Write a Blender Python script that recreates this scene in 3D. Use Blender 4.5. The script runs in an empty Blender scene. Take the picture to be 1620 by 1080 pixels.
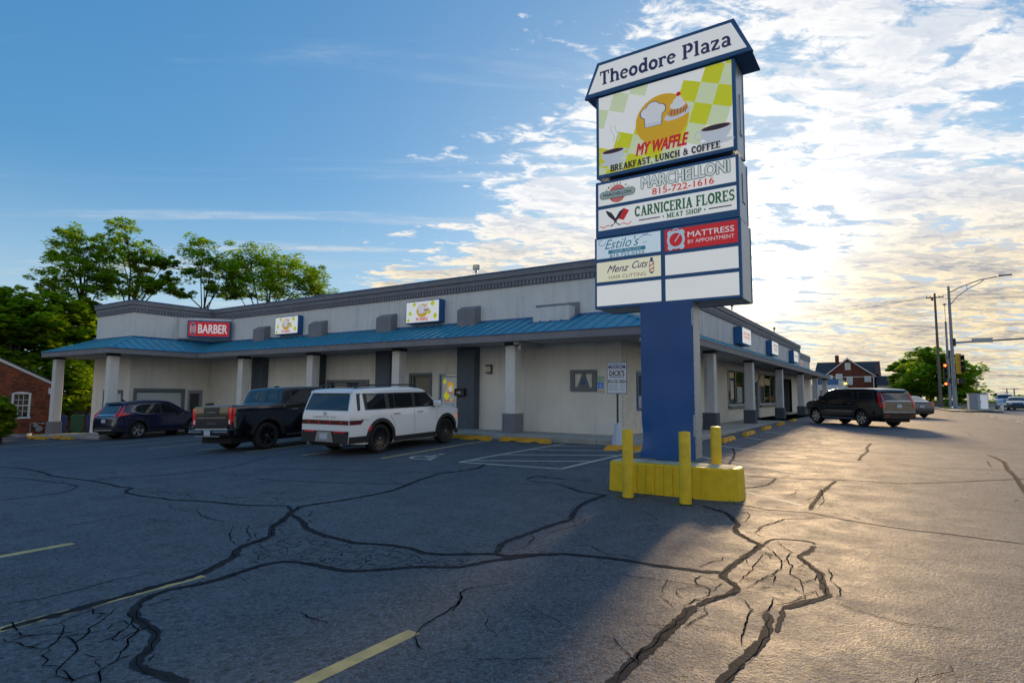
import bpy, math, random
from mathutils import Vector, Matrix
R = math.radians
rnd = random.Random(7)
scene = bpy.context.scene
# ---------------------------------------------------------------- camera
cam_data = bpy.data.cameras.new('camera')
cam = bpy.data.objects.new('camera', cam_data)
scene.collection.objects.link(cam)
scene.camera = cam
cam_data.sensor_width = 36.0
cam_data.lens = 933.5 / 1620 * 36
cam_data.clip_start = 0.05
cam_data.clip_end = 6000
def camera_matrix(a, b, c):
    ca, sa, cb, sb = math.cos(a), math.sin(a), math.cos(b), math.sin(b)
    f = Vector((sa * cb, ca * cb, sb)); r = Vector((ca, -sa, 0)); d = f.cross(r)
    cc, sc = math.cos(c), math.sin(c)
    r2 = cc * r + sc * d; d2 = -sc * r + cc * d
    m = Matrix((r2, -d2, -f)).transposed().to_4x4()
    m.translation = Vector((0, 0, 1.6))
    return m
cam.matrix_world = camera_matrix(-0.585485, 0.0915394, -0.0077545)
# ---------------------------------------------------------------- sun, sky, exposure
SUN_AZ, SUN_EL = R(-12.0), R(12.2)
sun_dir = Vector((math.sin(SUN_AZ) * math.cos(SUN_EL), math.cos(SUN_AZ) * math.cos(SUN_EL), math.sin(SUN_EL)))
sd = bpy.data.lights.new('sun', 'SUN')
sd.energy = 2.3; sd.angle = R(9); sd.color = (1.0, 0.68, 0.36)
sun = bpy.data.objects.new('sun', sd); scene.collection.objects.link(sun)
sun.rotation_euler = sun_dir.to_track_quat('Z', 'Y').to_euler()
scene.view_settings.view_transform = 'Standard'
scene.view_settings.look = 'None'
scene.view_settings.exposure = 1.42
scene.view_settings.gamma = 1.0
scene.view_settings.use_curve_mapping = False
scene.cycles.max_bounces = 6
scene.cycles.transparent_max_bounces = 8
scene.cycles.caustics_reflective = False
scene.cycles.sample_clamp_indirect = 4.0
scene.cycles.use_denoising = True

class NT:
    """small node-tree writer"""
    def __init__(s, tree): s.t = tree; s.t.nodes.clear()
    def n(s, typ, **kw):
        nd = s.t.nodes.new(typ)
        for k, v in kw.items():
            if k.startswith('i_'):
                key = k[2:]; key = int(key) if key.isdigit() else key.replace('_', ' ')
                s.put(nd.inputs[key], v)
            else: setattr(nd, k, v)
        return nd
    def put(s, sock, v):
        if isinstance(v, bpy.types.NodeSocket): s.t.links.new(v, sock)
        elif isinstance(v, bpy.types.Node): s.t.links.new(v.outputs[0], sock)
        else:
            if isinstance(v, (tuple, list)) and len(v) == 3 and sock.type == 'RGBA': v = (*v, 1)
            sock.default_value = v
    def m(s, op, a, b=0.0, c=None, clamp=False):
        nd = s.n('ShaderNodeMath', operation=op, use_clamp=clamp); s.put(nd.inputs[0], a); s.put(nd.inputs[1], b)
        if c is not None: s.put(nd.inputs[2], c)
        return nd.outputs[0]
    def mix(s, f, a, b, blend='MIX'):
        nd = s.n('ShaderNodeMix', data_type='RGBA', blend_type=blend)
        s.put(nd.inputs[0], f); s.put(nd.inputs[6], a); s.put(nd.inputs[7], b); return nd.outputs[2]
    def ramp(s, f, a, b, lo=0.0, hi=1.0, smooth=True):
        nd = s.n('ShaderNodeMapRange', interpolation_type='SMOOTHSTEP' if smooth else 'LINEAR')
        s.put(nd.inputs[0], f); s.put(nd.inputs[1], a); s.put(nd.inputs[2], b); s.put(nd.inputs[3], lo); s.put(nd.inputs[4], hi)
        return nd.outputs[0]
    def noise(s, vec, scale, detail=4, rough=0.55, dist=0.0):
        nd = s.n('ShaderNodeTexNoise'); s.put(nd.inputs['Vector'], vec)
        nd.inputs['Scale'].default_value = scale; nd.inputs['Detail'].default_value = detail
        nd.inputs['Roughness'].default_value = rough; nd.inputs['Distortion'].default_value = dist
        return nd.outputs[0]

world = bpy.data.worlds.new('World'); scene.world = world; world.use_nodes = True
w = NT(world.node_tree)
tc = w.n('ShaderNodeTexCoord').outputs['Generated']
sky = w.n('ShaderNodeTexSky', sky_type='NISHITA', sun_disc=False)
sky.sun_elevation = SUN_EL; sky.sun_rotation = SUN_AZ; sky.altitude = 200
sky.air_density = 1.0; sky.dust_density = 1.0; sky.ozone_density = 2.5
sep = w.n('ShaderNodeSeparateXYZ', i_0=tc)
X, Y, Z = sep.outputs[0], sep.outputs[1], sep.outputs[2]
zc = w.m('MAXIMUM', Z, 0.0)
zd = w.m('MAXIMUM', Z, 0.02)
px = w.m('DIVIDE', X, zd); py = w.m('DIVIDE', Y, zd)            # a flat cloud sheet overhead
cov = w.m('ADD', w.m('MULTIPLY', px, 0.55), w.m('MULTIPLY', py, 0.835))
behind = w.m('SUBTRACT', w.m('ADD', w.m('MULTIPLY', px, 0.35), w.m('MULTIPLY', py, -0.90)), 0.1)   # broken sheet carried on out of view behind the viewer, to brighten shaded walls
cov = w.m('MAXIMUM', cov, behind)
zs = w.m('ADD', zc, 0.07)
u = w.m('DIVIDE', X, zs); v = w.m('DIVIDE', Y, zs)
ru = w.m('ADD', w.m('MULTIPLY', u, 0.82), w.m('MULTIPLY', v, 0.57))
rv = w.m('SUBTRACT', w.m('MULTIPLY', v, 0.82), w.m('MULTIPLY', u, 0.57))
cvec = w.n('ShaderNodeCombineXYZ', i_0=w.m('MULTIPLY', ru, 0.62), i_1=rv, i_2=0.0).outputs[0]
n_big = w.noise(cvec, 1.0, 3, 0.5)
def cloud_noise(vec):
    return w.m('ADD', w.m('MULTIPLY', w.noise(vec, 3.4, 8, 0.60, 0.3), 0.55), w.m('MULTIPLY', w.noise(vec, 12.0, 7, 0.66, 0.5), 0.45))
sunv = w.n('ShaderNodeVectorMath', operation='ADD', i_0=cvec, i_1=(-0.02, 0.075, 0.0)).outputs[0]
n_a, n_b = cloud_noise(cvec), cloud_noise(sunv)
cover = w.ramp(cov, 0.0, 1.35, -0.24, 0.068, smooth=False)
cover = w.m('ADD', cover, w.m('MULTIPLY', w.m('SUBTRACT', n_big, 0.5), 0.30))
dens = w.m('ADD', n_a, cover)
mask = w.ramp(dens, 0.475, 0.565)
streak_v = w.n('ShaderNodeCombineXYZ', i_0=w.m('MULTIPLY', ru, 0.16), i_1=w.m('MULTIPLY', rv, 1.3), i_2=3.0).outputs[0]
wisp = w.m('MULTIPLY', w.ramp(w.noise(streak_v, 2.4, 8, 0.62, 0.6), 0.50, 0.80), w.ramp(cov, -2.5, 1.0, 0.22, 0.60))
lowleft = w.m('MULTIPLY', w.ramp(w.noise(streak_v, 1.1, 6, 0.6, 0.4), 0.54, 0.66), w.m('MULTIPLY', w.ramp(Z, 0.02, 0.10), w.ramp(Z, 0.24, 0.12)))
mask = w.m('MAXIMUM', w.m('MAXIMUM', mask, wisp), w.m('MULTIPLY', lowleft, 0.6))
sdot = w.n('ShaderNodeVectorMath', operation='DOT_PRODUCT', i_0=tc, i_1=tuple(sun_dir)).outputs['Value']
sdot = w.m('MAXIMUM', sdot, 0.0)
glow = w.m('POWER', sdot, 120.0); glow2 = w.m('POWER', sdot, 16.0)
relief = w.ramp(w.m('SUBTRACT', n_b, n_a), -0.035, 0.045, 0.0, 1.0)      # billows turned away from the sun
thick = w.ramp(dens, 0.53, 0.70)
low = w.ramp(Z, 0.34, 0.10)
dark_amt = w.m('MULTIPLY', w.m('ADD', w.m('MULTIPLY', thick, 0.55), w.m('MULTIPLY', relief, 0.55)), w.m('ADD', 0.66, w.m('MULTIPLY', low, 0.34)), clamp=True)
edge = w.mix(low, (0.365, 0.365, 0.365, 1), (0.40, 0.325, 0.195, 1))
body = w.mix(low, (0.115, 0.16, 0.235, 1), (0.075, 0.085, 0.115, 1))
ccol = w.mix(dark_amt, edge, body)
gsum = w.m('ADD', w.m('MULTIPLY', glow, 0.45), w.m('MULTIPLY', glow2, 0.05))
ccol = w.mix(1.0, ccol, w.n('ShaderNodeCombineColor', i_0=gsum, i_1=w.m('MULTIPLY', gsum, 0.90), i_2=w.m('MULTIPLY', gsum, 0.74)), 'ADD')
# photographs of such a sky compress its range: gamma below 1 keeps the far side of the sky from going dark
scl = w.mix(1.0, sky, (0.115, 0.115, 0.115, 1), 'MULTIPLY')
gam = w.n('ShaderNodeGamma', i_Color=scl, i_Gamma=0.42)
hs = w.n('ShaderNodeHueSaturation', i_Saturation=2.05, i_Value=3.05, i_Color=gam)
hs = w.mix(1.0, hs, (0.70, 0.95, 1.12, 1), 'MULTIPLY')
hs = w.mix(1.0, hs, (1.95, 2.5, 3.15, 1), 'DARKEN')
haze_band = w.m('MULTIPLY', w.ramp(Z, 0.34, 0.0), 0.62)                       # pale air low over the horizon, all the way round
hs = w.mix(haze_band, hs, (2.35, 2.85, 3.3, 1))
bg_sky = w.n('ShaderNodeBackground', i_Color=hs, i_Strength=0.10)
bg_cl = w.n('ShaderNodeBackground', i_Color=ccol, i_Strength=1.0)
ms = w.n('ShaderNodeMixShader', i_0=mask, i_1=bg_sky, i_2=bg_cl)
w.n('ShaderNodeOutputWorld', i_0=ms)

# ---------------------------------------------------------------- helpers
COL = scene.collection
def link(o, parent=None):
    COL.objects.link(o)
    if parent: o.parent = parent
    return o
def tag(o, label=None, cat=None, group=None, kind=None):
    if label: o['label'] = label
    if cat: o['category'] = cat
    if group: o['group'] = group
    if kind: o['kind'] = kind
    return o
def thing(name, label, cat, loc=(0, 0, 0), rz=0.0, group=None):
    o = bpy.data.objects.new(name, None); o.empty_display_size = 0.2
    o.location = loc; o.rotation_euler = (0, 0, rz); link(o)
    return tag(o, label, cat, group)
class MB:
    def __init__(s): s.v = []; s.f = []; s.m = []; s.mi = 0
    def face(s, pts):
        n = len(s.v); s.v += [tuple(p) for p in pts]; s.f.append(tuple(range(n, n + len(pts)))); s.m.append(s.mi)
    def box(s, x0, x1, y0, y1, z0, z1, skip=''):
        n = len(s.v)
        s.v += [(x0, y0, z0), (x1, y0, z0), (x1, y1, z0), (x0, y1, z0), (x0, y0, z1), (x1, y0, z1), (x1, y1, z1), (x0, y1, z1)]
        F = {'b': (3, 2, 1, 0), 't': (4, 5, 6, 7), 'f': (0, 1, 5, 4), 'r': (1, 2, 6, 5), 'k': (2, 3, 7, 6), 'l': (3, 0, 4, 7)}
        for k, f in F.items():
            if k not in skip: s.f.append(tuple(n + i for i in f)); s.m.append(s.mi)
        return s
    def bbox(s, x0, x1, y0, y1, z0, z1, b=0.01):
        """box with chamfered vertical and horizontal edges"""
        c = [(x0, x1, y0 + b, y1 - b, z0 + b, z1 - b)]
        P = {}
        def vid(p):
            if p not in P: P[p] = len(s.v); s.v.append(p)
            return P[p]
        X = (x0, x1); Y = (y0, y1); Zz = (z0, z1)
        def pt(i, j, k, ax):
            x = X[i]; y = Y[j]; z = Zz[k]
            sx = b if i == 0 else -b; sy = b if j == 0 else -b; sz = b if k == 0 else -b
            if ax == 'x': return (x, y + sy, z + sz)
            if ax == 'y': return (x + sx, y, z + sz)
            return (x + sx, y + sy, z)
        def q(l):
            s.f.append(tuple(vid(pt(*a)) for a in l)); s.m.append(s.mi)
        for i in (0, 1):
            l = [(i, 0, 0, 'x'), (i, 1, 0, 'x'), (i, 1, 1, 'x'), (i, 0, 1, 'x')]; q(l if i else l[::-1])
            l = [(0, i, 0, 'y'), (0, i, 1, 'y'), (1, i, 1, 'y'), (1, i, 0, 'y')]; q(l if i else l[::-1])
            l = [(0, 0, i, 'z'), (1, 0, i, 'z'), (1, 1, i, 'z'), (0, 1, i, 'z')]; q(l if i else l[::-1])
        for i in (0, 1):
            for j in (0, 1):
                q([(i, j, 0, 'x'), (i, j, 1, 'x'), (i, j, 1, 'y'), (i, j, 0, 'y')])
                q([(i, 0, j, 'x'), (i, 1, j, 'x'), (i, 1, j, 'z'), (i, 0, j, 'z')])
                q([(0, i, j, 'y'), (1, i, j, 'y'), (1, i, j, 'z'), (0, i, j, 'z')])
                for k in (0, 1): q([(i, j, k, 'x'), (i, j, k, 'y'), (i, j, k, 'z')])
        return s
    def prism(s, poly, z0, z1, axis='z', cap=True):
        """poly: list of 2D points; axis: direction of extrusion"""
        def P(a, b, c): return {'z': (a, b, c), 'y': (a, c, b), 'x': (c, a, b)}[axis]
        n = len(s.v); k = len(poly)
        s.v += [P(a, b, z0) for a, b in poly] + [P(a, b, z1) for a, b in poly]
        for i in range(k):
            j = (i + 1) % k; s.f.append((n + i, n + j, n + k + j, n + k + i)); s.m.append(s.mi)
        if cap:
            s.f.append(tuple(n + i for i in range(k))[::-1]); s.f.append(tuple(n + k + i for i in range(k))); s.m += [s.mi, s.mi]
        return s
    def tube(s, pts, r, k=8, cap=True, r2=None):
        pts = [Vector(p) for p in pts]; n = len(s.v); m = len(pts)
        rs = r if isinstance(r, (list, tuple)) else ([r] * m if r2 is None else [r + (r2 - r) * i / (m - 1) for i in range(m)])
        up = None
        for i, p in enumerate(pts):
            d = (pts[min(i + 1, m - 1)] - pts[max(i - 1, 0)])
            if d.length < 1e-9: d = Vector((0, 0, 1))
            d.normalize()
            if up is None: up = Vector((0, 0, 1)) if abs(d.z) < 0.9 else Vector((1, 0, 0))
            a = d.cross(up)
            if a.length < 1e-6: a = d.orthogonal()
            a.normalize(); b = d.cross(a); up = -b if False else up
            for j in range(k):
                t = 2 * math.pi * j / k
                s.v.append(tuple(p + (a * math.cos(t) + b * math.sin(t)) * rs[i]))
        for i in range(m - 1):
            for j in range(k):
                j2 = (j + 1) % k
                s.f.append((n + i * k + j, n + i * k + j2, n + (i + 1) * k + j2, n + (i + 1) * k + j)); s.m.append(s.mi)
        if cap:
            s.f.append(tuple(n + j for j in range(k))[::-1]); s.f.append(tuple(n + (m - 1) * k + j for j in range(k))); s.m += [s.mi, s.mi]
        return s
    def lathe(s, prof, c=(0, 0, 0), axis='z', k=24, cap=False):
        n = len(s.v); m = len(prof)
        for r, h in prof:
            for j in range(k):
                t = 2 * math.pi * j / k; a, b = r * math.cos(t), r * math.sin(t)
                p = {'z': (a, b, h), 'y': (a, h, b), 'x': (h, a, b)}[axis]
                s.v.append((p[0] + c[0], p[1] + c[1], p[2] + c[2]))
        for i in range(m - 1):
            for j in range(k):
                j2 = (j + 1) % k; s.f.append((n + i * k + j, n + i * k + j2, n + (i + 1) * k + j2, n + (i + 1) * k + j)); s.m.append(s.mi)
        if cap:
            s.f.append(tuple(n + j for j in range(k))); s.f.append(tuple(n + (m - 1) * k + j for j in range(k))); s.m += [s.mi, s.mi]
        return s
    def mesh(s, name):
        me = bpy.data.meshes.new(name); me.from_pydata(s.v, [], s.f); return me
    def islands(s):
        par = list(range(len(s.v)))
        def fnd(a):
            while par[a] != a: par[a] = par[par[a]]; a = par[a]
            return a
        for f in s.f:
            for q_ in f[1:]: par[fnd(f[0])] = fnd(q_)
        G = {}
        for i, f in enumerate(s.f): G.setdefault(fnd(f[0]), []).append(i)
        out = []
        for fs in G.values():
            m = MB(); mp = {}
            for i in fs:
                t = []
                for q_ in s.f[i]:
                    if q_ not in mp: mp[q_] = len(m.v); m.v.append(s.v[q_])
                    t.append(mp[q_])
                m.f.append(tuple(t)); m.m.append(s.m[i])
            out.append(m)
        return out
    def split(s, name, mats, parent=None, **kw):
        """one object per separate piece; parent may be {1: .., -1: ..} for the two flanks"""
        out = {}
        for m in s.islands():
            sd = 1 if sum(v[1] for v in m.v) >= 0 else -1
            o = m.build(name, mats, parent[sd] if isinstance(parent, dict) else parent, **kw); out[sd] = o
        return out
    def build(s, name, mats, parent=None, loc=None, smooth=False, kind=None, angle=None):
        me = s.mesh(name)
        if not isinstance(mats, (list, tuple)): mats = [mats]
        for m in mats: me.materials.append(m)
        if len(mats) > 1: me.polygons.foreach_set('material_index', s.m)
        if smooth:
            me.polygons.foreach_set('use_smooth', [True] * len(me.polygons))
            if angle: me.set_sharp_from_angle(angle=angle)
        me.update()
        o = bpy.data.objects.new(name, me)
        if loc: o.location = loc
        link(o, parent)
        if kind: o['kind'] = kind
        return o
def inst(name, mesh, parent=None, loc=(0, 0, 0), rot=None, scale=None):
    o = bpy.data.objects.new(name, mesh); o.location = loc
    if rot: o.rotation_euler = rot
    if scale: o.scale = scale
    return link(o, parent)
def ssm(t): t = min(max(t, 0.0), 1.0); return t * t * (3 - 2 * t)
def gz(x, y):
    """height of the sloping lot"""
    return .16 * ssm((y - 8) / 8) + .17 * ssm((y - 16) / 20) + .17 * ssm((y - 40) / 35) * ssm((x + 4) / 6) + .036 * max(min(0, x + 14), -31)
def wz(x): return .33 + .0395 * max(min(0.0, x + 14), -26)      # top of the walk

# ---------------------------------------------------------------- materials
def mat(name, col, rough=0.6, metal=0.0, var=0.0, scale=6.0, bump=0.0, bscale=60.0, coat=0.0, spec=0.5, emit=None, streak=0.0, dirt=None):
    m = bpy.data.materials.new(name); m.use_nodes = True
    t = NT(m.node_tree); bs = t.n('ShaderNodeBsdfPrincipled'); t.n('ShaderNodeOutputMaterial', i_0=bs)
    bs.inputs['Roughness'].default_value = rough; bs.inputs['Metallic'].default_value = metal
    bs.inputs['Coat Weight'].default_value = coat; bs.inputs['Coat Roughness'].default_value = 0.03
    bs.inputs['Specular IOR Level'].default_value = spec
    co = t.n('ShaderNodeTexCoord').outputs['Object']
    c = tuple(col) + (1,)
    if var or streak:
        n1 = t.noise(co, scale, 6, 0.6)
        f = t.ramp(n1, 0.3, 0.7)
        c2 = tuple(max(0, x * (1 - var)) for x in col) + (1,)
        c = t.mix(f, c2, c)
        if streak:
            mp = t.n('ShaderNodeMapping', i_Vector=co); mp.inputs['Scale'].default_value = (2.2, 2.2, 0.16)
            sn = t.noise(mp.outputs[0], 2.0, 6, 0.65)
            sf = t.m('MULTIPLY', t.ramp(sn, 0.48, 0.75), streak)
            c = t.mix(sf, c, dirt or tuple(x * 0.45 for x in col) + (1,))
    t.put(bs.inputs['Base Color'], c)
    if bump:
        b = t.n('ShaderNodeBump', i_Strength=1.0, i_Distance=bump, i_Height=t.noise(co, bscale, 5, 0.65))
        t.put(bs.inputs['Normal'], b.outputs[0])
    if emit:
        bs.inputs['Emission Color'].default_value = (*emit[0], 1); bs.inputs['Emission Strength'].default_value = emit[1]
    return m
def sign_face(name, col, EM=.15):
    """acrylic with an added glow"""
    m = bpy.data.materials.new(name); m.use_nodes = True; t = NT(m.node_tree)
    co = t.n('ShaderNodeTexCoord').outputs['Object']
    c = t.mix(t.m('MULTIPLY', t.ramp(t.noise(co, 1.8, 5, .6), .4, .7), .10), (*col, 1), (*[x * .6 for x in col], 1))
    d = t.n('ShaderNodeBsdfPrincipled', i_Base_Color=c, i_Roughness=0.3)
    d.inputs['Emission Color'].default_value = (*col, 1); d.inputs['Emission Strength'].default_value = EM      # even glow added to brighten the face, no tubes inside
    t.n('ShaderNodeOutputMaterial', i_0=d)
    return m
M = {}
M['stucco'] = mat('stucco', (.80, .79, .76), .9, var=.08, scale=1.6, bump=.012, bscale=55, streak=.30, dirt=(.36, .39, .40, 1))
M['stucco_low'] = mat('stucco_low', (.79, .77, .71), .9, var=.10, scale=1.3, bump=.014, bscale=45, streak=.28, dirt=(.34, .35, .33, 1))
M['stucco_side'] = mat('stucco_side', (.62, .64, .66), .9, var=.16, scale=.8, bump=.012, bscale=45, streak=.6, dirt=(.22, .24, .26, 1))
M['grey'] = mat('grey_stucco', (.25, .26, .29), .9, var=.12, scale=2, bump=.014, bscale=50, streak=.3)
M['fascia'] = mat('fascia_stucco', (.27, .265, .285), .9, var=.14, scale=1.5, bump=.012, bscale=50, streak=.3)
M['pilaster'] = mat('pilaster_stucco', (.10, .125, .15), .9, var=.12, scale=2, bump=.014, bscale=50)
M['trim'] = mat('trim', (.14, .17, .19), .6, var=.08)
M['capdark'] = mat('cap_dark', (.035, .038, .045), .7)
M['soffit'] = mat('soffit', (.42, .42, .42), .9, var=.1, scale=.8)
M['roof'] = mat('roof_metal', (.07, .38, .55), .42, metal=.25, var=.12, scale=1.2, streak=.25, dirt=(.05, .17, .28, 1))
M['flash'] = mat('flashing', (.02, .12, .32), .35, metal=.3)
M['tar'] = mat('tar_roof', (.05, .05, .055), .9)
M['brickw'] = mat('painted_brick', (.70, .68, .60), .75, var=.15, scale=5, bump=.004, bscale=80, streak=.25)
M['mortarw'] = mat('painted_mortar', (.48, .47, .42), .9)
M['concrete'] = mat('concrete', (.42, .40, .36), .85, var=.25, scale=1.4, bump=.004, bscale=90)
M['yellow'] = mat('yellow_paint', (.84, .56, .006), .55, var=.14, scale=7, bump=.003, bscale=70, streak=.25, dirt=(.42, .30, .03, 1))
M['yellowstop'] = mat('wheelstop_yellow', (.72, .36, .012), .65, var=.35, scale=5, bump=.004, bscale=60)
M['plastic_y'] = mat('yellow_sleeve', (.85, .58, .012), .48, var=.22, scale=6, streak=.3, dirt=(.35, .24, .05, 1))
M['blue'] = mat('sign_blue', (.006, .11, .30), .42, var=.07, scale=1.2, streak=.15)
M['bluepole'] = mat('pole_blue', (.004, .085, .30), .38, var=.10, scale=1.0)
M['alu'] = mat('aluminium', (.34, .40, .47), .45, metal=.55, var=.08, scale=4)
M['dark'] = mat('dark_void', (.008, .008, .01), .8)
M['black'] = mat('black_plastic', (.012, .013, .015), .45)
M['white'] = mat('white_print', (.78, .79, .80), .4)
M['facew'] = sign_face('white_acrylic', (.80, .80, .78))
M['facey'] = sign_face('yellow_acrylic', (.80, .77, .55))
M['faceb'] = sign_face('pale_blue_acrylic', (.60, .72, .80))
M['faceg'] = sign_face('pale_green_acrylic', (.60, .68, .42))
M['facered'] = sign_face('red_acrylic', (.50, .004, .012))
M['ink_navy'] = mat('ink_navy', (.012, .022, .10), .4)
M['ink_red'] = mat('ink_red', (.62, .012, .022), .4)
M['ink_redo'] = mat('ink_red_orange', (.70, .06, .03), .4)
M['ink_green'] = mat('ink_green', (.005, .13, .045), .4)
M['ink_dark'] = mat('ink_dark', (.02, .01, .03), .4)
M['ink_teal'] = mat('ink_teal', (.02, .20, .30), .4)
M['ink_purple'] = mat('ink_purple', (.06, .03, .17), .4)
M['ink_taupe'] = mat('ink_taupe', (.24, .17, .12), .4)
M['ink_lime'] = mat('ink_lime', (.70, .72, .006), .4)
M['ink_pale'] = mat('ink_pale', (.66, .70, .76), .4)
M['ink_orange'] = mat('ink_orange', (.78, .44, .006), .4)
M['ink_tan'] = mat('ink_waffle', (.68, .30, .09), .5)
M['ink_skyblue'] = mat('ink_sky_blue', (.50, .66, .78), .4)
M['ink_white'] = mat('ink_white', (.80, .80, .82), .4)
M['ink_blue'] = mat('ink_blue', (.01, .09, .42), .4)
M['glass'] = mat('window_glass', (.012, .016, .02), .04, spec=.9)
M['glasst'] = mat('car_glass', (.010, .013, .017), .03, spec=.8, coat=.3)
M['blind'] = mat('white_blind', (.55, .62, .64), .6, var=.05)
M['chrome'] = mat('chrome', (.62, .64, .66), .16, metal=1.0)
M['rubber'] = mat('rubber', (.012, .012, .013), .8)
M['clad'] = mat('cladding', (.014, .015, .017), .6)
M['silver'] = mat('alloy', (.50, .52, .55), .28, metal=.9)
M['blackrim'] = mat('black_alloy', (.012, .012, .014), .25, metal=.4, coat=.5)
M['taillight'] = mat('taillight', (.50, .004, .008), .15, coat=.6, emit=((1, .02, .02), .03))
M['taildark'] = mat('taillight_smoked', (.09, .003, .008), .12, coat=.6)
M['amber'] = mat('amber_marker', (.75, .18, .01), .2, emit=((1, .25, .02), .15))
M['plate'] = mat('licence_plate', (.55, .62, .72), .4, var=.25, scale=40)
M['galv'] = mat('galvanised', (.26, .30, .36), .5, metal=.5, var=.15, scale=3)
M['wood_pole'] = mat('weathered_pole', (.20, .17, .14), .9, var=.35, scale=4, bump=.01, bscale=30)
M['fencewood'] = mat('weathered_board', (.19, .165, .15), .9, var=.4, scale=5)
M['bark'] = mat('bark', (.045, .036, .028), .95, var=.4, scale=8)
M['shingle'] = mat('shingle', (.045, .052, .065), .9, var=.35, scale=14)
M['brickr'] = mat('red_brick', (.36, .10, .045), .85, var=.45, scale=2.2)
M['brickr2'] = mat('dark_red_brick', (.15, .045, .03), .85, var=.4, scale=2.2)
M['mortar'] = mat('mortar', (.20, .155, .13), .95)
M['bin_green'] = mat('bin_green', (.012, .10, .06), .5)
M['bin_blue'] = mat('bin_blue', (.01, .05, .22), .5)
M['line_y'] = mat('stripe_yellow', (.66, .50, .20), .7, var=.30, scale=7, bump=.003, bscale=120)
M['line_w'] = mat('stripe_white', (.62, .57, .46), .7, var=.30, scale=7, bump=.003, bscale=120)
for _k, _m in M.items():
    if _k.startswith('ink_'):
        _b = next(n for n in _m.node_tree.nodes if n.type == 'BSDF_PRINCIPLED'); _b.inputs['Emission Color'].default_value = _b.inputs['Base Color'].default_value; _b.inputs['Emission Strength'].default_value = .10   # even glow added to every ink, on unlit boards too
def leaf_mat(name, c1, c2, trans=.45):
    m = bpy.data.materials.new(name); m.use_nodes = True; t = NT(m.node_tree)
    co = t.n('ShaderNodeTexCoord').outputs['Object']
    f = t.ramp(t.noise(co, 1.3, 5, .7), .38, .62)
    col = t.mix(f, (*c1, 1), (*c2, 1))
    d = t.n('ShaderNodeBsdfPrincipled', i_Base_Color=col, i_Roughness=0.55)
    tr = t.n('ShaderNodeBsdfTranslucent', i_Color=t.mix(1.0, col, (1.7, 1.75, .5, 1), 'MULTIPLY'))
    t.n('ShaderNodeOutputMaterial', i_0=t.n('ShaderNodeMixShader', i_0=trans, i_1=d, i_2=tr))
    return m
M['leaf'] = leaf_mat('leaf_green', (.11, .24, .02), (.23, .32, .025), .65)
M['leafd'] = leaf_mat('leaf_dark_green', (.11, .24, .022), (.24, .33, .026), .6)
M['leafl'] = leaf_mat('leaf_light_green', (.19, .30, .02), (.32, .38, .03), .5)
M['grass'] = leaf_mat('grass_blade', (.05, .12, .012), (.10, .16, .02), .3)

def asphalt(name, c1, c2, tint=0.0):
    m = bpy.data.materials.new(name); m.use_nodes = True; t = NT(m.node_tree)
    co = t.n('ShaderNodeTexCoord').outputs['Object']
    big = t.ramp(t.noise(co, .16, 5, .6, .4), .35, .65)
    med = t.noise(co, 1.7, 6, .7)
    vo = t.n('ShaderNodeTexVoronoi', feature='F1', i_Vector=co, i_Scale=75.0)
    vo2 = t.n('ShaderNodeTexVoronoi', feature='F1', i_Vector=co, i_Scale=30.0)
    fine = t.noise(co, 140, 3, .7)
    pit = t.ramp(t.noise(co, 26, 4, .78, .8), .575, .635)
    col = t.mix(big, (*c1, 1), (*c2, 1))
    col = t.mix(t.m('MULTIPLY', t.ramp(med, .35, .7), .35), col, tuple(x * .55 for x in c1) + (1,))
    col = t.mix(t.ramp(vo.outputs['Color'], .45, .95, 0, .75), col, tuple(min(1, x * 2.1) for x in c2) + (1,))
    col = t.mix(t.ramp(vo2.outputs['Color'], .40, .10, 0, .65), col, tuple(x * .30 for x in c1) + (1,))
    st = t.ramp(t.noise(co, .55, 6, .65, 1.2), .60, .72); col = t.mix(t.m('MULTIPLY', st, .40), col, (.018, .019, .021, 1))
    st = t.ramp(t.noise(co, 1.3, 3, .5, .3), .70, .76); col = t.mix(t.m('MULTIPLY', st, .55), col, (.012, .012, .013, 1))
    col = t.mix(t.m('MULTIPLY', pit, .88), col, (.006, .006, .007, 1))
    h = t.m('ADD', t.m('MULTIPLY', vo.outputs['Distance'], -.55), t.m('MULTIPLY', fine, .25))
    h = t.m('ADD', h, t.m('MULTIPLY', vo2.outputs['Distance'], -.5))
    h = t.m('SUBTRACT', h, t.m('MULTIPLY', pit, .55))
    b1 = t.n('ShaderNodeBump', i_Strength=1.0, i_Distance=.0048, i_Height=h)
    b = t.n('ShaderNodeBump', i_Strength=1.0, i_Distance=.010, i_Height=t.noise(co, 2.4, 3, .5), i_Normal=b1.outputs[0])
    bs = t.n('ShaderNodeBsdfPrincipled', i_Base_Color=col, i_Roughness=t.ramp(med, .3, .7, .62, .76), i_Normal=b.outputs[0])
    bs.inputs['Specular IOR Level'].default_value = .5
    t.n('ShaderNodeOutputMaterial', i_0=bs)
    return m
M['asphalt'] = asphalt('asphalt', (.050, .063, .080), (.082, .093, .108))
M['road'] = asphalt('road_asphalt', (.13, .13, .13), (.17, .165, .16))
M['seal'] = mat('crack_sealant', (.036, .040, .047), .85, spec=.08, var=.4, scale=9, bump=.006, bscale=45)
M['crack'] = mat('open_crack', (.003, .003, .004), 1.0, spec=0.0)
M['soil'] = mat('soil', (.09, .085, .05), .95, var=.4, scale=1.5, bump=.02, bscale=12)

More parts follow.
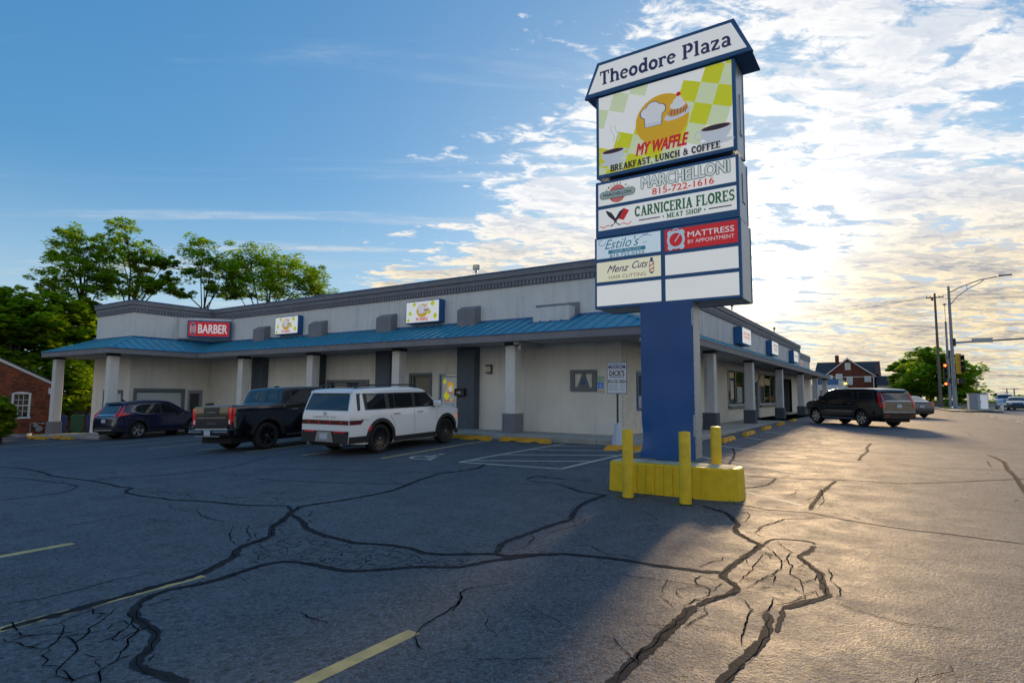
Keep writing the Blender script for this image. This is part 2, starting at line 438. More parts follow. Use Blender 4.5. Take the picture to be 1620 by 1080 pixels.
# text: Blender's own built-in outline font, turned into flat raised letters that fill a box (x0, z0)-(x1, z1), facing -Y
def text_mesh(body, bold=0.0, shear=0.0, depth=.004):
    cu = bpy.data.curves.new('lettering', 'FONT'); cu.body = body; cu.size = 1; cu.offset = bold; cu.shear = shear; cu.extrude = 0.0; cu.resolution_u = 3
    ob = bpy.data.objects.new('lettering', cu); COL.objects.link(ob)
    dg = bpy.context.evaluated_depsgraph_get(); me = bpy.data.meshes.new_from_object(ob.evaluated_get(dg))
    bpy.data.objects.remove(ob); return me
def fit(me, x0, x1, z0, z1, y, slope=0.0):
    xs = [v.co.x for v in me.vertices]; ys = [v.co.y for v in me.vertices]
    a, b, c, d = min(xs), max(xs), min(ys), max(ys)
    for v in me.vertices:
        fx = (v.co.x - a) / (b - a); X_ = x0 + (x1 - x0) * fx
        v.co = (X_, y, z0 + (z1 - z0) * (v.co.y - c) / (d - c) + slope * (X_ - x0))
def text(body, x0, x1, z0, z1, y, m, parent, bold=0.0, shear=0.0, name='lettering', slope=0.0):
    me = text_mesh(body, 0.0, shear); fit(me, x0, x1, z0, z1, y, slope)
    if bold:            # thicken by stacking slightly shifted copies
        base = [tuple(v.co) for v in me.vertices]; F = [tuple(p.vertices) for p in me.polygons]; V, FF = [], []; b = bold * .75 * (z1 - z0)
        for k, (dx, dz) in enumerate(((0, 0), (b, 0), (-b, 0), (0, b), (0, -b), (b * .7, b * .7), (-b * .7, b * .7), (b * .7, -b * .7), (-b * .7, -b * .7))):
            n = len(V); V += [(a + dx, q_ - .00006 * k, c + dz) for a, q_, c in base]; FF += [tuple(i + n for i in f) for f in F]
        me2 = bpy.data.meshes.new('lettering'); me2.from_pydata(V, [], FF); bpy.data.meshes.remove(me); me = me2
    me.materials.append(m); o = bpy.data.objects.new(name, me); return link(o, parent)
# slab-serif letters drawn from strokes
SW = .19
def _bar(x0, x1, y): return [(x0, y), (x1, y), .10]
def _arc(cx, cy, rx, ry, a0, a1, n=10, wd=SW):
    return [(cx + rx * math.cos(R(a0 + (a1 - a0) * i / n)), cy + ry * math.sin(R(a0 + (a1 - a0) * i / n))) for i in range(n + 1)] + [wd]
def _stem(x, y0=0, y1=1, s0=1, s1=1, wd=SW, h=.17):
    o = [[(x, y0), (x, y1), wd]]
    if s0: o.append(_bar(x - h, x + h, y0 + .05))
    if s1: o.append(_bar(x - h, x + h, y1 - .05))
    return o
GL = {
 'A': (.86, [[(.17, 0), (.43, 1), .13], [(.43, 1), (.70, 0), .20], [(.25, .33), (.62, .33), .10], _bar(.02, .32, .05), _bar(.54, .86, .05)]),
 'B': (.72, _stem(.16) + [_arc(.38, .74, .20, .20, 90, -90), [(.16, .94), (.38, .94), .11], [(.16, .52), (.40, .52), .10], _arc(.40, .28, .22, .23, 90, -90), [(.16, .05), (.40, .05), .11]]),
 'C': (.76, [_arc(.40, .50, .29, .42, 45, 315, 16), [(.66, .68), (.66, .98), .09], [(.66, .02), (.66, .22), .07]]),
 'E': (.70, _stem(.16) + [[(.16, .94), (.62, .94), .11], [(.16, .5), (.48, .5), .11], [(.16, .05), (.64, .05), .11], [(.60, .74), (.60, .99), .08], [(.62, .0), (.62, .26), .08], [(.46, .40), (.46, .61), .07]]),
 'F': (.66, _stem(.16) + [[(.16, .94), (.60, .94), .11], [(.16, .5), (.46, .5), .11], [(.58, .72), (.58, .99), .08], [(.44, .39), (.44, .61), .07]]),
 'H': (.86, _stem(.17) + _stem(.67) + [[(.17, .5), (.67, .5), .11]]),
 'I': (.36, _stem(.18)), 
 'K': (.84, _stem(.16) + [[(.22, .42), (.64, .95), .12], [(.34, .56), (.70, .04), .19], _bar(.50, .80, .95), _bar(.56, .86, .05)]),
 'L': (.66, _stem(.16) + [[(.16, .05), (.60, .05), .11], [(.58, 0), (.58, .30), .08]]),
 'M': (1.02, _stem(.16, wd=.12) + [[(.18, .97), (.50, .10), .19], [(.50, .10), (.80, .97), .11]] + _stem(.84)),
 'N': (.86, _stem(.16, wd=.12) + [[(.16, .96), (.68, .04), .20]] + _stem(.68, s0=0, wd=.12)),
 'O': (.84, [_arc(.42, .50, .31, .42, 0, 360, 22)]),
 'P': (.72, _stem(.16) + [_arc(.38, .70, .22, .24, 90, -90), [(.16, .94), (.38, .94), .11], [(.16, .46), (.38, .46), .10]]),
 'R': (.82, _stem(.16) + [_arc(.38, .72, .21, .22, 90, -90), [(.16, .94), (.38, .94), .11], [(.16, .50), (.38, .50), .10], [(.38, .48), (.62, .06), .18], _bar(.56, .80, .05)]),
 'S': (.66, [_arc(.33, .72, .22, .21, 40, 270, 10, .15), _arc(.33, .29, .23, .22, 90, -140, 10, .16), [(.55, .74), (.55, .99), .07], [(.10, .02), (.10, .26), .07]]),
 'T': (.78, _stem(.39, s1=0) + [[(.06, .94), (.72, .94), .12], [(.08, .70), (.08, .99), .08], [(.70, .70), (.70, .99), .08]]),
 'U': (.84, _stem(.17, .3, 1, 0, 1) + _stem(.66, .3, 1, 0, 1, wd=.12) + [_arc(.415, .34, .245, .28, 180, 360, 10, .15)]),
 '&': (.90, [_arc(.38, .76, .16, .18, -60, 220, 12, .13), [(.26, .66), (.78, .06), .16], _arc(.34, .28, .24, .22, 100, 380, 12, .14), [(.58, .34), (.70, .56), .10], _bar(.58, .84, .56)]),
 ',': (.28, [[(.14, .10), (.14, -.02), .17], [(.17, .0), (.09, -.2), .08]]),
 'h': (.72, _stem(.15, 0, 1, 1, 0) + [_bar(.0, .15, .95), _arc(.36, .44, .20, .22, 170, 0, 8, .16), [(.56, .46), (.56, 0), SW], _bar(.42, .72, .05)]),
 'e': (.62, [_arc(.32, .34, .23, .29, 10, 320, 14, .16), [(.12, .38), (.54, .38), .09]]),
 'o': (.66, [_arc(.33, .34, .23, .28, 0, 360, 18)]),
 'd': (.70, _stem(.54, 0, 1, 0, 0) + [_bar(.36, .54, .95), _bar(.54, .70, .05), _arc(.32, .34, .20, .28, 30, 330, 12)]),
 'r': (.54, _stem(.16, 0, .66, 1, 0) + [_bar(.0, .16, .61), _arc(.38, .42, .20, .20, 165, 55, 6, .15), [(.48, .60), (.48, .48), .14]]),
 'l': (.36, _stem(.18, 0, 1, 1, 0) + [_bar(.0, .18, .95)]),
 'a': (.64, [_arc(.30, .46, .19, .17, 160, 0, 8, .15), [(.49, .48), (.49, .06), SW], _bar(.44, .64, .05), _arc(.29, .19, .17, .15, 60, 340, 10, .14)]),
 'z': (.60, [[(.06, .61), (.52, .61), .12], [(.48, .58), (.12, .08), .17], [(.06, .05), (.54, .05), .12], [(.07, .46), (.07, .66), .07], [(.53, 0), (.53, .20), .07]]),
 ' ': (.38, [])}
def slab(body, x0, x1, z0, z1, y, m, parent, tall=1.0, weight=1.0, name='lettering', slope=0.0, track=.02):
    mb = MB(); x = 0; k = 0
    for ch in body:
        adv, st = GL[ch]
        for s_ in st:
            wd = s_[-1] * weight; pts = s_[:-1]; k += 1
            L = []
            for i, p in enumerate(pts):
                a = pts[max(i - 1, 0)]; b = pts[min(i + 1, len(pts) - 1)]
                dx, dy = b[0] - a[0], b[1] - a[1]; l = math.hypot(dx, dy) or 1
                L.append((p[0] - dy / l * wd / 2, p[1] + dx / l * wd / 2, p[0] + dy / l * wd / 2, p[1] - dx / l * wd / 2))
            for a, b in zip(L, L[1:]):
                mb.face([(x + a[2], -k * .0001, a[3]), (x + b[2], -k * .0001, b[3]), (x + b[0], -k * .0001, b[1]), (x + a[0], -k * .0001, a[1])])
        x += adv + track
    tot = x - track; kk = (x1 - x0) / tot
    mb.v = [(x0 + a * kk, y + b, z0 + c * (z1 - z0) + slope * a * kk) for a, b, c in mb.v]
    return mb.build(name, m, parent)
def disc(mb, cx, cz, rx, rz, y, n=28, rot=0.0, a0=0, a1=360):
    pts = []
    full = abs(a1 - a0) >= 360
    for i in range(n if full else n + 1):
        t = R(a0 + (a1 - a0) * i / n); a, b = rx * math.cos(t), rz * math.sin(t)
        pts.append((cx + a * math.cos(rot) - b * math.sin(rot), y, cz + a * math.sin(rot) + b * math.cos(rot)))
    mb.face(pts); return mb
SEALS=[(0.13,[(-8.05,11.131),(-7.756,10.435),(-7.816,9.8),(-7.959,9.365),(-7.705,8.52),(-7.448,7.866),(-7.266,7.408),(-7.188,7.04),(-7.174,6.458),(-7.189,6.073),(-7.247,5.775),(-7.256,5.509),(-7.082,5.277),(-6.84,4.99),(-6.602,4.739),(-6.453,4.514),(-6.243,4.355),(-6.037,4.214),(-5.976,4.059),(-5.915,3.905),(-5.891,3.798),(-5.786,3.636),(-5.598,3.512),(-5.502,3.373),(-5.411,3.21),(-5.303,3.045),(-5.257,2.88),(-5.257,2.668),(-5.227,2.422),(-5.199,2.175),(-5.173,1.92),(-5.17,1.696),(-5.146,1.551)]),(0.12,[(-6.886,5.084),(-6.588,4.985),(-6.34,4.87),(-6.058,4.691),(-5.758,4.603),(-5.485,4.561),(-5.271,4.559),(-5.034,4.529),(-4.828,4.633),(-4.591,4.702),(-4.373,4.712),(-4.148,4.658),(-3.952,4.723),(-3.707,4.925),(-3.527,5.059),(-3.396,5.038),(-3.271,5.199),(-2.964,5.445),(-2.655,5.546),(-2.337,5.6),(-2.014,5.6),(-1.78,5.637),(-1.609,5.659),(-1.458,5.74)]),(0.1,[(-3.374,1.868),(-3.5,1.856),(-3.586,1.847),(-3.707,1.816),(-3.842,1.814),(-3.938,1.87),(-3.987,1.946),(-4.084,2.026),(-4.248,2.118),(-4.357,2.14),(-4.484,2.153),(-4.639,2.178),(-4.782,2.218),(-4.936,2.319),(-5.057,2.477),(-5.074,2.621),(-5.037,2.763),(-5.019,2.887),(-5.013,3.023),(-5.051,3.192),(-5.082,3.367),(-5.089,3.468),(-5.077,3.56),(-5.026,3.661),(-4.893,3.722),(-4.68,3.755),(-4.466,3.763),(-4.356,3.779),(-4.244,3.829),(-4.145,3.928),(-4.032,4.055),(-3.925,4.192),(-3.822,4.295),(-3.67,4.389),(-3.547,4.47),(-3.491,4.591),(-3.45,4.737),(-3.397,4.874),(-3.318,4.978),(-3.158,5.254),(-2.966,5.448)]),(0.11,[(-4.933,9.288),(-4.566,9.025),(-4.338,9.012),(-4.102,8.969),(-4.101,8.606),(-4.096,8.297),(-4.028,7.922),(-3.937,7.592),(-3.806,7.269),(-3.686,6.971),(-3.71,6.755),(-3.73,6.542),(-3.727,6.273),(-3.728,6.026),(-3.731,5.77),(-3.727,5.567),(-3.706,5.418),(-3.546,5.098)]),(0.1,[(-2.551,8.952),(-2.301,8.766),(-2.151,8.648),(-1.986,8.342),(-1.817,7.939),(-1.806,7.704),(-1.732,7.471),(-1.579,7.26),(-1.453,7.101),(-1.373,7.016),(-1.389,6.692),(-1.416,6.409),(-1.439,6.066),(-1.451,5.779),(-1.426,5.583),(-1.315,5.466),(-1.244,5.345),(-1.248,5.179),(-1.31,5.033),(-1.366,4.884),(-1.403,4.726)]),(0.13,[(-1.414,4.718),(-1.419,4.6),(-1.419,4.428),(-1.423,4.244),(-1.427,4.072),(-1.421,3.884),(-1.43,3.686),(-1.437,3.475),(-1.436,3.34),(-1.431,3.217),(-1.434,3.095)]),(0.05,[(-1.357,7.074),(-1.342,7.297),(-1.289,7.415),(-1.152,7.482),(-1.012,7.512),(-0.92,7.479),(-0.893,7.402)]),(0.09,[(-0.891,7.31),(-0.901,7.036),(-0.964,6.759),(-0.895,6.596),(-0.792,6.378),(-0.717,6.227),(-0.67,5.977),(-0.633,5.744),(-0.586,5.589),(-0.634,5.443),(-0.717,5.297),(-0.795,5.139),(-0.849,5.042)]),(0.06,[(-0.845,5.021),(-0.826,4.902),(-0.813,4.706),(-0.8,4.524)]),(0.1,[(-0.925,4.877),(-0.888,4.734),(-0.861,4.519),(-0.856,4.342),(-0.858,4.207),(-0.885,4.077),(-0.9,3.93),(-0.914,3.766),(-0.926,3.613),(-0.934,3.509)]),(0.045,[(-2.215,9.392),(-1.678,9.196),(-1.45,9.243),(-1.137,9.29),(-0.95,9.179),(-0.729,9.062),(-0.441,8.966),(-0.171,8.886),(0.103,8.845),(0.367,8.86),(0.695,8.795),(1.037,8.766)]),(0.09,[(-1.116,12.421),(-1.17,11.75),(-1.209,11.052),(-1.205,10.526),(-1.214,9.951),(-1.187,9.516)]),(0.045,[(-2.897,12.347),(-2.545,12.271),(-2.147,12.21),(-1.674,12.369),(-1.157,12.557),(-0.65,12.697),(-0.156,12.661),(0.27,13.001),(0.73,13.409),(1.289,13.982),(1.775,14.458)]),(0.04,[(-3.672,15.699),(-2.825,15.691),(-2.03,15.683),(-1.461,15.635),(-0.925,15.672),(-0.241,15.625),(0.401,15.543),(1.01,15.577),(1.564,15.625)]),(0.1,[(-0.93,21.9),(-0.97,20.08),(-0.886,18.74),(-0.961,17.377),(-0.945,16.021)]),(0.11,[(1.732,19.607),(1.804,18.888),(1.851,17.751),(1.721,16.027),(1.681,14.737),(1.619,13.621),(1.569,12.535)]),(0.07,[(-3.69,26.28),(-3.94,23.35),(-3.96,20.57),(-3.868,19.279),(-3.979,17.88)]),(0.08,[(-4.168,17.738),(-3.732,16.116),(-3.461,14.787),(-3.314,13.738)]),(0.07,[(-2.089,12.149),(-2.075,11.701),(-2.091,11.369),(-2.257,11.001),(-2.422,10.801)]),(0.03,[(-1.37,23.67),(-0.57,22.94),(-0.03,23.72),(0.6,22.21),(1.36,21.84),(2.73,21.9)]),(0.05,[(-11.222,3.253),(-11.231,3.636),(-11.298,4.027),(-11.482,4.244),(-11.809,4.465),(-12.25,4.497),(-12.747,4.411),(-13.452,4.334),(-13.971,4.208),(-14.222,4.094)]),(0.09,[(-17.34,4.974),(-16.56,5.087),(-15.112,4.966),(-13.779,4.735),(-13.387,4.752),(-12.94,4.82),(-12.441,4.884),(-12.027,4.898),(-11.631,4.887),(-11.215,4.86),(-10.919,4.928),(-10.686,4.729),(-10.468,4.635),(-10.158,4.637),(-9.839,4.653),(-9.551,4.724),(-9.27,4.724),(-8.992,4.86),(-8.647,4.98),(-8.383,5.044),(-8.108,5.073),(-7.868,5.216),(-7.763,5.247),(-7.61,5.373),(-7.452,5.442),(-7.156,5.293),(-6.94,5.11)]),(0.05,[(-12.463,4.918),(-12.462,5.335),(-12.25,5.684),(-12.121,6.209),(-12.155,6.797),(-12.299,7.289),(-12.482,7.763),(-13.137,8.654),(-13.545,9.272),(-13.652,9.952),(-13.534,10.359),(-13.467,10.824)]),(0.04,[(-18.275,5.42),(-18.73,6.004),(-19.142,6.835),(-19.055,7.555),(-18.522,8.554),(-19.14,10.002)]),(0.04,[(-15.203,4.995),(-15.33,5.488),(-15.206,6.043),(-15.274,6.52),(-15.123,6.858),(-15.369,7.325),(-16.039,8.029),(-16.188,8.47),(-15.966,8.774)]),(0.05,[(-10.347,6.834),(-9.849,6.863),(-9.433,7.071),(-8.934,7.242),(-8.463,7.422),(-8.011,7.684),(-7.671,7.937),(-7.471,7.85)]),(0.035,[(-11.228,7.337),(-11.07,7.779),(-10.835,8.189),(-10.414,8.429),(-9.945,8.603),(-9.509,8.753),(-8.91,9.07),(-8.327,9.395),(-7.829,9.765)]),(0.09,[(-6.074,9.677),(-6.112,10.003),(-6.066,10.156),(-5.833,10.087),(-5.529,10.068),(-5.411,10.09)]),(0.05,[(-6.035,9.615),(-5.692,9.532),(-5.464,9.581),(-5.28,9.523),(-4.933,9.288)])]
CRACKS=[[(-8.381,2.457),(-8.442,2.643),(-8.492,2.851),(-8.51,3.043),(-8.464,3.238),(-8.513,3.461),(-8.539,3.706),(-8.538,3.894),(-8.499,4.052)],[(-5.747,1.719),(-5.728,1.828),(-5.664,1.937),(-5.655,2.068),(-5.674,2.205),(-5.693,2.313),(-5.715,2.452),(-5.692,2.603),(-5.703,2.764)],[(-8.21,4.532),(-7.771,4.357),(-7.499,4.331),(-7.174,4.329),(-6.931,4.39)],[(-8.144,3.868),(-7.884,3.878),(-7.676,3.947),(-7.475,3.978)],[(-6.869,4.27),(-6.493,3.983),(-6.203,3.828),(-5.965,3.746)],[(-6.771,4.395),(-6.478,4.188),(-6.154,4.04),(-5.969,3.866)],[(-2.304,5.18),(-2.097,5.132),(-1.889,5.185),(-1.664,5.211),(-1.565,5.234),(-1.415,5.225)],[(-1.226,5.143),(-1.127,5.061),(-1.029,4.871),(-1.022,4.683),(-1.003,4.535),(-0.986,4.323),(-0.953,4.174),(-0.899,4.098)],[(-0.572,5.447),(-0.495,5.404),(-0.395,5.325),(-0.302,5.28),(-0.083,5.205),(0.16,5.267),(0.338,5.274)],[(-0.665,6.432),(-0.618,6.232),(-0.606,6.022)],[(-1.349,7.033),(-1.222,6.81),(-1.087,6.499),(-1.042,6.168),(-1.089,5.869),(-1.136,5.651),(-1.19,5.355),(-1.228,5.274)],[(-1.281,7.37),(-1.162,7.074),(-1.048,6.89),(-1.062,6.595),(-0.955,6.298),(-0.962,6.088),(-0.83,5.865),(-0.786,5.637),(-0.745,5.468)],[(-1.299,6.671),(-1.266,6.451),(-1.277,6.216),(-1.254,5.984),(-1.272,5.773),(-1.264,5.562),(-1.272,5.468)],[(-1.254,5.722),(-1.139,5.667),(-1.023,5.659),(-0.851,5.619),(-0.746,5.477)],[(-0.932,5.053),(-0.827,5.183),(-0.735,5.393),(-0.749,5.501)],[(-1.003,4.771),(-0.948,4.87),(-0.927,4.956),(-0.935,5.074),(-0.942,5.264)],[(-1.416,5.455),(-1.468,5.48),(-1.589,5.532),(-1.616,5.407),(-1.553,5.242),(-1.44,5.208),(-1.397,5.21),(-1.384,5.448)],[(-1.434,5.185),(-1.394,4.975),(-1.455,4.857),(-1.462,4.741),(-1.481,4.671),(-1.447,4.581)],[(-1.353,4.737),(-1.295,4.599),(-1.313,4.46),(-1.335,4.364),(-1.352,4.216)],[(-1.542,7.551),(-1.542,8.074),(-1.46,8.317),(-1.387,8.648),(-1.159,8.828),(-0.913,9.07)],[(-1.676,7.623),(-1.542,7.551),(-1.396,7.39)],[(-1.981,8.621),(-1.92,8.876),(-1.819,8.662),(-1.794,8.276),(-1.826,8.123)],[(-3.1,5.821),(-2.864,5.896),(-2.7,5.766),(-2.576,5.687),(-2.466,5.765),(-2.309,5.701),(-2.214,5.646)],[(-1.684,5.751),(-1.651,5.99),(-1.576,6.155),(-1.595,6.299)],[(-0.746,5.477),(-0.692,5.621),(-0.652,5.492)],[(-0.819,5.784),(-0.734,5.993),(-0.74,6.178)],[(-1.084,5.97),(-1.034,5.845),(-1.025,5.669)],[(-0.935,5.074),(-0.992,5.106)],[(-0.612,6.017),(-0.531,5.843),(-0.508,5.643),(-0.53,5.526)],[(-4.798,2.178),(-4.659,2.164),(-4.563,2.098),(-4.4,2.085),(-4.335,2.034),(-4.291,1.972),(-4.149,1.896),(-4.063,1.814),(-3.993,1.765),(-3.963,1.685),(-4.067,1.696),(-4.137,1.723)],[(-3.963,1.685),(-3.917,1.646),(-3.848,1.633),(-3.772,1.603)],[(-4.563,2.098),(-4.5,2.041),(-4.415,1.955),(-4.393,1.857),(-4.408,1.803)],[(-4.991,2.189),(-4.881,2.12),(-4.793,2.017),(-4.7,1.902),(-4.601,1.851),(-4.507,1.756),(-4.386,1.712),(-4.256,1.622),(-4.183,1.561),(-4.091,1.501),(-4.062,1.453),(-4.041,1.419)],[(-4.965,1.833),(-4.872,1.821),(-4.727,1.763),(-4.642,1.708),(-4.549,1.62),(-4.604,1.572),(-4.706,1.544),(-4.772,1.552),(-4.879,1.5),(-4.957,1.513)],[(-4.549,1.62),(-4.49,1.61),(-4.439,1.554),(-4.359,1.551),(-4.286,1.499),(-4.24,1.534),(-4.2,1.567)],[(-4.995,1.509),(-4.986,1.561),(-4.996,1.601),(-4.912,1.6),(-4.851,1.631),(-4.811,1.701),(-4.738,1.767),(-4.709,1.823),(-4.703,1.876)],[(-5.02,1.608),(-5.082,1.614),(-5.254,1.645),(-5.307,1.596)],[(-4.148,1.549),(-4.042,1.551),(-3.94,1.52),(-3.894,1.504)],[(-4.074,1.495),(-3.977,1.511),(-3.945,1.55),(-3.939,1.622),(-3.941,1.664)],[(-4.466,1.741),(-4.601,1.758),(-4.692,1.764)],[(-4.462,1.733),(-4.526,1.668)],[(-5.099,2.07),(-4.988,2.046),(-4.944,2.077),(-4.87,2.1)],[(-5.001,1.634),(-4.989,1.727),(-4.965,1.82),(-5.012,1.906),(-5.047,2.005)],[(-3.993,1.765),(-4.01,1.83),(-4.016,1.885)],[(-3.853,1.958),(-3.922,1.97),(-3.866,1.91),(-3.817,1.887)],[(-4.84,2.325),(-4.84,2.417),(-4.852,2.537)],[(-2.859,3.518),(-2.931,3.71),(-3.005,3.833),(-3.091,3.911),(-3.104,4.022),(-3.061,4.117),(-2.99,4.201),(-2.905,4.312)],[(-2.78,3.056),(-2.851,3.18),(-2.886,3.4),(-2.913,3.611),(-2.971,3.778),(-3.086,3.923)],[(-2.795,3.058),(-2.693,2.977),(-2.605,2.924)],[(-3.8,2.917),(-3.65,2.871),(-3.478,2.883),(-3.405,2.864)],[(-6.775,5.1),(-6.573,5.119),(-6.873,5.428)],[(-6.41,4.994),(-6.191,4.92)],[(-4.562,6.825),(-4.554,6.681)],[(-3.495,5.6),(-3.533,5.738),(-3.544,5.833),(-3.653,5.932)],[(-3.632,6.918),(-3.533,6.829)],[(-3.54,7.169),(-3.474,6.898),(-3.474,6.699),(-3.51,6.452),(-3.535,6.201),(-3.582,6.056)],[(-1.304,10.298),(-1.24,10.853),(-1.246,11.407),(-1.15,10.731),(-1.091,10.266),(-1.116,9.709)],[(-1.55,7.579),(-1.567,7.981),(-1.504,8.214),(-1.388,8.685),(-1.133,8.883),(-0.9,9.105)],[(-2.014,12.361),(-1.903,12.673)],[(-1.642,10.343),(-1.564,10.801),(-1.58,11.015),(-1.384,10.855)],[(-0.933,9.465),(-0.711,9.403),(-0.486,9.095)],[(1.549,17.983),(1.479,16.226)],[(1.273,11.704),(1.406,11.94)],[(2.03,30.2),(1.97,27.05)],[(2.72,60.14),(2.65,48.49)],[(3.32,36.08),(3.23,30.42)],[(-0.08,25.67),(-0.01,24.07)],[(-2.22,26.11),(-1.83,27.54),(-1.68,28.27),(-2.0,30.15)]]
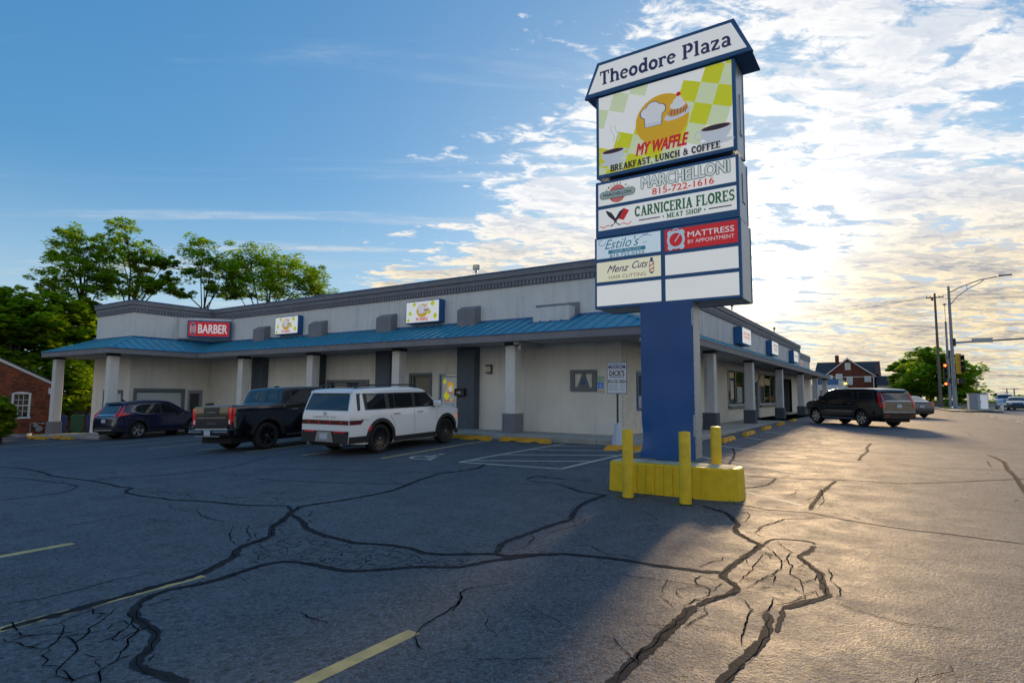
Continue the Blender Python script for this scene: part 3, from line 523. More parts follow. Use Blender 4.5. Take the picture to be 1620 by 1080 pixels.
NET=[[(-6.54,4.6),(-6.61,4.69),(-6.65,4.78)],[(-6.65,4.78),(-6.56,4.75),(-6.47,4.72)],[(-6.47,4.61),(-6.41,4.61),(-6.34,4.62)],[(-6.47,4.61),(-6.46,4.66),(-6.47,4.72)],[(-6.47,4.72),(-6.46,4.72),(-6.41,4.76)],[(-6.35,4.52),(-6.29,4.48),(-6.26,4.46)],[(-6.35,4.52),(-6.36,4.58),(-6.34,4.62)],[(-6.34,4.62),(-6.36,4.7),(-6.41,4.76)],[(-6.19,4.42),(-6.09,4.4),(-6.0,4.37)],[(-6.19,4.42),(-6.21,4.45),(-6.26,4.46)],[(-6.26,4.46),(-6.23,4.54),(-6.22,4.6)],[(-6.22,4.6),(-6.15,4.62),(-6.09,4.63)],[(-6.09,4.12),(-5.97,4.13),(-5.88,4.13)],[(-6.14,4.49),(-6.09,4.5),(-6.01,4.54)],[(-6.14,4.49),(-6.12,4.56),(-6.09,4.63)],[(-5.88,3.86),(-5.8,3.89),(-5.74,3.9)],[(-5.94,3.97),(-5.89,4.04),(-5.88,4.13)],[(-5.88,4.13),(-5.9,4.2),(-5.96,4.27)],[(-5.96,4.27),(-5.94,4.29),(-5.92,4.33)],[(-5.92,4.33),(-5.9,4.33),(-5.83,4.34)],[(-5.92,4.33),(-5.95,4.43),(-6.01,4.54)],[(-5.74,3.9),(-5.68,3.86),(-5.64,3.84)],[(-5.74,3.9),(-5.79,3.91),(-5.84,3.94)],[(-5.75,4.08),(-5.72,4.1),(-5.66,4.12)],[(-5.75,4.08),(-5.78,4.18),(-5.81,4.26)],[(-5.81,4.26),(-5.77,4.22),(-5.77,4.2)],[(-5.81,4.26),(-5.83,4.28),(-5.83,4.34)],[(-5.83,4.34),(-5.74,4.36),(-5.65,4.37)],[(-5.64,3.84),(-5.56,3.83),(-5.48,3.81)],[(-5.64,3.84),(-5.68,3.92),(-5.69,4.01)],[(-5.69,4.01),(-5.67,4.0),(-5.63,4.0)],[(-5.69,4.01),(-5.68,4.05),(-5.66,4.12)],[(-5.66,4.12),(-5.58,4.11),(-5.49,4.11)],[(-5.66,4.12),(-5.71,4.14),(-5.77,4.2)],[(-5.77,4.2),(-5.72,4.3),(-5.65,4.37)],[(-5.65,4.37),(-5.59,4.36),(-5.5,4.33)],[(-5.65,4.37),(-5.68,4.43),(-5.69,4.51)],[(-5.62,3.72),(-5.52,3.68),(-5.44,3.67)],[(-5.62,3.72),(-5.54,3.75),(-5.48,3.81)],[(-5.48,3.81),(-5.44,3.85),(-5.42,3.86)],[(-5.63,4.0),(-5.53,4.02),(-5.47,4.0)],[(-5.49,4.11),(-5.43,4.1),(-5.4,4.07)],[(-5.49,4.11),(-5.53,4.21),(-5.6,4.28)],[(-5.6,4.28),(-5.56,4.31),(-5.5,4.33)],[(-5.5,4.33),(-5.47,4.35),(-5.41,4.4)],[(-5.5,4.33),(-5.54,4.4),(-5.56,4.47)],[(-5.4,3.63),(-5.33,3.59),(-5.27,3.56)],[(-5.4,3.63),(-5.43,3.66),(-5.44,3.67)],[(-5.44,3.67),(-5.37,3.71),(-5.31,3.71)],[(-5.44,3.67),(-5.44,3.77),(-5.42,3.86)],[(-5.42,3.86),(-5.34,3.84),(-5.25,3.82)],[(-5.42,3.86),(-5.45,3.92),(-5.47,4.0)],[(-5.47,4.0),(-5.41,3.97),(-5.38,3.95)],[(-5.47,4.0),(-5.43,4.04),(-5.4,4.07)],[(-5.4,4.07),(-5.45,4.17),(-5.49,4.28)],[(-5.49,4.28),(-5.39,4.25),(-5.29,4.23)],[(-5.49,4.28),(-5.44,4.35),(-5.41,4.4)],[(-5.41,4.4),(-5.35,4.4),(-5.26,4.36)],[(-5.31,3.47),(-5.23,3.49),(-5.16,3.5)],[(-5.31,3.47),(-5.29,3.52),(-5.27,3.56)],[(-5.27,3.56),(-5.29,3.65),(-5.31,3.71)],[(-5.31,3.71),(-5.24,3.71),(-5.16,3.69)],[(-5.31,3.71),(-5.27,3.77),(-5.25,3.82)],[(-5.25,3.82),(-5.29,3.88),(-5.38,3.95)],[(-5.24,4.08),(-5.19,4.13),(-5.11,4.16)],[(-5.29,4.23),(-5.26,4.26),(-5.24,4.26)],[(-5.29,4.23),(-5.26,4.28),(-5.26,4.36)],[(-5.26,4.36),(-5.19,4.39),(-5.12,4.4)],[(-5.26,4.36),(-5.3,4.4),(-5.32,4.46)],[(-5.11,3.62),(-5.12,3.66),(-5.16,3.69)],[(-5.16,3.69),(-5.16,3.75),(-5.13,3.85)],[(-5.13,3.85),(-5.15,3.95),(-5.2,4.03)],[(-5.2,4.03),(-5.13,3.96),(-5.08,3.94)],[(-5.2,4.03),(-5.14,4.1),(-5.11,4.16)],[(-5.24,4.26),(-5.15,4.27),(-5.06,4.26)],[(-5.24,4.26),(-5.18,4.33),(-5.12,4.4)],[(-5.12,4.4),(-5.08,4.4),(-5.02,4.42)],[(-5.08,3.71),(-5.04,3.76),(-4.98,3.83)],[(-4.98,3.83),(-5.04,3.87),(-5.08,3.94)],[(-5.08,3.94),(-5.07,4.04),(-5.04,4.12)],[(-5.04,4.12),(-4.94,4.14),(-4.86,4.12)],[(-5.06,4.26),(-4.99,4.25),(-4.9,4.22)],[(-5.06,4.26),(-5.02,4.32),(-5.02,4.42)],[(-5.02,4.42),(-4.94,4.38),(-4.88,4.34)],[(-5.02,4.42),(-5.05,4.44),(-5.06,4.47)],[(-4.98,3.7),(-4.94,3.81),(-4.9,3.9)],[(-4.9,3.9),(-4.8,3.9),(-4.73,3.86)],[(-4.86,4.12),(-4.8,4.13),(-4.72,4.11)],[(-4.86,4.12),(-4.86,4.18),(-4.9,4.22)],[(-4.9,4.22),(-4.87,4.21),(-4.86,4.21)],[(-4.9,4.22),(-4.89,4.29),(-4.88,4.34)],[(-4.88,4.34),(-4.94,4.41),(-4.98,4.46)],[(-4.81,3.74),(-4.75,3.81),(-4.73,3.86)],[(-4.73,3.86),(-4.68,3.86),(-4.62,3.88)],[(-4.73,3.86),(-4.76,3.92),(-4.81,3.95)],[(-4.81,3.95),(-4.76,3.99),(-4.72,4.02)],[(-4.72,4.11),(-4.79,4.15),(-4.86,4.21)],[(-4.86,4.21),(-4.76,4.25),(-4.64,4.29)],[(-4.86,4.21),(-4.79,4.26),(-4.71,4.35)],[(-4.71,4.35),(-4.68,4.37),(-4.63,4.41)],[(-4.82,4.52),(-4.75,4.53),(-4.65,4.51)],[(-4.71,3.73),(-4.66,3.81),(-4.62,3.88)],[(-4.62,3.88),(-4.66,3.94),(-4.72,4.02)],[(-4.72,4.02),(-4.63,4.0),(-4.52,4.02)],[(-4.57,4.13),(-4.51,4.15),(-4.45,4.15)],[(-4.57,4.13),(-4.62,4.21),(-4.64,4.29)],[(-4.64,4.29),(-4.64,4.35),(-4.63,4.41)],[(-4.63,4.41),(-4.64,4.44),(-4.65,4.51)],[(-4.65,4.51),(-4.57,4.5),(-4.51,4.49)],[(-4.57,3.76),(-4.51,3.81),(-4.48,3.84)],[(-4.48,3.84),(-4.49,3.93),(-4.52,4.02)],[(-4.52,4.02),(-4.44,4.02),(-4.39,4.0)],[(-4.52,4.02),(-4.49,4.08),(-4.45,4.15)],[(-4.45,4.15),(-4.39,4.12),(-4.35,4.07)],[(-4.45,4.15),(-4.51,4.21),(-4.54,4.26)],[(-4.54,4.26),(-4.46,4.23),(-4.4,4.2)],[(-4.54,4.26),(-4.49,4.32),(-4.48,4.38)],[(-4.48,4.38),(-4.42,4.37),(-4.36,4.34)],[(-4.51,4.49),(-4.45,4.52),(-4.44,4.54)],[(-4.51,4.49),(-4.5,4.58),(-4.53,4.65)],[(-4.39,4.0),(-4.37,4.0),(-4.34,4.02)],[(-4.39,4.0),(-4.39,4.03),(-4.35,4.07)],[(-4.35,4.07),(-4.26,4.08),(-4.19,4.09)],[(-4.35,4.07),(-4.38,4.12),(-4.4,4.2)],[(-4.4,4.2),(-4.37,4.26),(-4.36,4.34)],[(-4.36,4.34),(-4.28,4.39),(-4.22,4.41)],[(-4.36,4.34),(-4.4,4.45),(-4.44,4.54)],[(-4.44,4.54),(-4.39,4.54),(-4.31,4.52)],[(-4.24,3.82),(-4.28,3.93),(-4.34,4.02)],[(-4.34,4.02),(-4.27,4.07),(-4.19,4.09)],[(-4.19,4.09),(-4.14,4.1),(-4.11,4.11)],[(-4.27,4.23),(-4.24,4.31),(-4.22,4.41)],[(-4.31,4.52),(-4.26,4.54),(-4.2,4.55)],[(-4.16,3.95),(-4.15,4.02),(-4.11,4.11)],[(-4.11,4.11),(-4.12,4.15),(-4.12,4.21)],[(-4.12,4.21),(-4.11,4.33),(-4.12,4.41)],[(-4.12,4.41),(-4.02,4.38),(-3.92,4.39)],[(-4.12,4.41),(-4.16,4.48),(-4.2,4.55)],[(-4.2,4.55),(-4.09,4.52),(-3.99,4.46)],[(-4.06,4.29),(-3.99,4.26),(-3.89,4.23)],[(-4.06,4.29),(-4.0,4.32),(-3.92,4.39)],[(-3.92,4.39),(-3.9,4.38),(-3.85,4.39)],[(-3.92,4.39),(-3.96,4.42),(-3.99,4.46)],[(-3.99,4.46),(-3.92,4.46),(-3.86,4.47)],[(-3.85,4.39),(-3.87,4.45),(-3.86,4.47)],[(-3.86,4.47),(-3.85,4.47),(-3.79,4.51)],[(-3.86,4.47),(-3.86,4.6),(-3.85,4.68)],[(-3.79,4.51),(-3.71,4.48),(-3.6,4.48)],[(-3.79,4.51),(-3.75,4.58),(-3.67,4.63)],[(-3.67,4.63),(-3.63,4.63),(-3.6,4.64)],[(-3.67,4.63),(-3.69,4.7),(-3.73,4.77)],[(-3.6,4.48),(-3.58,4.56),(-3.6,4.64)],[(-3.6,4.64),(-3.62,4.7),(-3.64,4.75)],[(-10.83,5.08),(-10.74,5.08),(-10.6,5.05)],[(-10.69,4.8),(-10.67,4.95),(-10.6,5.05)],[(-10.6,5.05),(-10.63,5.12),(-10.65,5.26)],[(-10.65,5.26),(-10.64,5.38),(-10.6,5.45)],[(-10.26,5.0),(-10.17,5.02),(-10.09,4.99)],[(-10.26,5.0),(-10.4,5.1),(-10.49,5.26)],[(-10.49,5.26),(-10.35,5.34),(-10.25,5.43)],[(-10.27,4.83),(-10.13,4.86),(-9.98,4.86)],[(-10.27,4.83),(-10.2,4.92),(-10.09,4.99)],[(-10.09,4.99),(-9.92,5.02),(-9.81,4.98)],[(-10.09,4.99),(-10.19,5.09),(-10.27,5.19)],[(-9.98,4.86),(-9.82,4.83),(-9.7,4.83)],[(-9.81,4.98),(-9.89,5.1),(-9.91,5.18)],[(-9.91,5.18),(-9.89,5.32),(-9.84,5.5)],[(-9.7,4.83),(-9.65,4.94),(-9.6,4.99)],[(-9.6,4.99),(-9.46,5.03),(-9.38,5.05)],[(-9.6,4.99),(-9.7,5.1),(-9.74,5.17)],[(-9.74,5.17),(-9.66,5.17),(-9.56,5.16)],[(-9.74,5.17),(-9.7,5.35),(-9.69,5.5)],[(-9.38,5.05),(-9.23,5.02),(-9.13,4.96)],[(-9.38,5.05),(-9.45,5.1),(-9.56,5.16)],[(-9.56,5.16),(-9.46,5.3),(-9.38,5.41)],[(-9.34,4.82),(-9.24,4.89),(-9.13,4.96)],[(-9.13,4.96),(-9.05,5.0),(-8.97,5.06)],[(-9.13,4.96),(-9.21,5.16),(-9.31,5.3)],[(-9.2,5.41),(-9.1,5.4),(-8.96,5.43)],[(-8.97,5.06),(-9.02,5.12),(-9.12,5.23)],[(-9.12,5.23),(-9.05,5.3),(-8.96,5.43)],[(-8.96,5.43),(-8.99,5.51),(-9.05,5.59)],[(-8.8,5.08),(-8.81,5.22),(-8.82,5.31)],[(-8.82,5.31),(-8.78,5.3),(-8.68,5.29)],[(-8.82,5.31),(-8.81,5.37),(-8.8,5.38)],[(-8.8,5.38),(-8.64,5.48),(-8.52,5.51)],[(-8.68,5.29),(-8.6,5.41),(-8.52,5.51)],[(-8.52,5.51),(-8.47,5.47),(-8.34,5.48)],[(-8.45,5.17),(-8.38,5.22),(-8.29,5.21)],[(-8.34,5.48),(-8.23,5.46),(-8.17,5.48)],[(-8.34,5.48),(-8.45,5.58),(-8.52,5.65)],[(-8.52,5.65),(-8.36,5.66),(-8.24,5.73)],[(-8.29,5.21),(-8.22,5.33),(-8.17,5.48)],[(-8.17,5.48),(-8.01,5.47),(-7.85,5.53)],[(-8.24,5.73),(-8.1,5.7),(-7.93,5.64)],[(-8.24,5.73),(-8.14,5.76),(-8.06,5.84)],[(-8.06,5.84),(-7.95,5.86),(-7.9,5.94)],[(-7.85,5.53),(-7.89,5.56),(-7.93,5.64)],[(-7.93,5.64),(-7.93,5.8),(-7.9,5.94)],[(-7.9,5.94),(-7.8,5.92),(-7.7,5.96)],[(-7.59,5.42),(-7.69,5.51),(-7.76,5.65)],[(-7.76,5.65),(-7.7,5.79),(-7.7,5.96)],[(-7.7,5.96),(-7.74,6.03),(-7.74,6.09)],[(-7.55,6.08),(-7.46,6.06),(-7.34,6.07)],[(-6.72,4.5),(-6.58,4.56),(-6.42,4.58)],[(-6.58,4.27),(-6.51,4.43),(-6.42,4.58)],[(-6.11,4.07),(-6.24,4.13),(-6.3,4.21)],[(-5.97,3.85),(-5.9,3.97),(-5.83,4.05)],[(-1.37,5.94),(-1.29,5.94),(-1.22,5.95)],[(-1.32,6.15),(-1.21,6.17),(-1.13,6.23)],[(-1.32,6.15),(-1.36,6.25),(-1.39,6.38)],[(-1.39,6.38),(-1.37,6.43),(-1.39,6.48)],[(-1.23,5.39),(-1.15,5.43),(-1.09,5.43)],[(-1.18,5.59),(-1.23,5.63),(-1.26,5.67)],[(-1.2,6.07),(-1.15,6.06),(-1.05,6.08)],[(-1.13,6.23),(-1.22,6.3),(-1.27,6.38)],[(-1.18,6.48),(-1.22,6.59),(-1.29,6.73)],[(-1.29,6.73),(-1.24,6.69),(-1.15,6.63)],[(-0.99,5.29),(-0.92,5.24),(-0.85,5.2)],[(-1.09,5.43),(-1.03,5.43),(-0.97,5.44)],[(-1.09,5.43),(-1.06,5.49),(-0.99,5.57)],[(-1.13,5.73),(-1.03,5.76),(-0.93,5.77)],[(-1.13,5.73),(-1.08,5.82),(-1.03,5.93)],[(-1.05,6.08),(-1.03,6.11),(-1.02,6.17)],[(-1.02,6.17),(-0.9,6.2),(-0.8,6.22)],[(-1.15,6.33),(-1.09,6.43),(-1.04,6.52)],[(-0.97,5.44),(-0.88,5.38),(-0.79,5.36)],[(-0.97,5.44),(-0.88,5.5),(-0.84,5.54)],[(-0.93,5.77),(-0.9,5.81),(-0.84,5.85)],[(-0.84,5.85),(-0.76,5.86),(-0.64,5.9)],[(-0.94,6.1),(-0.87,6.1),(-0.77,6.09)],[(-0.92,6.32),(-0.88,6.43),(-0.81,6.5)],[(-0.79,5.36),(-0.75,5.46),(-0.68,5.51)],[(-1.54,4.58),(-1.58,4.65),(-1.67,4.73)],[(-1.55,4.83),(-1.45,4.86),(-1.39,4.88)],[(-1.55,4.83),(-1.63,4.92),(-1.66,4.99)],[(-1.66,4.99),(-1.59,5.13),(-1.5,5.23)],[(-1.5,5.23),(-1.43,5.19),(-1.37,5.15)],[(-1.51,4.75),(-1.44,4.82),(-1.39,4.88)],[(-1.43,5.05),(-1.42,5.08),(-1.37,5.15)],[(-5.06,1.95),(-5.06,2.03),(-5.07,2.14)],[(-4.87,1.51),(-4.88,1.62),(-4.85,1.69)],[(-4.84,1.98),(-4.89,2.04),(-4.9,2.07)],[(-4.67,1.47),(-4.65,1.55),(-4.69,1.67)],[(-4.69,1.67),(-4.65,1.8),(-4.56,1.95)],[(-4.56,1.95),(-4.64,2.02),(-4.67,2.1)],[(-4.67,2.1),(-4.62,2.1),(-4.55,2.08)],[(-4.41,1.95),(-4.36,1.91),(-4.29,1.92)],[(-4.27,1.71),(-4.18,1.72),(-4.14,1.75)],[(-4.29,1.92),(-4.36,2.01),(-4.4,2.16)],[(-16.32,4.99),(-16.18,4.92),(-16.04,4.85)],[(-15.59,4.61),(-15.56,4.65),(-15.43,4.67)],[(-14.97,4.42),(-14.68,4.5),(-14.43,4.54)],[(-14.97,4.42),(-15.01,4.72),(-15.13,4.92)],[(-14.62,4.25),(-14.54,4.44),(-14.43,4.54)],[(-14.43,4.54),(-14.26,4.59),(-14.04,4.61)],[(-14.43,4.54),(-14.63,4.71),(-14.79,4.87)],[(-13.69,4.58),(-13.55,4.62),(-13.41,4.67)],[(-13.47,4.04),(-13.39,4.3),(-13.41,4.67)],[(-13.28,4.14),(-13.09,4.36),(-12.9,4.57)],[(-12.9,4.57),(-12.64,4.55),(-12.46,4.46)],[(-11.4,4.47),(-11.14,4.5),(-10.92,4.48)],[(-10.3,4.02),(-10.13,4.31),(-10.0,4.63)],[(-9.49,4.08),(-9.44,4.29),(-9.32,4.59)],[(-1.75,10.99),(-1.66,11.07),(-1.5,11.09)],[(-1.87,11.21),(-1.71,11.22),(-1.52,11.27)],[(-1.63,10.35),(-1.54,10.39),(-1.5,10.5)],[(-1.5,10.5),(-1.42,10.49),(-1.28,10.46)],[(-1.5,11.72),(-1.42,11.78),(-1.33,11.77)],[(-1.25,9.68),(-1.17,9.89),(-1.13,10.08)],[(-1.13,10.08),(-1.03,10.06),(-0.9,9.98)],[(-1.39,10.21),(-1.32,10.32),(-1.28,10.46)],[(-1.28,10.46),(-1.11,10.49),(-0.94,10.52)],[(-1.27,10.87),(-1.19,10.87),(-1.1,10.84)],[(-1.13,11.48),(-1.24,11.65),(-1.33,11.77)],[(-1.07,9.79),(-0.98,9.89),(-0.9,9.98)],[(-0.99,10.36),(-0.94,10.44),(-0.94,10.52)],[(-8.84,4.5),(-8.68,4.43),(-8.51,4.39)],[(-8.51,4.39),(-8.43,4.42),(-8.27,4.4)],[(-8.27,4.4),(-8.14,4.38),(-7.96,4.46)],[(-8.27,4.4),(-8.29,4.63),(-8.28,4.84)],[(-7.79,4.77),(-7.64,4.89),(-7.41,5.04)],[(-6.44,10.15),(-6.52,10.27),(-6.52,10.42)],[(-6.52,10.42),(-6.44,10.38),(-6.34,10.37)],[(-6.11,10.22),(-5.95,10.17),(-5.83,10.06)],[(-6.34,10.37),(-6.17,10.44),(-5.97,10.55)],[(-6.06,9.84),(-5.96,9.97),(-5.83,10.06)],[(-5.83,10.06),(-5.9,10.32),(-5.97,10.55)],[(-5.65,9.18),(-5.53,9.4),(-5.49,9.58)],[(-5.64,10.22),(-5.68,10.31),(-5.73,10.35)],[(-5.28,9.53),(-5.25,9.73),(-5.28,9.95)],[(-5.28,9.95),(-5.33,10.1),(-5.32,10.2)],[(-5.32,10.2),(-5.08,10.13),(-4.89,10.14)],[(-5.02,9.22),(-4.89,9.41),(-4.83,9.64)],[(-5.05,9.79),(-4.96,9.94),(-4.89,10.14)],[(-4.7,9.25),(-4.67,9.33),(-4.55,9.33)],[(-4.7,9.25),(-4.66,9.33),(-4.55,9.44)],[(-11.4,7.02),(-11.11,6.9),(-10.87,6.79)],[(-11.3,6.5),(-11.09,6.64),(-10.87,6.79)],[(-10.87,6.79),(-10.7,6.93),(-10.62,6.96)],[(-10.87,6.79),(-10.94,7.16),(-11.05,7.44)],[(-10.76,6.46),(-10.69,6.7),(-10.62,6.96)],[(-1.56,3.66),(-1.47,3.58),(-1.4,3.51)],[(-1.56,3.66),(-1.66,3.77),(-1.75,3.8)],[(-1.4,3.51),(-1.45,3.62),(-1.46,3.77)]]
TREES={'a':((-46.6,18.11,4.24),[(-47.17,16.58,12.56,1.4,0.7),(-47.43,15.83,11.24,1.29,0.77),(-46.97,17.15,11.23,1.49,0.88),(-46.59,18.15,11.62,1.11,0.71),(-47.34,16.08,9.74,1.46,0.86),(-46.82,17.56,9.95,1.32,0.7),(-47.55,15.45,8.58,1.1,0.68),(-47.03,16.98,8.46,1.3,0.61),(-46.6,18.11,9.13,0.89,0.71)]),'b':((-47.18,19.37,4.34),[(-47.05,19.69,12.95,1.39,0.83),(-46.69,20.52,12.14,1.4,1.03),(-47.09,19.58,11.52,1.57,0.92),(-46.37,21.23,11.14,0.94,0.66),(-47.34,18.97,9.8,1.18,0.64),(-46.59,20.74,10.03,1.21,0.56),(-46.96,19.89,9.08,1.38,0.55),(-46.0,22.02,11.54,1.05,0.48),(-46.25,21.5,9.41,1.04,0.57),(-45.83,22.38,10.23,0.76,0.57)]),'c':((-46.01,24.23,4.61),[(-45.76,24.7,13.06,1.4,0.8),(-45.46,25.25,12.11,1.71,0.9),(-45.92,24.4,11.19,1.29,0.7),(-45.0,26.06,11.55,1.22,0.81),(-44.58,26.77,10.6,1.02,0.71),(-45.19,25.73,9.98,1.21,0.5),(-46.42,23.44,9.38,0.88,0.39)]),'d':((-46.14,29.93,4.97),[(-46.61,29.2,13.26,2.07,1.09),(-45.64,30.7,13.04,2.1,1.11),(-44.89,31.79,12.31,1.9,1.12),(-47.1,28.4,12.22,1.41,0.97),(-46.16,29.91,11.28,2.41,0.99),(-43.94,33.08,11.87,1.69,0.9),(-43.44,33.74,11.07,1.47,0.68),(-44.99,31.63,10.5,2.22,0.67),(-47.05,28.48,10.2,1.4,0.54)]),'m1':((-44.99,13.61,0.05),[(-45.15,13.04,6.99,1.47,0.85),(-45.29,12.55,5.77,1.53,1.07),(-44.92,13.84,5.69,1.49,1.02),(-45.14,13.08,4.07,1.62,1.0),(-45.46,11.94,4.58,1.51,1.13),(-45.2,12.88,2.72,1.83,0.99)]),'m2':((-45.31,15.84,-0.01),[(-45.45,15.43,6.92,1.48,0.82),(-45.58,15.05,5.65,1.54,0.98),(-45.15,16.29,5.54,1.41,1.08),(-45.39,15.6,4.05,1.8,1.06),(-45.62,14.94,2.4,1.69,1.05),(-45.14,16.31,2.43,1.57,1.07),(-45.28,15.93,1.0,1.63,0.65)]),'m3':((-46.6,18.12,-0.11),[(-46.82,17.54,7.29,0.96,0.7),(-46.67,17.95,6.0,1.23,1.05),(-46.63,18.04,4.24,1.31,1.14),(-46.59,18.14,2.5,1.31,0.96)]),'s':((-42.0,16.17,-0.13),[(-42.07,15.96,2.47,0.63,0.55),(-41.97,16.25,1.7,0.55,0.55),(-42.11,15.86,1.23,0.54,0.47),(-41.92,16.35,0.84,0.47,0.39)]),'r':((3.02,104.96,0.67),[(3.64,104.94,7.52,2.75,1.47),(1.53,104.99,6.28,2.6,1.67),(5.4,104.86,5.84,2.89,1.63),(3.3,104.95,5.15,4.04,1.83),(0.06,105.0,4.44,1.87,1.5),(6.77,104.78,4.38,1.43,1.25),(1.93,104.98,3.32,3.33,1.11),(4.91,104.88,3.31,2.9,1.09),(7.03,104.76,2.42,1.25,0.62),(-0.27,105.0,5.85,1.32,1.13),(0.74,105.0,2.39,1.49,0.56)]),'b1':((5.47,97.85,0.44),[(5.18,97.86,1.36,1.34,0.67),(6.3,97.8,1.2,1.0,0.58),(6.88,97.76,2.2,0.83,0.66),(5.89,97.82,2.36,0.67,0.5)]),'b2':((9.83,111.57,0.35),[(10.1,111.54,2.86,0.84,0.56),(10.94,111.46,2.3,0.56,0.46),(9.48,111.6,2.11,0.75,0.56),(11.08,111.45,0.83,1.11,0.46),(10.14,111.54,0.81,1.3,0.56)]),'b3':((18.8,158.89,-0.1),[(17.38,159.05,1.31,1.57,0.79),(19.59,158.8,1.85,1.3,0.78),(20.82,158.64,1.35,1.54,1.03),(18.35,158.94,0.8,1.83,0.65)]),'b4':((0.74,120.0,0.08),[(-0.09,120.0,1.23,1.07,0.53),(1.25,119.99,1.67,0.95,0.53),(2.1,119.98,1.15,1.05,0.53)]),'h':((-32.7,9.32,-0.19),[(-32.72,9.25,1.04,0.44,0.27),(-32.65,9.47,0.63,0.33,0.39),(-32.75,9.13,0.63,0.49,0.44),(-32.69,9.34,0.16,0.38,0.38),(-32.78,9.03,0.09,0.49,0.38)])}
# ================================================================ ground, lot, road, walk
def edge(y): return 7.4 - .0522 * y
def frange(a, b, s):
    n = int(round((b - a) / s)); return [a + (b - a) * i / n for i in range(n + 1)]
g = MB()
gx = [-900, -500, -300, -180, -120, -80, -60] + frange(-50, 14, 4) + [20, 40, 80, 160, 300, 600, 900]
gy = [-300, -120, -60, -30] + frange(-20, 120, 4) + [150, 200, 300, 500, 900, 1500, 2600]
for y in gy:
    for x in gx: g.v.append((x, y, gz(x, y) - .05))
for j in range(len(gy) - 1):
    for i in range(len(gx) - 1):
        a = j * len(gx) + i; g.f.append((a, a + 1, a + 1 + len(gx), a + len(gx))); g.m.append(0)
g.build('ground', M['soil'], kind='structure', smooth=True)
g = MB()
xs = [-75, -60] + frange(-50, 3, .5); fr = [.2, .4, .6, .8, 1.0]
ys = frange(-30, -6, 2)[:-1] + frange(-6, 50, .5) + frange(52, 80, 2)
row = len(xs) + len(fr)
for y in ys:
    e = edge(y)
    for x in xs: g.v.append((x, y, gz(x, y)))
    for f in fr: x = 3 + (e - 3) * f; g.v.append((x, y, gz(x, y)))
for j in range(len(ys) - 1):
    for i in range(row - 1):
        a = j * row + i; g.f.append((a, a + 1, a + 1 + row, a + row)); g.m.append(0)
g.build('parking_lot', M['asphalt'], kind='structure', smooth=True)
g = MB(); g2 = MB()
ys = frange(-30, 260, 5)
for y0, y1 in zip(ys, ys[1:]):
    for x0, x1, d, mb in ((edge(0) - edge(0) + .42, 15.5, -.03, g), (.0, .42, .0, g2)):
        P = []
        for x, y in ((x0, y0), (x1, y0), (x1, y1), (x0, y1)):
            X_ = (edge(min(y, 78)) + x); P.append((X_, y, gz(X_, y) + d + (.015 if mb is g2 else 0)))
        mb.face(P)
g.build('road', M['road'], kind='structure'); g2.build('gutter_strip', M['concrete'], kind='structure')
g = MB()
for x0, x1 in zip(frange(-70, 120, 10), frange(-70, 120, 10)[1:]):
    g.face([(x0, 82, gz(x0, 82) - .02), (x1, 82, gz(x1, 82) - .02), (x1, 99, gz(x1, 99) - .02), (x0, 99, gz(x0, 99) - .02)])
g.build('cross_street', M['road'], kind='structure')

def ribbon(mb, pts, width, lift, jit=0.0, seg=.12, taper=False, r=rnd):
    P = [Vector((p[0], p[1], 0)) for p in pts]; Q = [P[0]]
    for a, b in zip(P, P[1:]):
        n = max(1, int((b - a).length / seg))
        for i in range(1, n + 1):
            q = a.lerp(b, i / n)
            if i < n or True: q = q + Vector((r.uniform(-1, 1), r.uniform(-1, 1), 0)) * jit
            Q.append(q)
    L = []
    for i, q in enumerate(Q):
        d = Q[min(i + 1, len(Q) - 1)] - Q[max(i - 1, 0)]
        if d.length < 1e-6: d = Vector((1, 0, 0))
        d.normalize(); nrm = Vector((-d.y, d.x, 0)); wd = width * (1 + r.uniform(-.28, .28)) * .5
        if taper: wd *= max(.15, math.sin(math.pi * (i + .5) / len(Q)) ** .5)
        if i in (0, len(Q) - 1): wd *= .4
        L.append((q + nrm * wd, q - nrm * wd))
    for (a, b), (c, e) in zip(L, L[1:]):
        mb.face([(p.x, p.y, gz(p.x, p.y) + lift) for p in (b, e, c, a)])
mb = MB()
for k, (wd, pts) in enumerate(SEALS):
    ribbon(mb, pts, wd * .66, .0030 + .0003 * (k % 5), .006, .04)
mb.build('crack_sealant_bands', M['seal'], kind='structure')
mb = MB()
for k, pts in enumerate(CRACKS): ribbon(mb, pts, .0105, .0050 + .0003 * (k % 4), .010, .05, True)
for k, pts in enumerate(NET): ribbon(mb, pts, .0085, .0046 + .0003 * (k % 4), .009, .05, True)
for k, (wd, pts) in enumerate(SEALS):                      # hairlines that run along the sealed joints
    if wd >= .09:
        off = rnd.uniform(-.06, .06); ribbon(mb, [(p[0] + off, p[1] + off * .5) for p in pts], .006, .0064, .03, .08, True)
for k in range(90):                                        # short stray hairlines
    x = rnd.uniform(-14, 4); y = rnd.uniform(2.2, 13); a = rnd.uniform(0, 6.28); P = [(x, y)]
    for _ in range(rnd.randint(3, 8)):
        a += rnd.uniform(-.7, .7); x += math.cos(a) * .13; y += math.sin(a) * .13; P.append((x, y))
    ribbon(mb, P, .006, .0066, .012, .04, True)
mb.build('open_cracks', M['crack'], kind='structure')

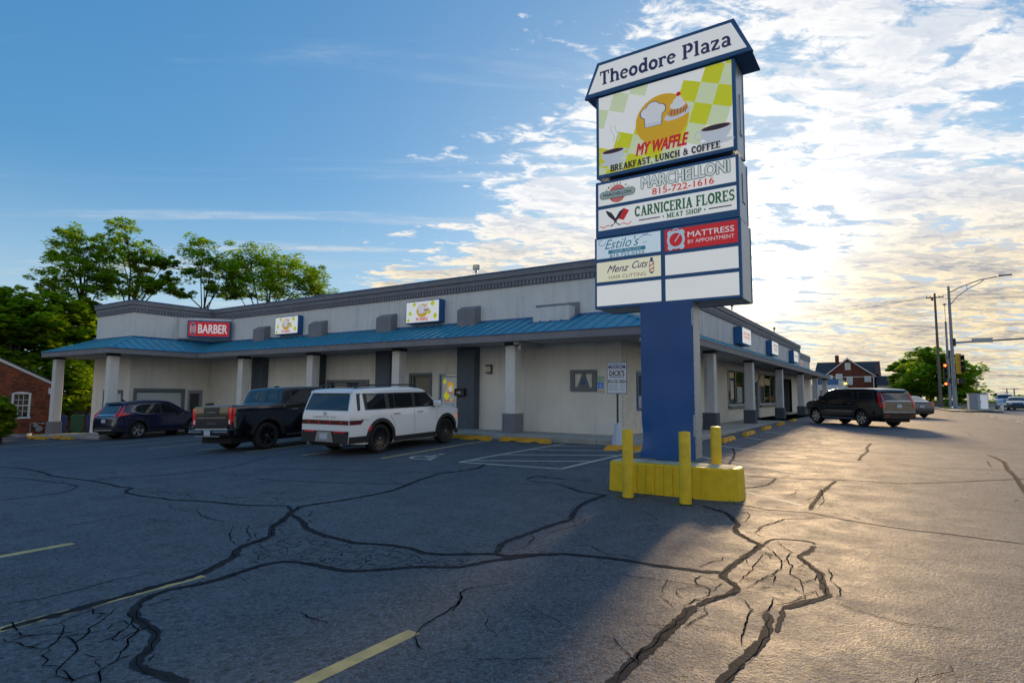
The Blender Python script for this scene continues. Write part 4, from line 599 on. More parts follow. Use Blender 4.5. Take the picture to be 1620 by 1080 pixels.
def stripe(pts, width, m, name='painted_stripe', lift=.0014, sub=.5):
    mb = MB(); P = [Vector((*p, 0)) for p in pts]
    for a, b in zip(P, P[1:]):
        n = max(1, int((b - a).length / sub)); d = (b - a).normalized(); nr = Vector((-d.y, d.x, 0)) * width / 2
        for i in range(n):
            p, q = a.lerp(b, i / n), a.lerp(b, (i + 1) / n)
            mb.face([(v.x, v.y, gz(v.x, v.y) + lift) for v in (p - nr, q - nr, q + nr, p + nr)])
    return mb.build(name, m, kind='structure')
YW = .11
for pts in [[(-2.86, .6), (-2.85, 3.12)], [(-7.3, -.5), (-7.45, 2.81)], [(-5.08, -.2), (-5.23, 2.98)], [(-9.8, -.5), (-9.85, 2.5)],
            [(-10.82, 10.5), (-11.2, 15.62)], [(-13.05, 9.9), (-13.45, 15.4)], [(-15.45, 9.88), (-15.9, 15.4)], [(-18.1, 9.9), (-18.5, 15.3)],
            [(-20.9, 9.8), (-21.2, 15.3)], [(-23.7, 9.6), (-24.0, 15.2)], [(-26.4, 9.3), (-26.7, 15.2)], [(-29.6, 8.2), (-29.9, 11.4)], [(-32.8, 7.6), (-33.0, 11.2)]]:
    stripe(pts, YW, M['line_y'])
for pts in [[(-2.38, 10.57), (-1.32, 9.81)], [(-4.45, 14.9), (-2.0, 13.15)], [(-4.66, 18.2), (-3.3, 17.2)], [(-4.75, 22.0), (-2.9, 20.6)], [(-4.8, 25.6), (-3.0, 24.2)], [(-4.8, 29.3), (-3.0, 27.9)]]:
    stripe(pts, YW, M['line_w'])
# hatched aisle
h0, h1 = (-8.72, 10.97), (-6.17, 11.23)
for pts, l in [([h0, (-8.62, 15.9)], .0014), ([h1, (-5.94, 15.2)], .0014), ([h0, h1], .0030), ([(-8.68, 11.3), (-6.1, 12.6)], .0034), ([(-8.67, 12.6), (-6.05, 13.9)], .0038),
               ([(-8.65, 13.9), (-6.0, 15.1)], .0042), ([(-8.63, 15.1), (-7.0, 15.9)], .0046)]:
    stripe(pts, .10, M['line_w'], lift=l)
# wheelchair symbol
def flat(mb, pts, c, s, a, lift=.0045):
    ca, sa = math.cos(a), math.sin(a); P = []
    for u_, v_ in pts:
        x = c[0] + (u_ * ca - v_ * sa) * s; y = c[1] + (u_ * sa + v_ * ca) * s; P.append((x, y, gz(x, y) + lift))
    mb.face(P)
def bandp(pts, wd):
    L = []
    for i, p in enumerate(pts):
        a = pts[max(i - 1, 0)]; b = pts[min(i + 1, len(pts) - 1)]; dx, dy = b[0] - a[0], b[1] - a[1]; l = math.hypot(dx, dy) or 1
        L.append(((p[0] - dy / l * wd / 2, p[1] + dx / l * wd / 2), (p[0] + dy / l * wd / 2, p[1] - dx / l * wd / 2)))
    return [[a[1], b[1], b[0], a[0]] for a, b in zip(L, L[1:])]
mb = MB(); c0 = (-9.98, 11.3)
ISA = bandp(_arc(-.05, -.12, .34, .34, 115, 385, 14)[:-1], .10) + bandp([(-.10, .42), (-.08, .0), (.24, .0), (.42, -.42), (.54, -.38)], .11) + bandp([(-.08, .20), (.20, .20)], .08)
for k, q_ in enumerate(ISA): flat(mb, q_, c0, .92, R(-4), .0045 + .0002 * (k % 6))
flat(mb, [(-.12 + .1 * math.cos(t * .63), .62 + .1 * math.sin(t * .63)) for t in range(10)], c0, .92, R(-4))
mb.build('wheelchair_symbol', M['line_w'], kind='structure')

# walk of concrete slabs with open joints
def slab_mesh(x0, x1, y0, y1):
    mb = MB(); g_ = .008; x0 += g_; x1 -= g_; y0 += g_; y1 -= g_; b = .02
    P = lambda x, y, d: (x, y, wz(x) + d)
    top = [P(x0 + b, y0 + b, 0), P(x1 - b, y0 + b, 0), P(x1 - b, y1 - b, 0), P(x0 + b, y1 - b, 0)]
    mid = [P(x0, y0, -b), P(x1, y0, -b), P(x1, y1, -b), P(x0, y1, -b)]; bot = [(p[0], p[1], p[2] - .45) for p in mid]
    mb.face(top)
    for i in range(4):
        j = (i + 1) % 4; mb.face([mid[i], mid[j], top[j], top[i]]); mb.face([bot[i], bot[j], mid[j], mid[i]])
    return mb
walk = bpy.data.objects.new('sidewalk', None); link(walk); walk['kind'] = 'structure'
sub = MB()
sub.box(-30.4, -5.62, 16.34, 18.24, -1.6, -.75)
def slabs(l):
    for a in l: slab_mesh(*a).build('walk_slab', M['concrete'], walk)
xsw = frange(-30.5, -7.75, 1.52)
slabs([(a, b, 16.3, 18.26) for a, b in zip(xsw, xsw[1:])])
slabs([(-7.75, -5.6, 16.3, 18.26)])
ysw = frange(18.26, 66.5, 1.6)
slabs([(-7.75, -5.6, a, b) for a, b in zip(ysw, ysw[1:])])
slabs([(a, b, 12.2, 14.1) for a, b in zip(frange(-38.2, -32.3, 1.48), frange(-38.2, -32.3, 1.48)[1:])])
slabs([(-32.3, -30.5, a, b) for a, b in zip(frange(12.2, 18.26, 1.5), frange(12.2, 18.26, 1.5)[1:])])
bpy.data.objects.remove(walk) if False else None

# ================================================================ the shopping plaza
LB = 'long low shopping plaza with white stucco walls, blue metal canopy roof and grey columns'
bd = thing('shopping_plaza', LB, 'building', (-20, 20, 0))
bd.location = (0, 0, 0)
WALLP = [(-36.4, 32), (-36.4, 14.1), (-32.28, 14.1), (-32.28, 18.25), (-7.75, 18.25), (-7.75, 58.8)]
def offpath(path, o):
    """offset to the right-hand (outer) side with mitred corners"""
    out = []
    for i, p in enumerate(path):
        ns = []
        if i > 0:
            d = Vector(p) - Vector(path[i - 1]); d.normalize(); ns.append(Vector((d.y, -d.x)))
        if i < len(path) - 1:
            d = Vector(path[i + 1]) - Vector(p); d.normalize(); ns.append(Vector((d.y, -d.x)))
        n = ns[0] if len(ns) == 1 else (ns[0] + ns[1])
        if len(ns) == 2: n = n / max(.2, n.dot(ns[0]))
        out.append((p[0] + n.x * o, p[1] + n.y * o))
    return out
def band(mb, path, o0, o1, z0, z1):
    A, B = offpath(path, o0), offpath(path, o1)
    for i in range(len(path) - 1):
        a0, a1, b0, b1 = A[i], A[i + 1], B[i], B[i + 1]
        mb.face([(*b0, z0), (*b1, z0), (*b1, z1), (*b0, z1)]); mb.face([(*a1, z0), (*a0, z0), (*a0, z1), (*a1, z1)])
        mb.face([(*b0, z1), (*b1, z1), (*a1, z1), (*a0, z1)]); mb.face([(*a0, z0), (*a1, z0), (*b1, z0), (*b0, z0)])
    for i in (0, len(path) - 1): mb.face([(*A[i], z0), (*B[i], z0), (*B[i], z1), (*A[i], z1)])
mb = MB(); band(mb, WALLP[:5], -.25, 0, 3.5, 5.66); mb.build('upper_wall', M['stucco'], bd)
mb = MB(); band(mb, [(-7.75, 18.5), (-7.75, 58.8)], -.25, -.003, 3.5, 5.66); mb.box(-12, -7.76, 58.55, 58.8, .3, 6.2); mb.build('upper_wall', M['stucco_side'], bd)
cor = MB()
band(cor, WALLP, -.25, .07, 5.86, 6.04); band(cor, WALLP, -.25, .13, 6.045, 6.24); band(cor, WALLP, -.25, .03, 5.66, 5.858); 
cor.build('cornice', M['grey'], bd)
mb = MB(); band(mb, WALLP, -.3, .16, 6.245, 6.285); mb.build('parapet_flashing', M['flash'], bd)
den = MB()
for (a, b) in zip(WALLP, WALLP[1:]):
    L = (Vector(b) - Vector(a)).length; d = (Vector(b) - Vector(a)).normalized(); n = Vector((d.y, -d.x)); k = int(L / .155)
    for i in range(k):
        s0 = (i + .25) * L / k; s1 = s0 + .095
        p = Vector(a) + d * s0 + n * .03; q_ = Vector(a) + d * s1 + n * .03; p2 = p + n * .05; q2 = q_ + n * .05
        den.v += [(*p2, 5.68), (*q2, 5.68), (*q2, 5.84), (*p2, 5.84), (*p, 5.68), (*q_, 5.68), (*q_, 5.84), (*p, 5.84)]
        m0 = len(den.v) - 8
        for f in ((0, 1, 2, 3), (0, 4, 5, 1), (4, 0, 3, 7), (1, 5, 6, 2), (3, 2, 6, 7)): den.f.append(tuple(m0 + t for t in f)); den.m.append(0)
den.build('dentil_blocks', M['grey'], bd, kind='stuff')
# flat roof and hidden back of the block
mb = MB(); mb.box(-36.3, -7.9, 18.4, 58.6, 5.5, 5.6); mb.box(-36.3, -32.4, 14.25, 18.4, 5.5, 5.6); mb.build('flat_roof', M['tar'], bd)
mb = MB(); mb.box(-36.4, -7.76, 58.81, 59.0, -1, 6.2); mb.box(-36.4, -36.15, 14.12, 59, -2.2, 3.5); mb.build('rear_wall', M['stucco_side'], bd)
def wall_holes(name, axis, pos, depth, a0, a1, z0, z1, holes, m, sign=1):
    As = sorted({a0, a1, *[h[0] for h in holes], *[h[1] for h in holes]}); Zs = sorted({z0, z1, *[h[2] for h in holes], *[h[3] for h in holes]})
    mb = MB()
    for i in range(len(As) - 1):
        for j in range(len(Zs) - 1):
            ca, cz = (As[i] + As[i + 1]) / 2, (Zs[j] + Zs[j + 1]) / 2
            if any(h[0] < ca < h[1] and h[2] < cz < h[3] for h in holes): continue
            if axis == 'y': mb.face([(As[i], pos, Zs[j]), (As[i + 1], pos, Zs[j]), (As[i + 1], pos, Zs[j + 1]), (As[i], pos, Zs[j + 1])])
            else: mb.face([(pos, As[i], Zs[j]), (pos, As[i + 1], Zs[j]), (pos, As[i + 1], Zs[j + 1]), (pos, As[i], Zs[j + 1])])
    for h in holes:
        q1 = pos + depth * sign
        for (A1, Z1, A2, Z2) in ((h[0], h[2], h[0], h[3]), (h[1], h[2], h[1], h[3]), (h[0], h[2], h[1], h[2]), (h[0], h[3], h[1], h[3])):
            if axis == 'y': mb.face([(A1, pos, Z1), (A2, pos, Z2), (A2, q1, Z2), (A1, q1, Z1)])
            else: mb.face([(pos, A1, Z1), (pos, A2, Z2), (q1, A2, Z2), (q1, A1, Z1)])
    return mb.build(name, m, bd)
HC = [(-22.3, -19.75, 1.15, 2.14), (-17.1, -16.1, 1.1, 2.38), (-15.62, -14.55, .33, 2.47)]
wall_holes('lower_wall', 'y', 18.25, .14, -32.28, -7.75, -1.2, 3.5, HC, M['stucco_low'])
HA = [(-34.9, -33.0, .55, 1.62)]
wall_holes('lower_wall', 'y', 14.1, .14, -36.4, -32.28, -1.6, 3.5, HA, M['stucco_low'])
HB = [(14.45, 16.7, .6, 1.68), (17.03, 17.82, -.45, 1.77)]
wall_holes('lower_wall', 'x', -32.28, .14, 14.1, 18.25, -1.4, 3.5, HB, M['stucco_low'], -1)
HS = [(19.6, 22.6, 1.2, 2.4), (32.35, 38.6, 1.2, 3.1), (39.0, 40.1, .33, 2.75), (40.35, 46.6, 1.2, 3.2), (49.1, 53.6, .33, 3.1)]
wall_holes('lower_wall', 'x', -7.75, .16, 18.25, 66.4, -.2, 3.5, HS, M['mortarw'], -1)
bricks = MB()
z = .34; r_ = 0
while z < 3.42:
    y = 18.252 + (0.0 if r_ % 2 else .1)
    while y < 47.6:
        y1 = y + .195
        if not any(h[0] - .02 < y1 and y < h[1] + .02 and h[2] - .02 < z + .06 and z < h[3] + .02 for h in HS):
            bricks.box(-7.752, -7.738 + rnd.uniform(0, .004), y, y1, z, z + .058, skip='l')
        y += .206
    z += .0677; r_ += 1
bricks.build('brick_courses', M['brickw'], bd, kind='stuff')
mb = MB(); mb.box(-7.9, -7.735, 47.62, 49.08, .33, 3.42); mb.box(-7.9, -7.735, 53.62, 66.4, .33, 3.42); mb.build('stucco_bay', M['stucco_low'], bd)
mb = MB(); mb.box(-9.4, -9.3, 49.0, 53.7, .3, 3.2); mb.box(-9.3, -7.76, 48.98, 49.1, .3, 3.2); mb.box(-9.3, -7.76, 53.6, 53.72, .3, 3.2); mb.build('recess_wall', M['pilaster'], bd)
mb = MB(); mb.box(-9.3, -7.4, 49.1, 53.6, .34, .45); mb.build('step', M['concrete'], bd)

def window(axis, pos, a0, a1, z0, z1, sgn, fr=.12, mull=(), m_fr='trim', pane='glass', out=.05, sill=True, bars=()):
    """frame proud of the wall, panes set back, one mullion per entry"""
    def bx(mb, A0, A1, Z0, Z1, p0, p1):
        lo, hi = min(p0, p1), max(p0, p1)
        if axis == 'y': mb.box(A0, A1, lo, hi, Z0, Z1)
        else: mb.box(lo, hi, A0, A1, Z0, Z1)
    f = MB(); o = pos - sgn * out; i_ = pos + sgn * .02
    bx(f, a0 - fr, a1 + fr, z1, z1 + fr, o, i_); bx(f, a0 - fr, a1 + fr, z0 - fr, z0, o, i_); bx(f, a0 - fr, a0, z0, z1, o, i_); bx(f, a1, a1 + fr, z0, z1, o, i_)
    fo = f.build('window', M[m_fr], bd)
    e = [a0] + list(mull) + [a1]
    for c, d in zip(e, e[1:]):
        p = MB(); bx(p, c + .02, d - .02, z0 + .02, z1 - .02, pos + sgn * .09, pos + sgn * .10); p.build('pane', M[pane] if isinstance(pane, str) else pane, fo)
    mm = MB()
    for c in mull: bx(mm, c - .025, c + .025, z0, z1, pos + sgn * .05, pos + sgn * .12)
    bx(mm, a0, a1, z0, z0 + .04, pos + sgn * .05, pos + sgn * .12); bx(mm, a0, a1, z1 - .04, z1, pos + sgn * .05, pos + sgn * .12)
    mm.build('glazing_frame', M['alu'] if m_fr != 'trim' else M['trim'], fo)
    return fo
window('y', 18.25, -22.3, -19.75, 1.15, 2.14, 1, mull=(-21.0,))
w2 = window('y', 18.25, -17.1, -16.1, 1.1, 2.38, 1)
mb = MB()
for i in range(22): mb.box(-17.07, -16.13, 18.325, 18.335, 1.14 + i * .055, 1.165 + i * .055)
mb.build('blind_slats', mat('blind_dark', (.10, .12, .08), .6), w2)
window('y', 14.1, -34.9, -33.0, .55, 1.62, 1, pane='blind')
wl = window('x', -32.28, 14.45, 16.7, .6, 1.68, -1, pane='blind', fr=.15)
t_ = text('FOR LEASE', 15.32, 15.95, 1.12, 1.2, 0, M['ink_red'], wl, bold=.02); t_.data.transform(Matrix.Rotation(R(90), 4, 'Z')); t_.location = (-32.34, 0, 0)
# side windows: reflecting glass with posters
wa = window('x', -7.75, 19.6, 22.6, 1.2, 2.4, -1, mull=(21.1,), fr=.08, m_fr='flash')
s1 = window('x', -7.75, 32.35, 38.6, 1.2, 3.1, -1, mull=(34.4, 36.5), fr=.06, m_fr='alu')
s2 = window('x', -7.75, 40.35, 46.6, 1.2, 3.2, -1, mull=(42.4, 44.5), fr=.06, m_fr='alu')
for (w_, a, b, z0, z1, c) in [(s2, 40.45, 42.3, 2.35, 3.1, (.45, .30, .10)), (s2, 42.5, 44.4, 2.45, 3.1, (.50, .36, .18)), (s2, 42.6, 44.3, 2.9, 3.12, (.60, .50, .02)), (s2, 40.5, 41.1, 2.75, 3.14, (.40, .03, .02)),
                              (s1, 33.0, 33.9, 2.65, 2.95, (.75, .55, .12)), (s1, 32.45, 32.95, 1.9, 2.9, (.02, .12, .40)), (s1, 33.1, 33.8, 1.5, 2.5, (.55, .50, .40)), (s1, 34.6, 35.8, 1.3, 2.2, (.30, .40, .42)), (wa, 19.65, 20.6, 1.22, 1.62, (.55, .50, .62))]:
    mb = MB(); mb.box(-7.80, -7.79, a, b, z0, z1); mb.build('poster', mat('poster_print', c, .4, var=.5, scale=5), w_)
for a0, a1 in ((32.3, 38.7), (40.3, 46.7)):
    mb = MB(); mb.bbox(-7.76, -7.58, a0, a1, 1.02, 1.13, .015); mb.build('window_sill', M['ink_skyblue'] if False else M['trim'], bd)
def door(axis, pos, a0, a1, z0, z1, sgn, pane='glass', fr='alu'):
    def bx(mb, A0, A1, Z0, Z1, p0, p1):
        lo, hi = min(p0, p1), max(p0, p1)
        if axis == 'y': mb.box(A0, A1, lo, hi, Z0, Z1)
        else: mb.box(lo, hi, A0, A1, Z0, Z1)
    f = MB(); o = pos - sgn * .02
    bx(f, a0, a1, z1 - .06, z1, o, pos + sgn * .1); bx(f, a0, a0 + .06, z0, z1 - .06, o, pos + sgn * .1); bx(f, a1 - .06, a1, z0, z1 - .06, o, pos + sgn * .1)
    fo = f.build('door', M[fr], bd)
    l = MB(); p0, p1 = pos + sgn * .04, pos + sgn * .08
    bx(l, a0 + .065, a0 + .14, z0 + .02, z1 - .07, p0, p1); bx(l, a1 - .14, a1 - .065, z0 + .02, z1 - .07, p0, p1); bx(l, a0 + .14, a1 - .14, z0 + .02, z0 + .2, p0, p1); bx(l, a0 + .14, a1 - .14, z1 - .17, z1 - .07, p0, p1)
    l.build('door_leaf', M[fr], fo)
    g_ = MB(); bx(g_, a0 + .14, a1 - .14, z0 + .2, z1 - .17, pos + sgn * .055, pos + sgn * .065); g_.build('pane', M[pane], fo)
    hh = MB(); zc_ = z0 + 1.0; bx(hh, a0 + .09, a0 + .13, zc_ - .12, zc_ + .12, pos - sgn * .02, pos + sgn * .04); hh.build('door_handle', M['alu'], fo)
    return fo
dC = door('y', 18.25, -15.62, -14.55, .33, 2.47, 1, pane='white')
door('x', -32.28, 17.03, 17.82, -.38, 1.77, -1)
door('x', -7.75, 39.0, 40.1, .33, 2.75, -1)
door('x', -7.75, 57.2, 58.2, .33, 2.5, -1)
# door print: lime diamonds, orange disc and opening hours table
def pr(name, m, parent, fn):
    mb = MB(); fn(mb)
    if name in ('lime_print', 'rule_print', 'knife_print'): return mb.split(name, m, parent)
    return mb.build(name, m, parent)
pr('lime_print', M['ink_lime'], dC, lambda mb: [mb.face([(x - s, 18.302, z_), (x, 18.302, z_ - s * 1.3), (x + s, 18.302, z_), (x, 18.302, z_ + s * 1.3)]) for x, z_, s in ((-15.36, 2.14, .1), (-15.25, 1.58, .16), (-14.82, 1.75, .1), (-15.0, 1.42, .07), (-14.82, 1.0, .1), (-15.38, .95, .08))])
pr('orange_print', M['ink_orange'], dC, lambda mb: disc(mb, -15.06, 1.93, .17, .2, 18.300))
pr('white_print', M['ink_pale'], dC, lambda mb: disc(mb, -15.05, 1.86, .09, .13, 18.297))
text('MY WAFFLE', -15.22, -14.9, 1.66, 1.72, 18.296, M['ink_red'], dC, bold=.02)
text('BUSINESS HOURS', -15.36, -14.82, 1.36, 1.41, 18.296, M['ink_red'], dC, bold=.02)
for i, dy in enumerate(['MONDAY', 'TUESDAY', 'WEDNESDAY', 'THURSDAY', 'FRIDAY', 'SATURDAY', 'SUNDAY']):
    text(dy, -15.33, -15.33 + .035 * len(dy), 1.26 - i * .085, 1.295 - i * .085, 18.296, M['ink_navy'], dC, bold=.02)
    text('6AM 2PM', -15.03, -14.82, 1.26 - i * .085, 1.295 - i * .085, 18.296, M['ink_navy'], dC, bold=.02)
# pilasters and their heads above the canopy
for x0, x1 in ((-14.42, -13.58), (-18.9, -18.05), (-23.45, -22.55), (-27.9, -27.0)):
    mb = MB(); mb.box(x0, x1, 17.9, 18.247, wz(x0) - .02, 3.45); mb.build('pilaster', M['pilaster'], bd)
    mb = MB(); mb.prism([(17.88, 3.95), (18.247, 3.95), (18.247, 5.06), (18.16, 5.06), (17.88, 4.90)], x0 - .02, x1 + .02, 'x'); mb.build('pilaster_head', M['fascia'], bd)
# plaque frame on the end wall, with a white arrowhead field
pf = MB(); 
for b in ((-9.63, -8.64, 2.38, 2.50), (-9.63, -8.64, 1.77, 1.90), (-9.63, -9.48, 1.90, 2.38), (-8.80, -8.64, 1.90, 2.38)): pf.box(b[0], b[1], 18.18, 18.247, b[2], b[3])
pf.prism([(-9.36, 1.90), (-8.92, 1.90), (-9.09, 2.38), (-9.17, 2.38)], 18.19, 18.247, 'y'); pfo = pf.build('plaque_frame', M['trim'], bd)
pr('emblem', M['blue'], pfo, lambda mb: mb.prism([(-9.22, 2.05), (-9.13, 1.97), (-9.05, 2.05), (-9.13, 2.25)], 18.17, 18.188, 'y'))
# canopy: eave band, soffit, standing-seam panels
EP = offpath(WALLP[:5] + [(-7.75, 65.2)], 1.8); WP = WALLP[:5] + [(-7.75, 65.2)]
mb = MB()
path = WP; band(mb, path, 1.66, 1.8, 3.43, 3.66); mb.build('canopy_fascia', M['fascia'], bd)
mb = MB(); A, B = offpath(path, .0), offpath(path, 1.68)
for i in range(len(path) - 1): mb.face([(*A[i], 3.45), (*A[i + 1], 3.45), (*B[i + 1], 3.45), (*B[i], 3.45)])
mb.build('soffit', M['soffit'], bd)
mb = MB(); band(mb, path, 1.66, 1.83, 3.662, 3.69); mb.build('eave_trim', M['flash'], bd)
mb = MB(); band(mb, path, .0, .05, 4.38, 4.46); mb.build('wall_flashing', M['flash'], bd)
mb = MB(); mb.box(-7.75, -5.95, 65.06, 65.2, 3.43, 3.66); mb.build('canopy_end', M['fascia'], bd)
def clip(poly, s, keep_ge):
    out = []
    for i in range(len(poly)):
        a, b = poly[i], poly[(i + 1) % len(poly)]
        ia = (a[0] >= s) == keep_ge or a[0] == s; ib = (b[0] >= s) == keep_ge or b[0] == s
        if ia: out.append(a)
        if ia != ib and a[0] != b[0]:
            t = (s - a[0]) / (b[0] - a[0]); out.append((s, a[1] + (b[1] - a[1]) * t))
    return out
def canopy_panels(i, pitch=.42):
    W0, W1 = Vector(WP[i]), Vector(WP[i + 1]); E0, E1 = Vector(EP[i]), Vector(EP[i + 1]); d = (W1 - W0).normalized(); n = Vector((d.y, -d.x))
    S = lambda p: (p - W0).dot(d)
    quad = [(S(E0), 0.0), (S(E1), 0.0), (S(W1), 1.0), (S(W0), 1.0)]
    s0, s1 = min(q_[0] for q_ in quad), max(q_[0] for q_ in quad); k = max(1, int(round((s1 - s0) / pitch))); pt = (s1 - s0) / k
    def P(s, t, dz=0): p = W0 + d * s + n * 1.8 * (1 - t); return (p.x, p.y, 3.68 + .72 * t + dz)
    for j in range(k):
        a, b = s0 + j * pt, s0 + (j + 1) * pt; pl = clip(clip(quad, a, True), b, False)
        if len(pl) < 3: continue
        mb = MB(); mb.face([P(*q_) for q_ in pl])
        ts = [q_[1] for q_ in pl if abs(q_[0] - a) < 1e-4]
        if len(ts) >= 2:
            t0, t1 = min(ts), max(ts); w_ = .018; hgt = .05
            v = [P(a - w_, t0), P(a + w_, t0), P(a + w_, t0, hgt), P(a - w_, t0, hgt), P(a - w_, t1), P(a + w_, t1), P(a + w_, t1, hgt), P(a - w_, t1, hgt)]
            for f in ((0, 1, 2, 3), (1, 5, 6, 2), (3, 2, 6, 7), (4, 0, 3, 7)): mb.face([v[q_] for q_ in f])
        mb.build('roof_panel', M['roof'], bd)
for i, pt in enumerate((.42, .42, .42, .42, .52)): canopy_panels(i, pt)
def ridge(a, b, wd=.06):
    mb = MB(); mb.tube([a, b], wd, 6); return mb.build('ridge_cap', M['roof'], bd)
for k in (1, 2, 3, 4):
    if k == 3: continue
    ridge((*EP[k], 3.69), (*WP[k], 4.41), .045)
# small gabled panel that breaks the canopy near the corner
mb = MB(); mb.box(-10.86, -9.42, 17.72, 18.247, 4.1, 4.70); mb.build('canopy_panel', M['stucco'], bd)
mb = MB(); mb.box(-11.02, -9.28, 18.16, 18.246, 4.70, 4.86); mb.box(-11.02, -10.87, 18.16, 18.246, 4.36, 4.70); mb.box(-9.41, -9.28, 18.16, 18.246, 4.36, 4.70); mb.build('panel_frame', M['grey'], bd)
mb = MB(); mb.prism([(17.66, 4.08), (18.24, 4.34), (18.24, 4.46), (17.66, 4.2)], -11.05, -10.87, 'x'); mb.prism([(17.66, 4.08), (18.24, 4.34), (18.24, 4.46), (17.66, 4.2)], -9.41, -9.23, 'x'); mb.box(-11.05, -9.23, 17.58, 17.715, 4.07, 4.18)
mb.build('panel_flashing', M['flash'], bd)
mb = MB(); mb.box(-7.76, -7.69, 20.0, 21.6, 4.45, 4.95); mb.build('panel_frame', M['grey'], bd)
# columns
def column(x, y, zb, top=3.43, m='stucco', bw=.27):
    hw = .20
    mb = MB(); mb.bbox(x - hw, x + hw, y - hw, y + hw, zb + .3, top - .10, .012); c = mb.build('column', M[m], bd)
    mb = MB(); mb.box(x - .225, x + .225, y - .225, y + .225, top - .10, top + .02); mb.build('column_cap', M['capdark'], c)
    pts = []
    for sx, sy, ux, uy in ((-1, -1, 1, 0), (1, -1, 0, 1), (1, 1, -1, 0), (-1, 1, 0, -1)):
        cx_, cy_ = x + sx * bw, y + sy * bw; nx_, ny_ = uy, -ux; k = 6; L = 2 * bw; wv = L / k
        for i in range(k):
            s = i * wv
            for (ds, dd) in ((.0, .0), (wv * .62, .0), (wv * .70, -.022), (wv * .92, -.022)):
                pts.append((cx_ + ux * (s + ds) + nx_ * dd, cy_ + uy * (s + ds) + ny_ * dd))
    mb = MB(); mb.prism(pts, zb - .12, zb + .66, 'z'); mb.build('column_base', M['grey'] if m == 'stucco' else M['pilaster'], c)
    return c
for x in (-11.33, -16.8, -22.1, -27.45): column(x, 17.17, wz(x))
column(-31.2, 12.85, wz(-31.2)); column(-37.45, 12.85, wz(-37.45))
for y in (23.95, 31.1, 39.6, 48.6, 57.2, 64.6): column(-6.4, y, .33, m='stucco_side')
mb = MB(); mb.box(-10.95, -10.75, 16.6, 18.24, 3.33, 3.44); mb.build('soffit_beam', M['soffit'], bd)
# lower end block of the plaza
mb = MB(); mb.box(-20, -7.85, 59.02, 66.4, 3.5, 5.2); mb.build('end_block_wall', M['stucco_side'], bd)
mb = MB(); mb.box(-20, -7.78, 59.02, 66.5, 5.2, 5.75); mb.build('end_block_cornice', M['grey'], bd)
# slanted panel behind the barber sign
dpn = MB(); P0, P1 = Vector((-32.24, 16.35)), Vector((-30.45, 18.22)); dd = (P1 - P0).normalized(); nn = Vector((dd.y, -dd.x)) * .12
dpn.v = [(*(P0), 4.52), (*(P1), 4.52), (*(P1), 5.62), (*(P0), 5.62)]; dpn.v += [(a + nn.x, b + nn.y, c) for a, b, c in dpn.v]
dpn.f = [(4, 5, 6, 7), (0, 4, 7, 3), (1, 2, 6, 5), (3, 7, 6, 2), (0, 1, 5, 4)]; dpn.m = [0] * 5
dpn.build('corner_panel', M['stucco'], bd)
del P0, P1

# ---------------------------------------------------------------- box signs on the plaza
def box_sign(name, label, cat, loc, rz, wd, ht, dp, face, group=None, rim=.05, body='blue'):
    """box sign: origin at the centre of its front face, face towards local -Y"""
    t = thing(name, label, cat, loc, rz, group)
    mb = MB(); mb.bbox(-wd / 2, wd / 2, .0, dp, -ht / 2, ht / 2, .012); mb.build('sign_case', M[body], t)
    mb = MB(); mb.box(-wd / 2 + rim, wd / 2 - rim, -.006, .004, -ht / 2 + rim, ht / 2 - rim); mb.build('sign_face', M[face], t)
    return t
def waffle_face(t, wd, ht, y0=-.008, small=True, name='print'):
    pr('lime_print', M['ink_lime'], t, lambda mb: [mb.face([(x * wd - s * wd, y0, z_ * ht + s * wd * .12), (x * wd - s * .12 * wd, y0, z_ * ht - s * wd), (x * wd + s * wd, y0, z_ * ht - s * wd * .12), (x * wd + s * .12 * wd, y0, z_ * ht + s * wd)])
        for x, z_, s in ((-.24, .34, .06), (.30, .33, .07), (-.36, -.05, .06), (.20, -.02, .07), (.38, -.22, .07), (-.41, -.36, .05))])
    pr('orange_print', M['ink_orange'], t, lambda mb: disc(mb, 0, .05 * ht, .17 * wd, .30 * ht, y0 - .002))
    chef_hat(t, -.03 * wd, .02 * ht, .33 * ht, y0 - .004); waffle_plate(t, .13 * wd, .10 * ht, .26 * ht, y0 - .004)
    text('MY WAFFLE', -.17 * wd, .17 * wd, -.40 * ht, -.26 * ht, y0 - .012, M['ink_red'], t, bold=.03)
def chef_hat(t, cx, cz, s, y, outline=False):
    """plain white cook's hat"""
    def f(mb):
        disc(mb, cx - .36 * s, cz + .42 * s, .30 * s, .27 * s, y); disc(mb, cx + .34 * s, cz + .46 * s, .30 * s, .27 * s, y - .0004); disc(mb, cx, cz + .60 * s, .36 * s, .33 * s, y - .0008)
        mb.face([(cx - .42 * s, y - .0012, cz - .30 * s), (cx + .42 * s, y - .0012, cz - .30 * s), (cx + .46 * s, y - .0012, cz + .42 * s), (cx - .46 * s, y - .0012, cz + .42 * s)])
    if outline:
        keep = (s, y); s, y, cz = s * 1.07, y + .0016, cz - .01; pr('hat_outline', M['ink_purple'], t, f); s, y = keep; cz += .01
    pr('hat_print', M['ink_white'], t, f)
    pr('hat_band', M['ink_pale'], t, lambda mb: [mb.face([(cx - .42 * s, y - .002, cz - .34 * s), (cx + .42 * s, y - .002, cz - .34 * s), (cx + .43 * s, y - .002, cz - .16 * s), (cx - .43 * s, y - .002, cz - .16 * s)])])
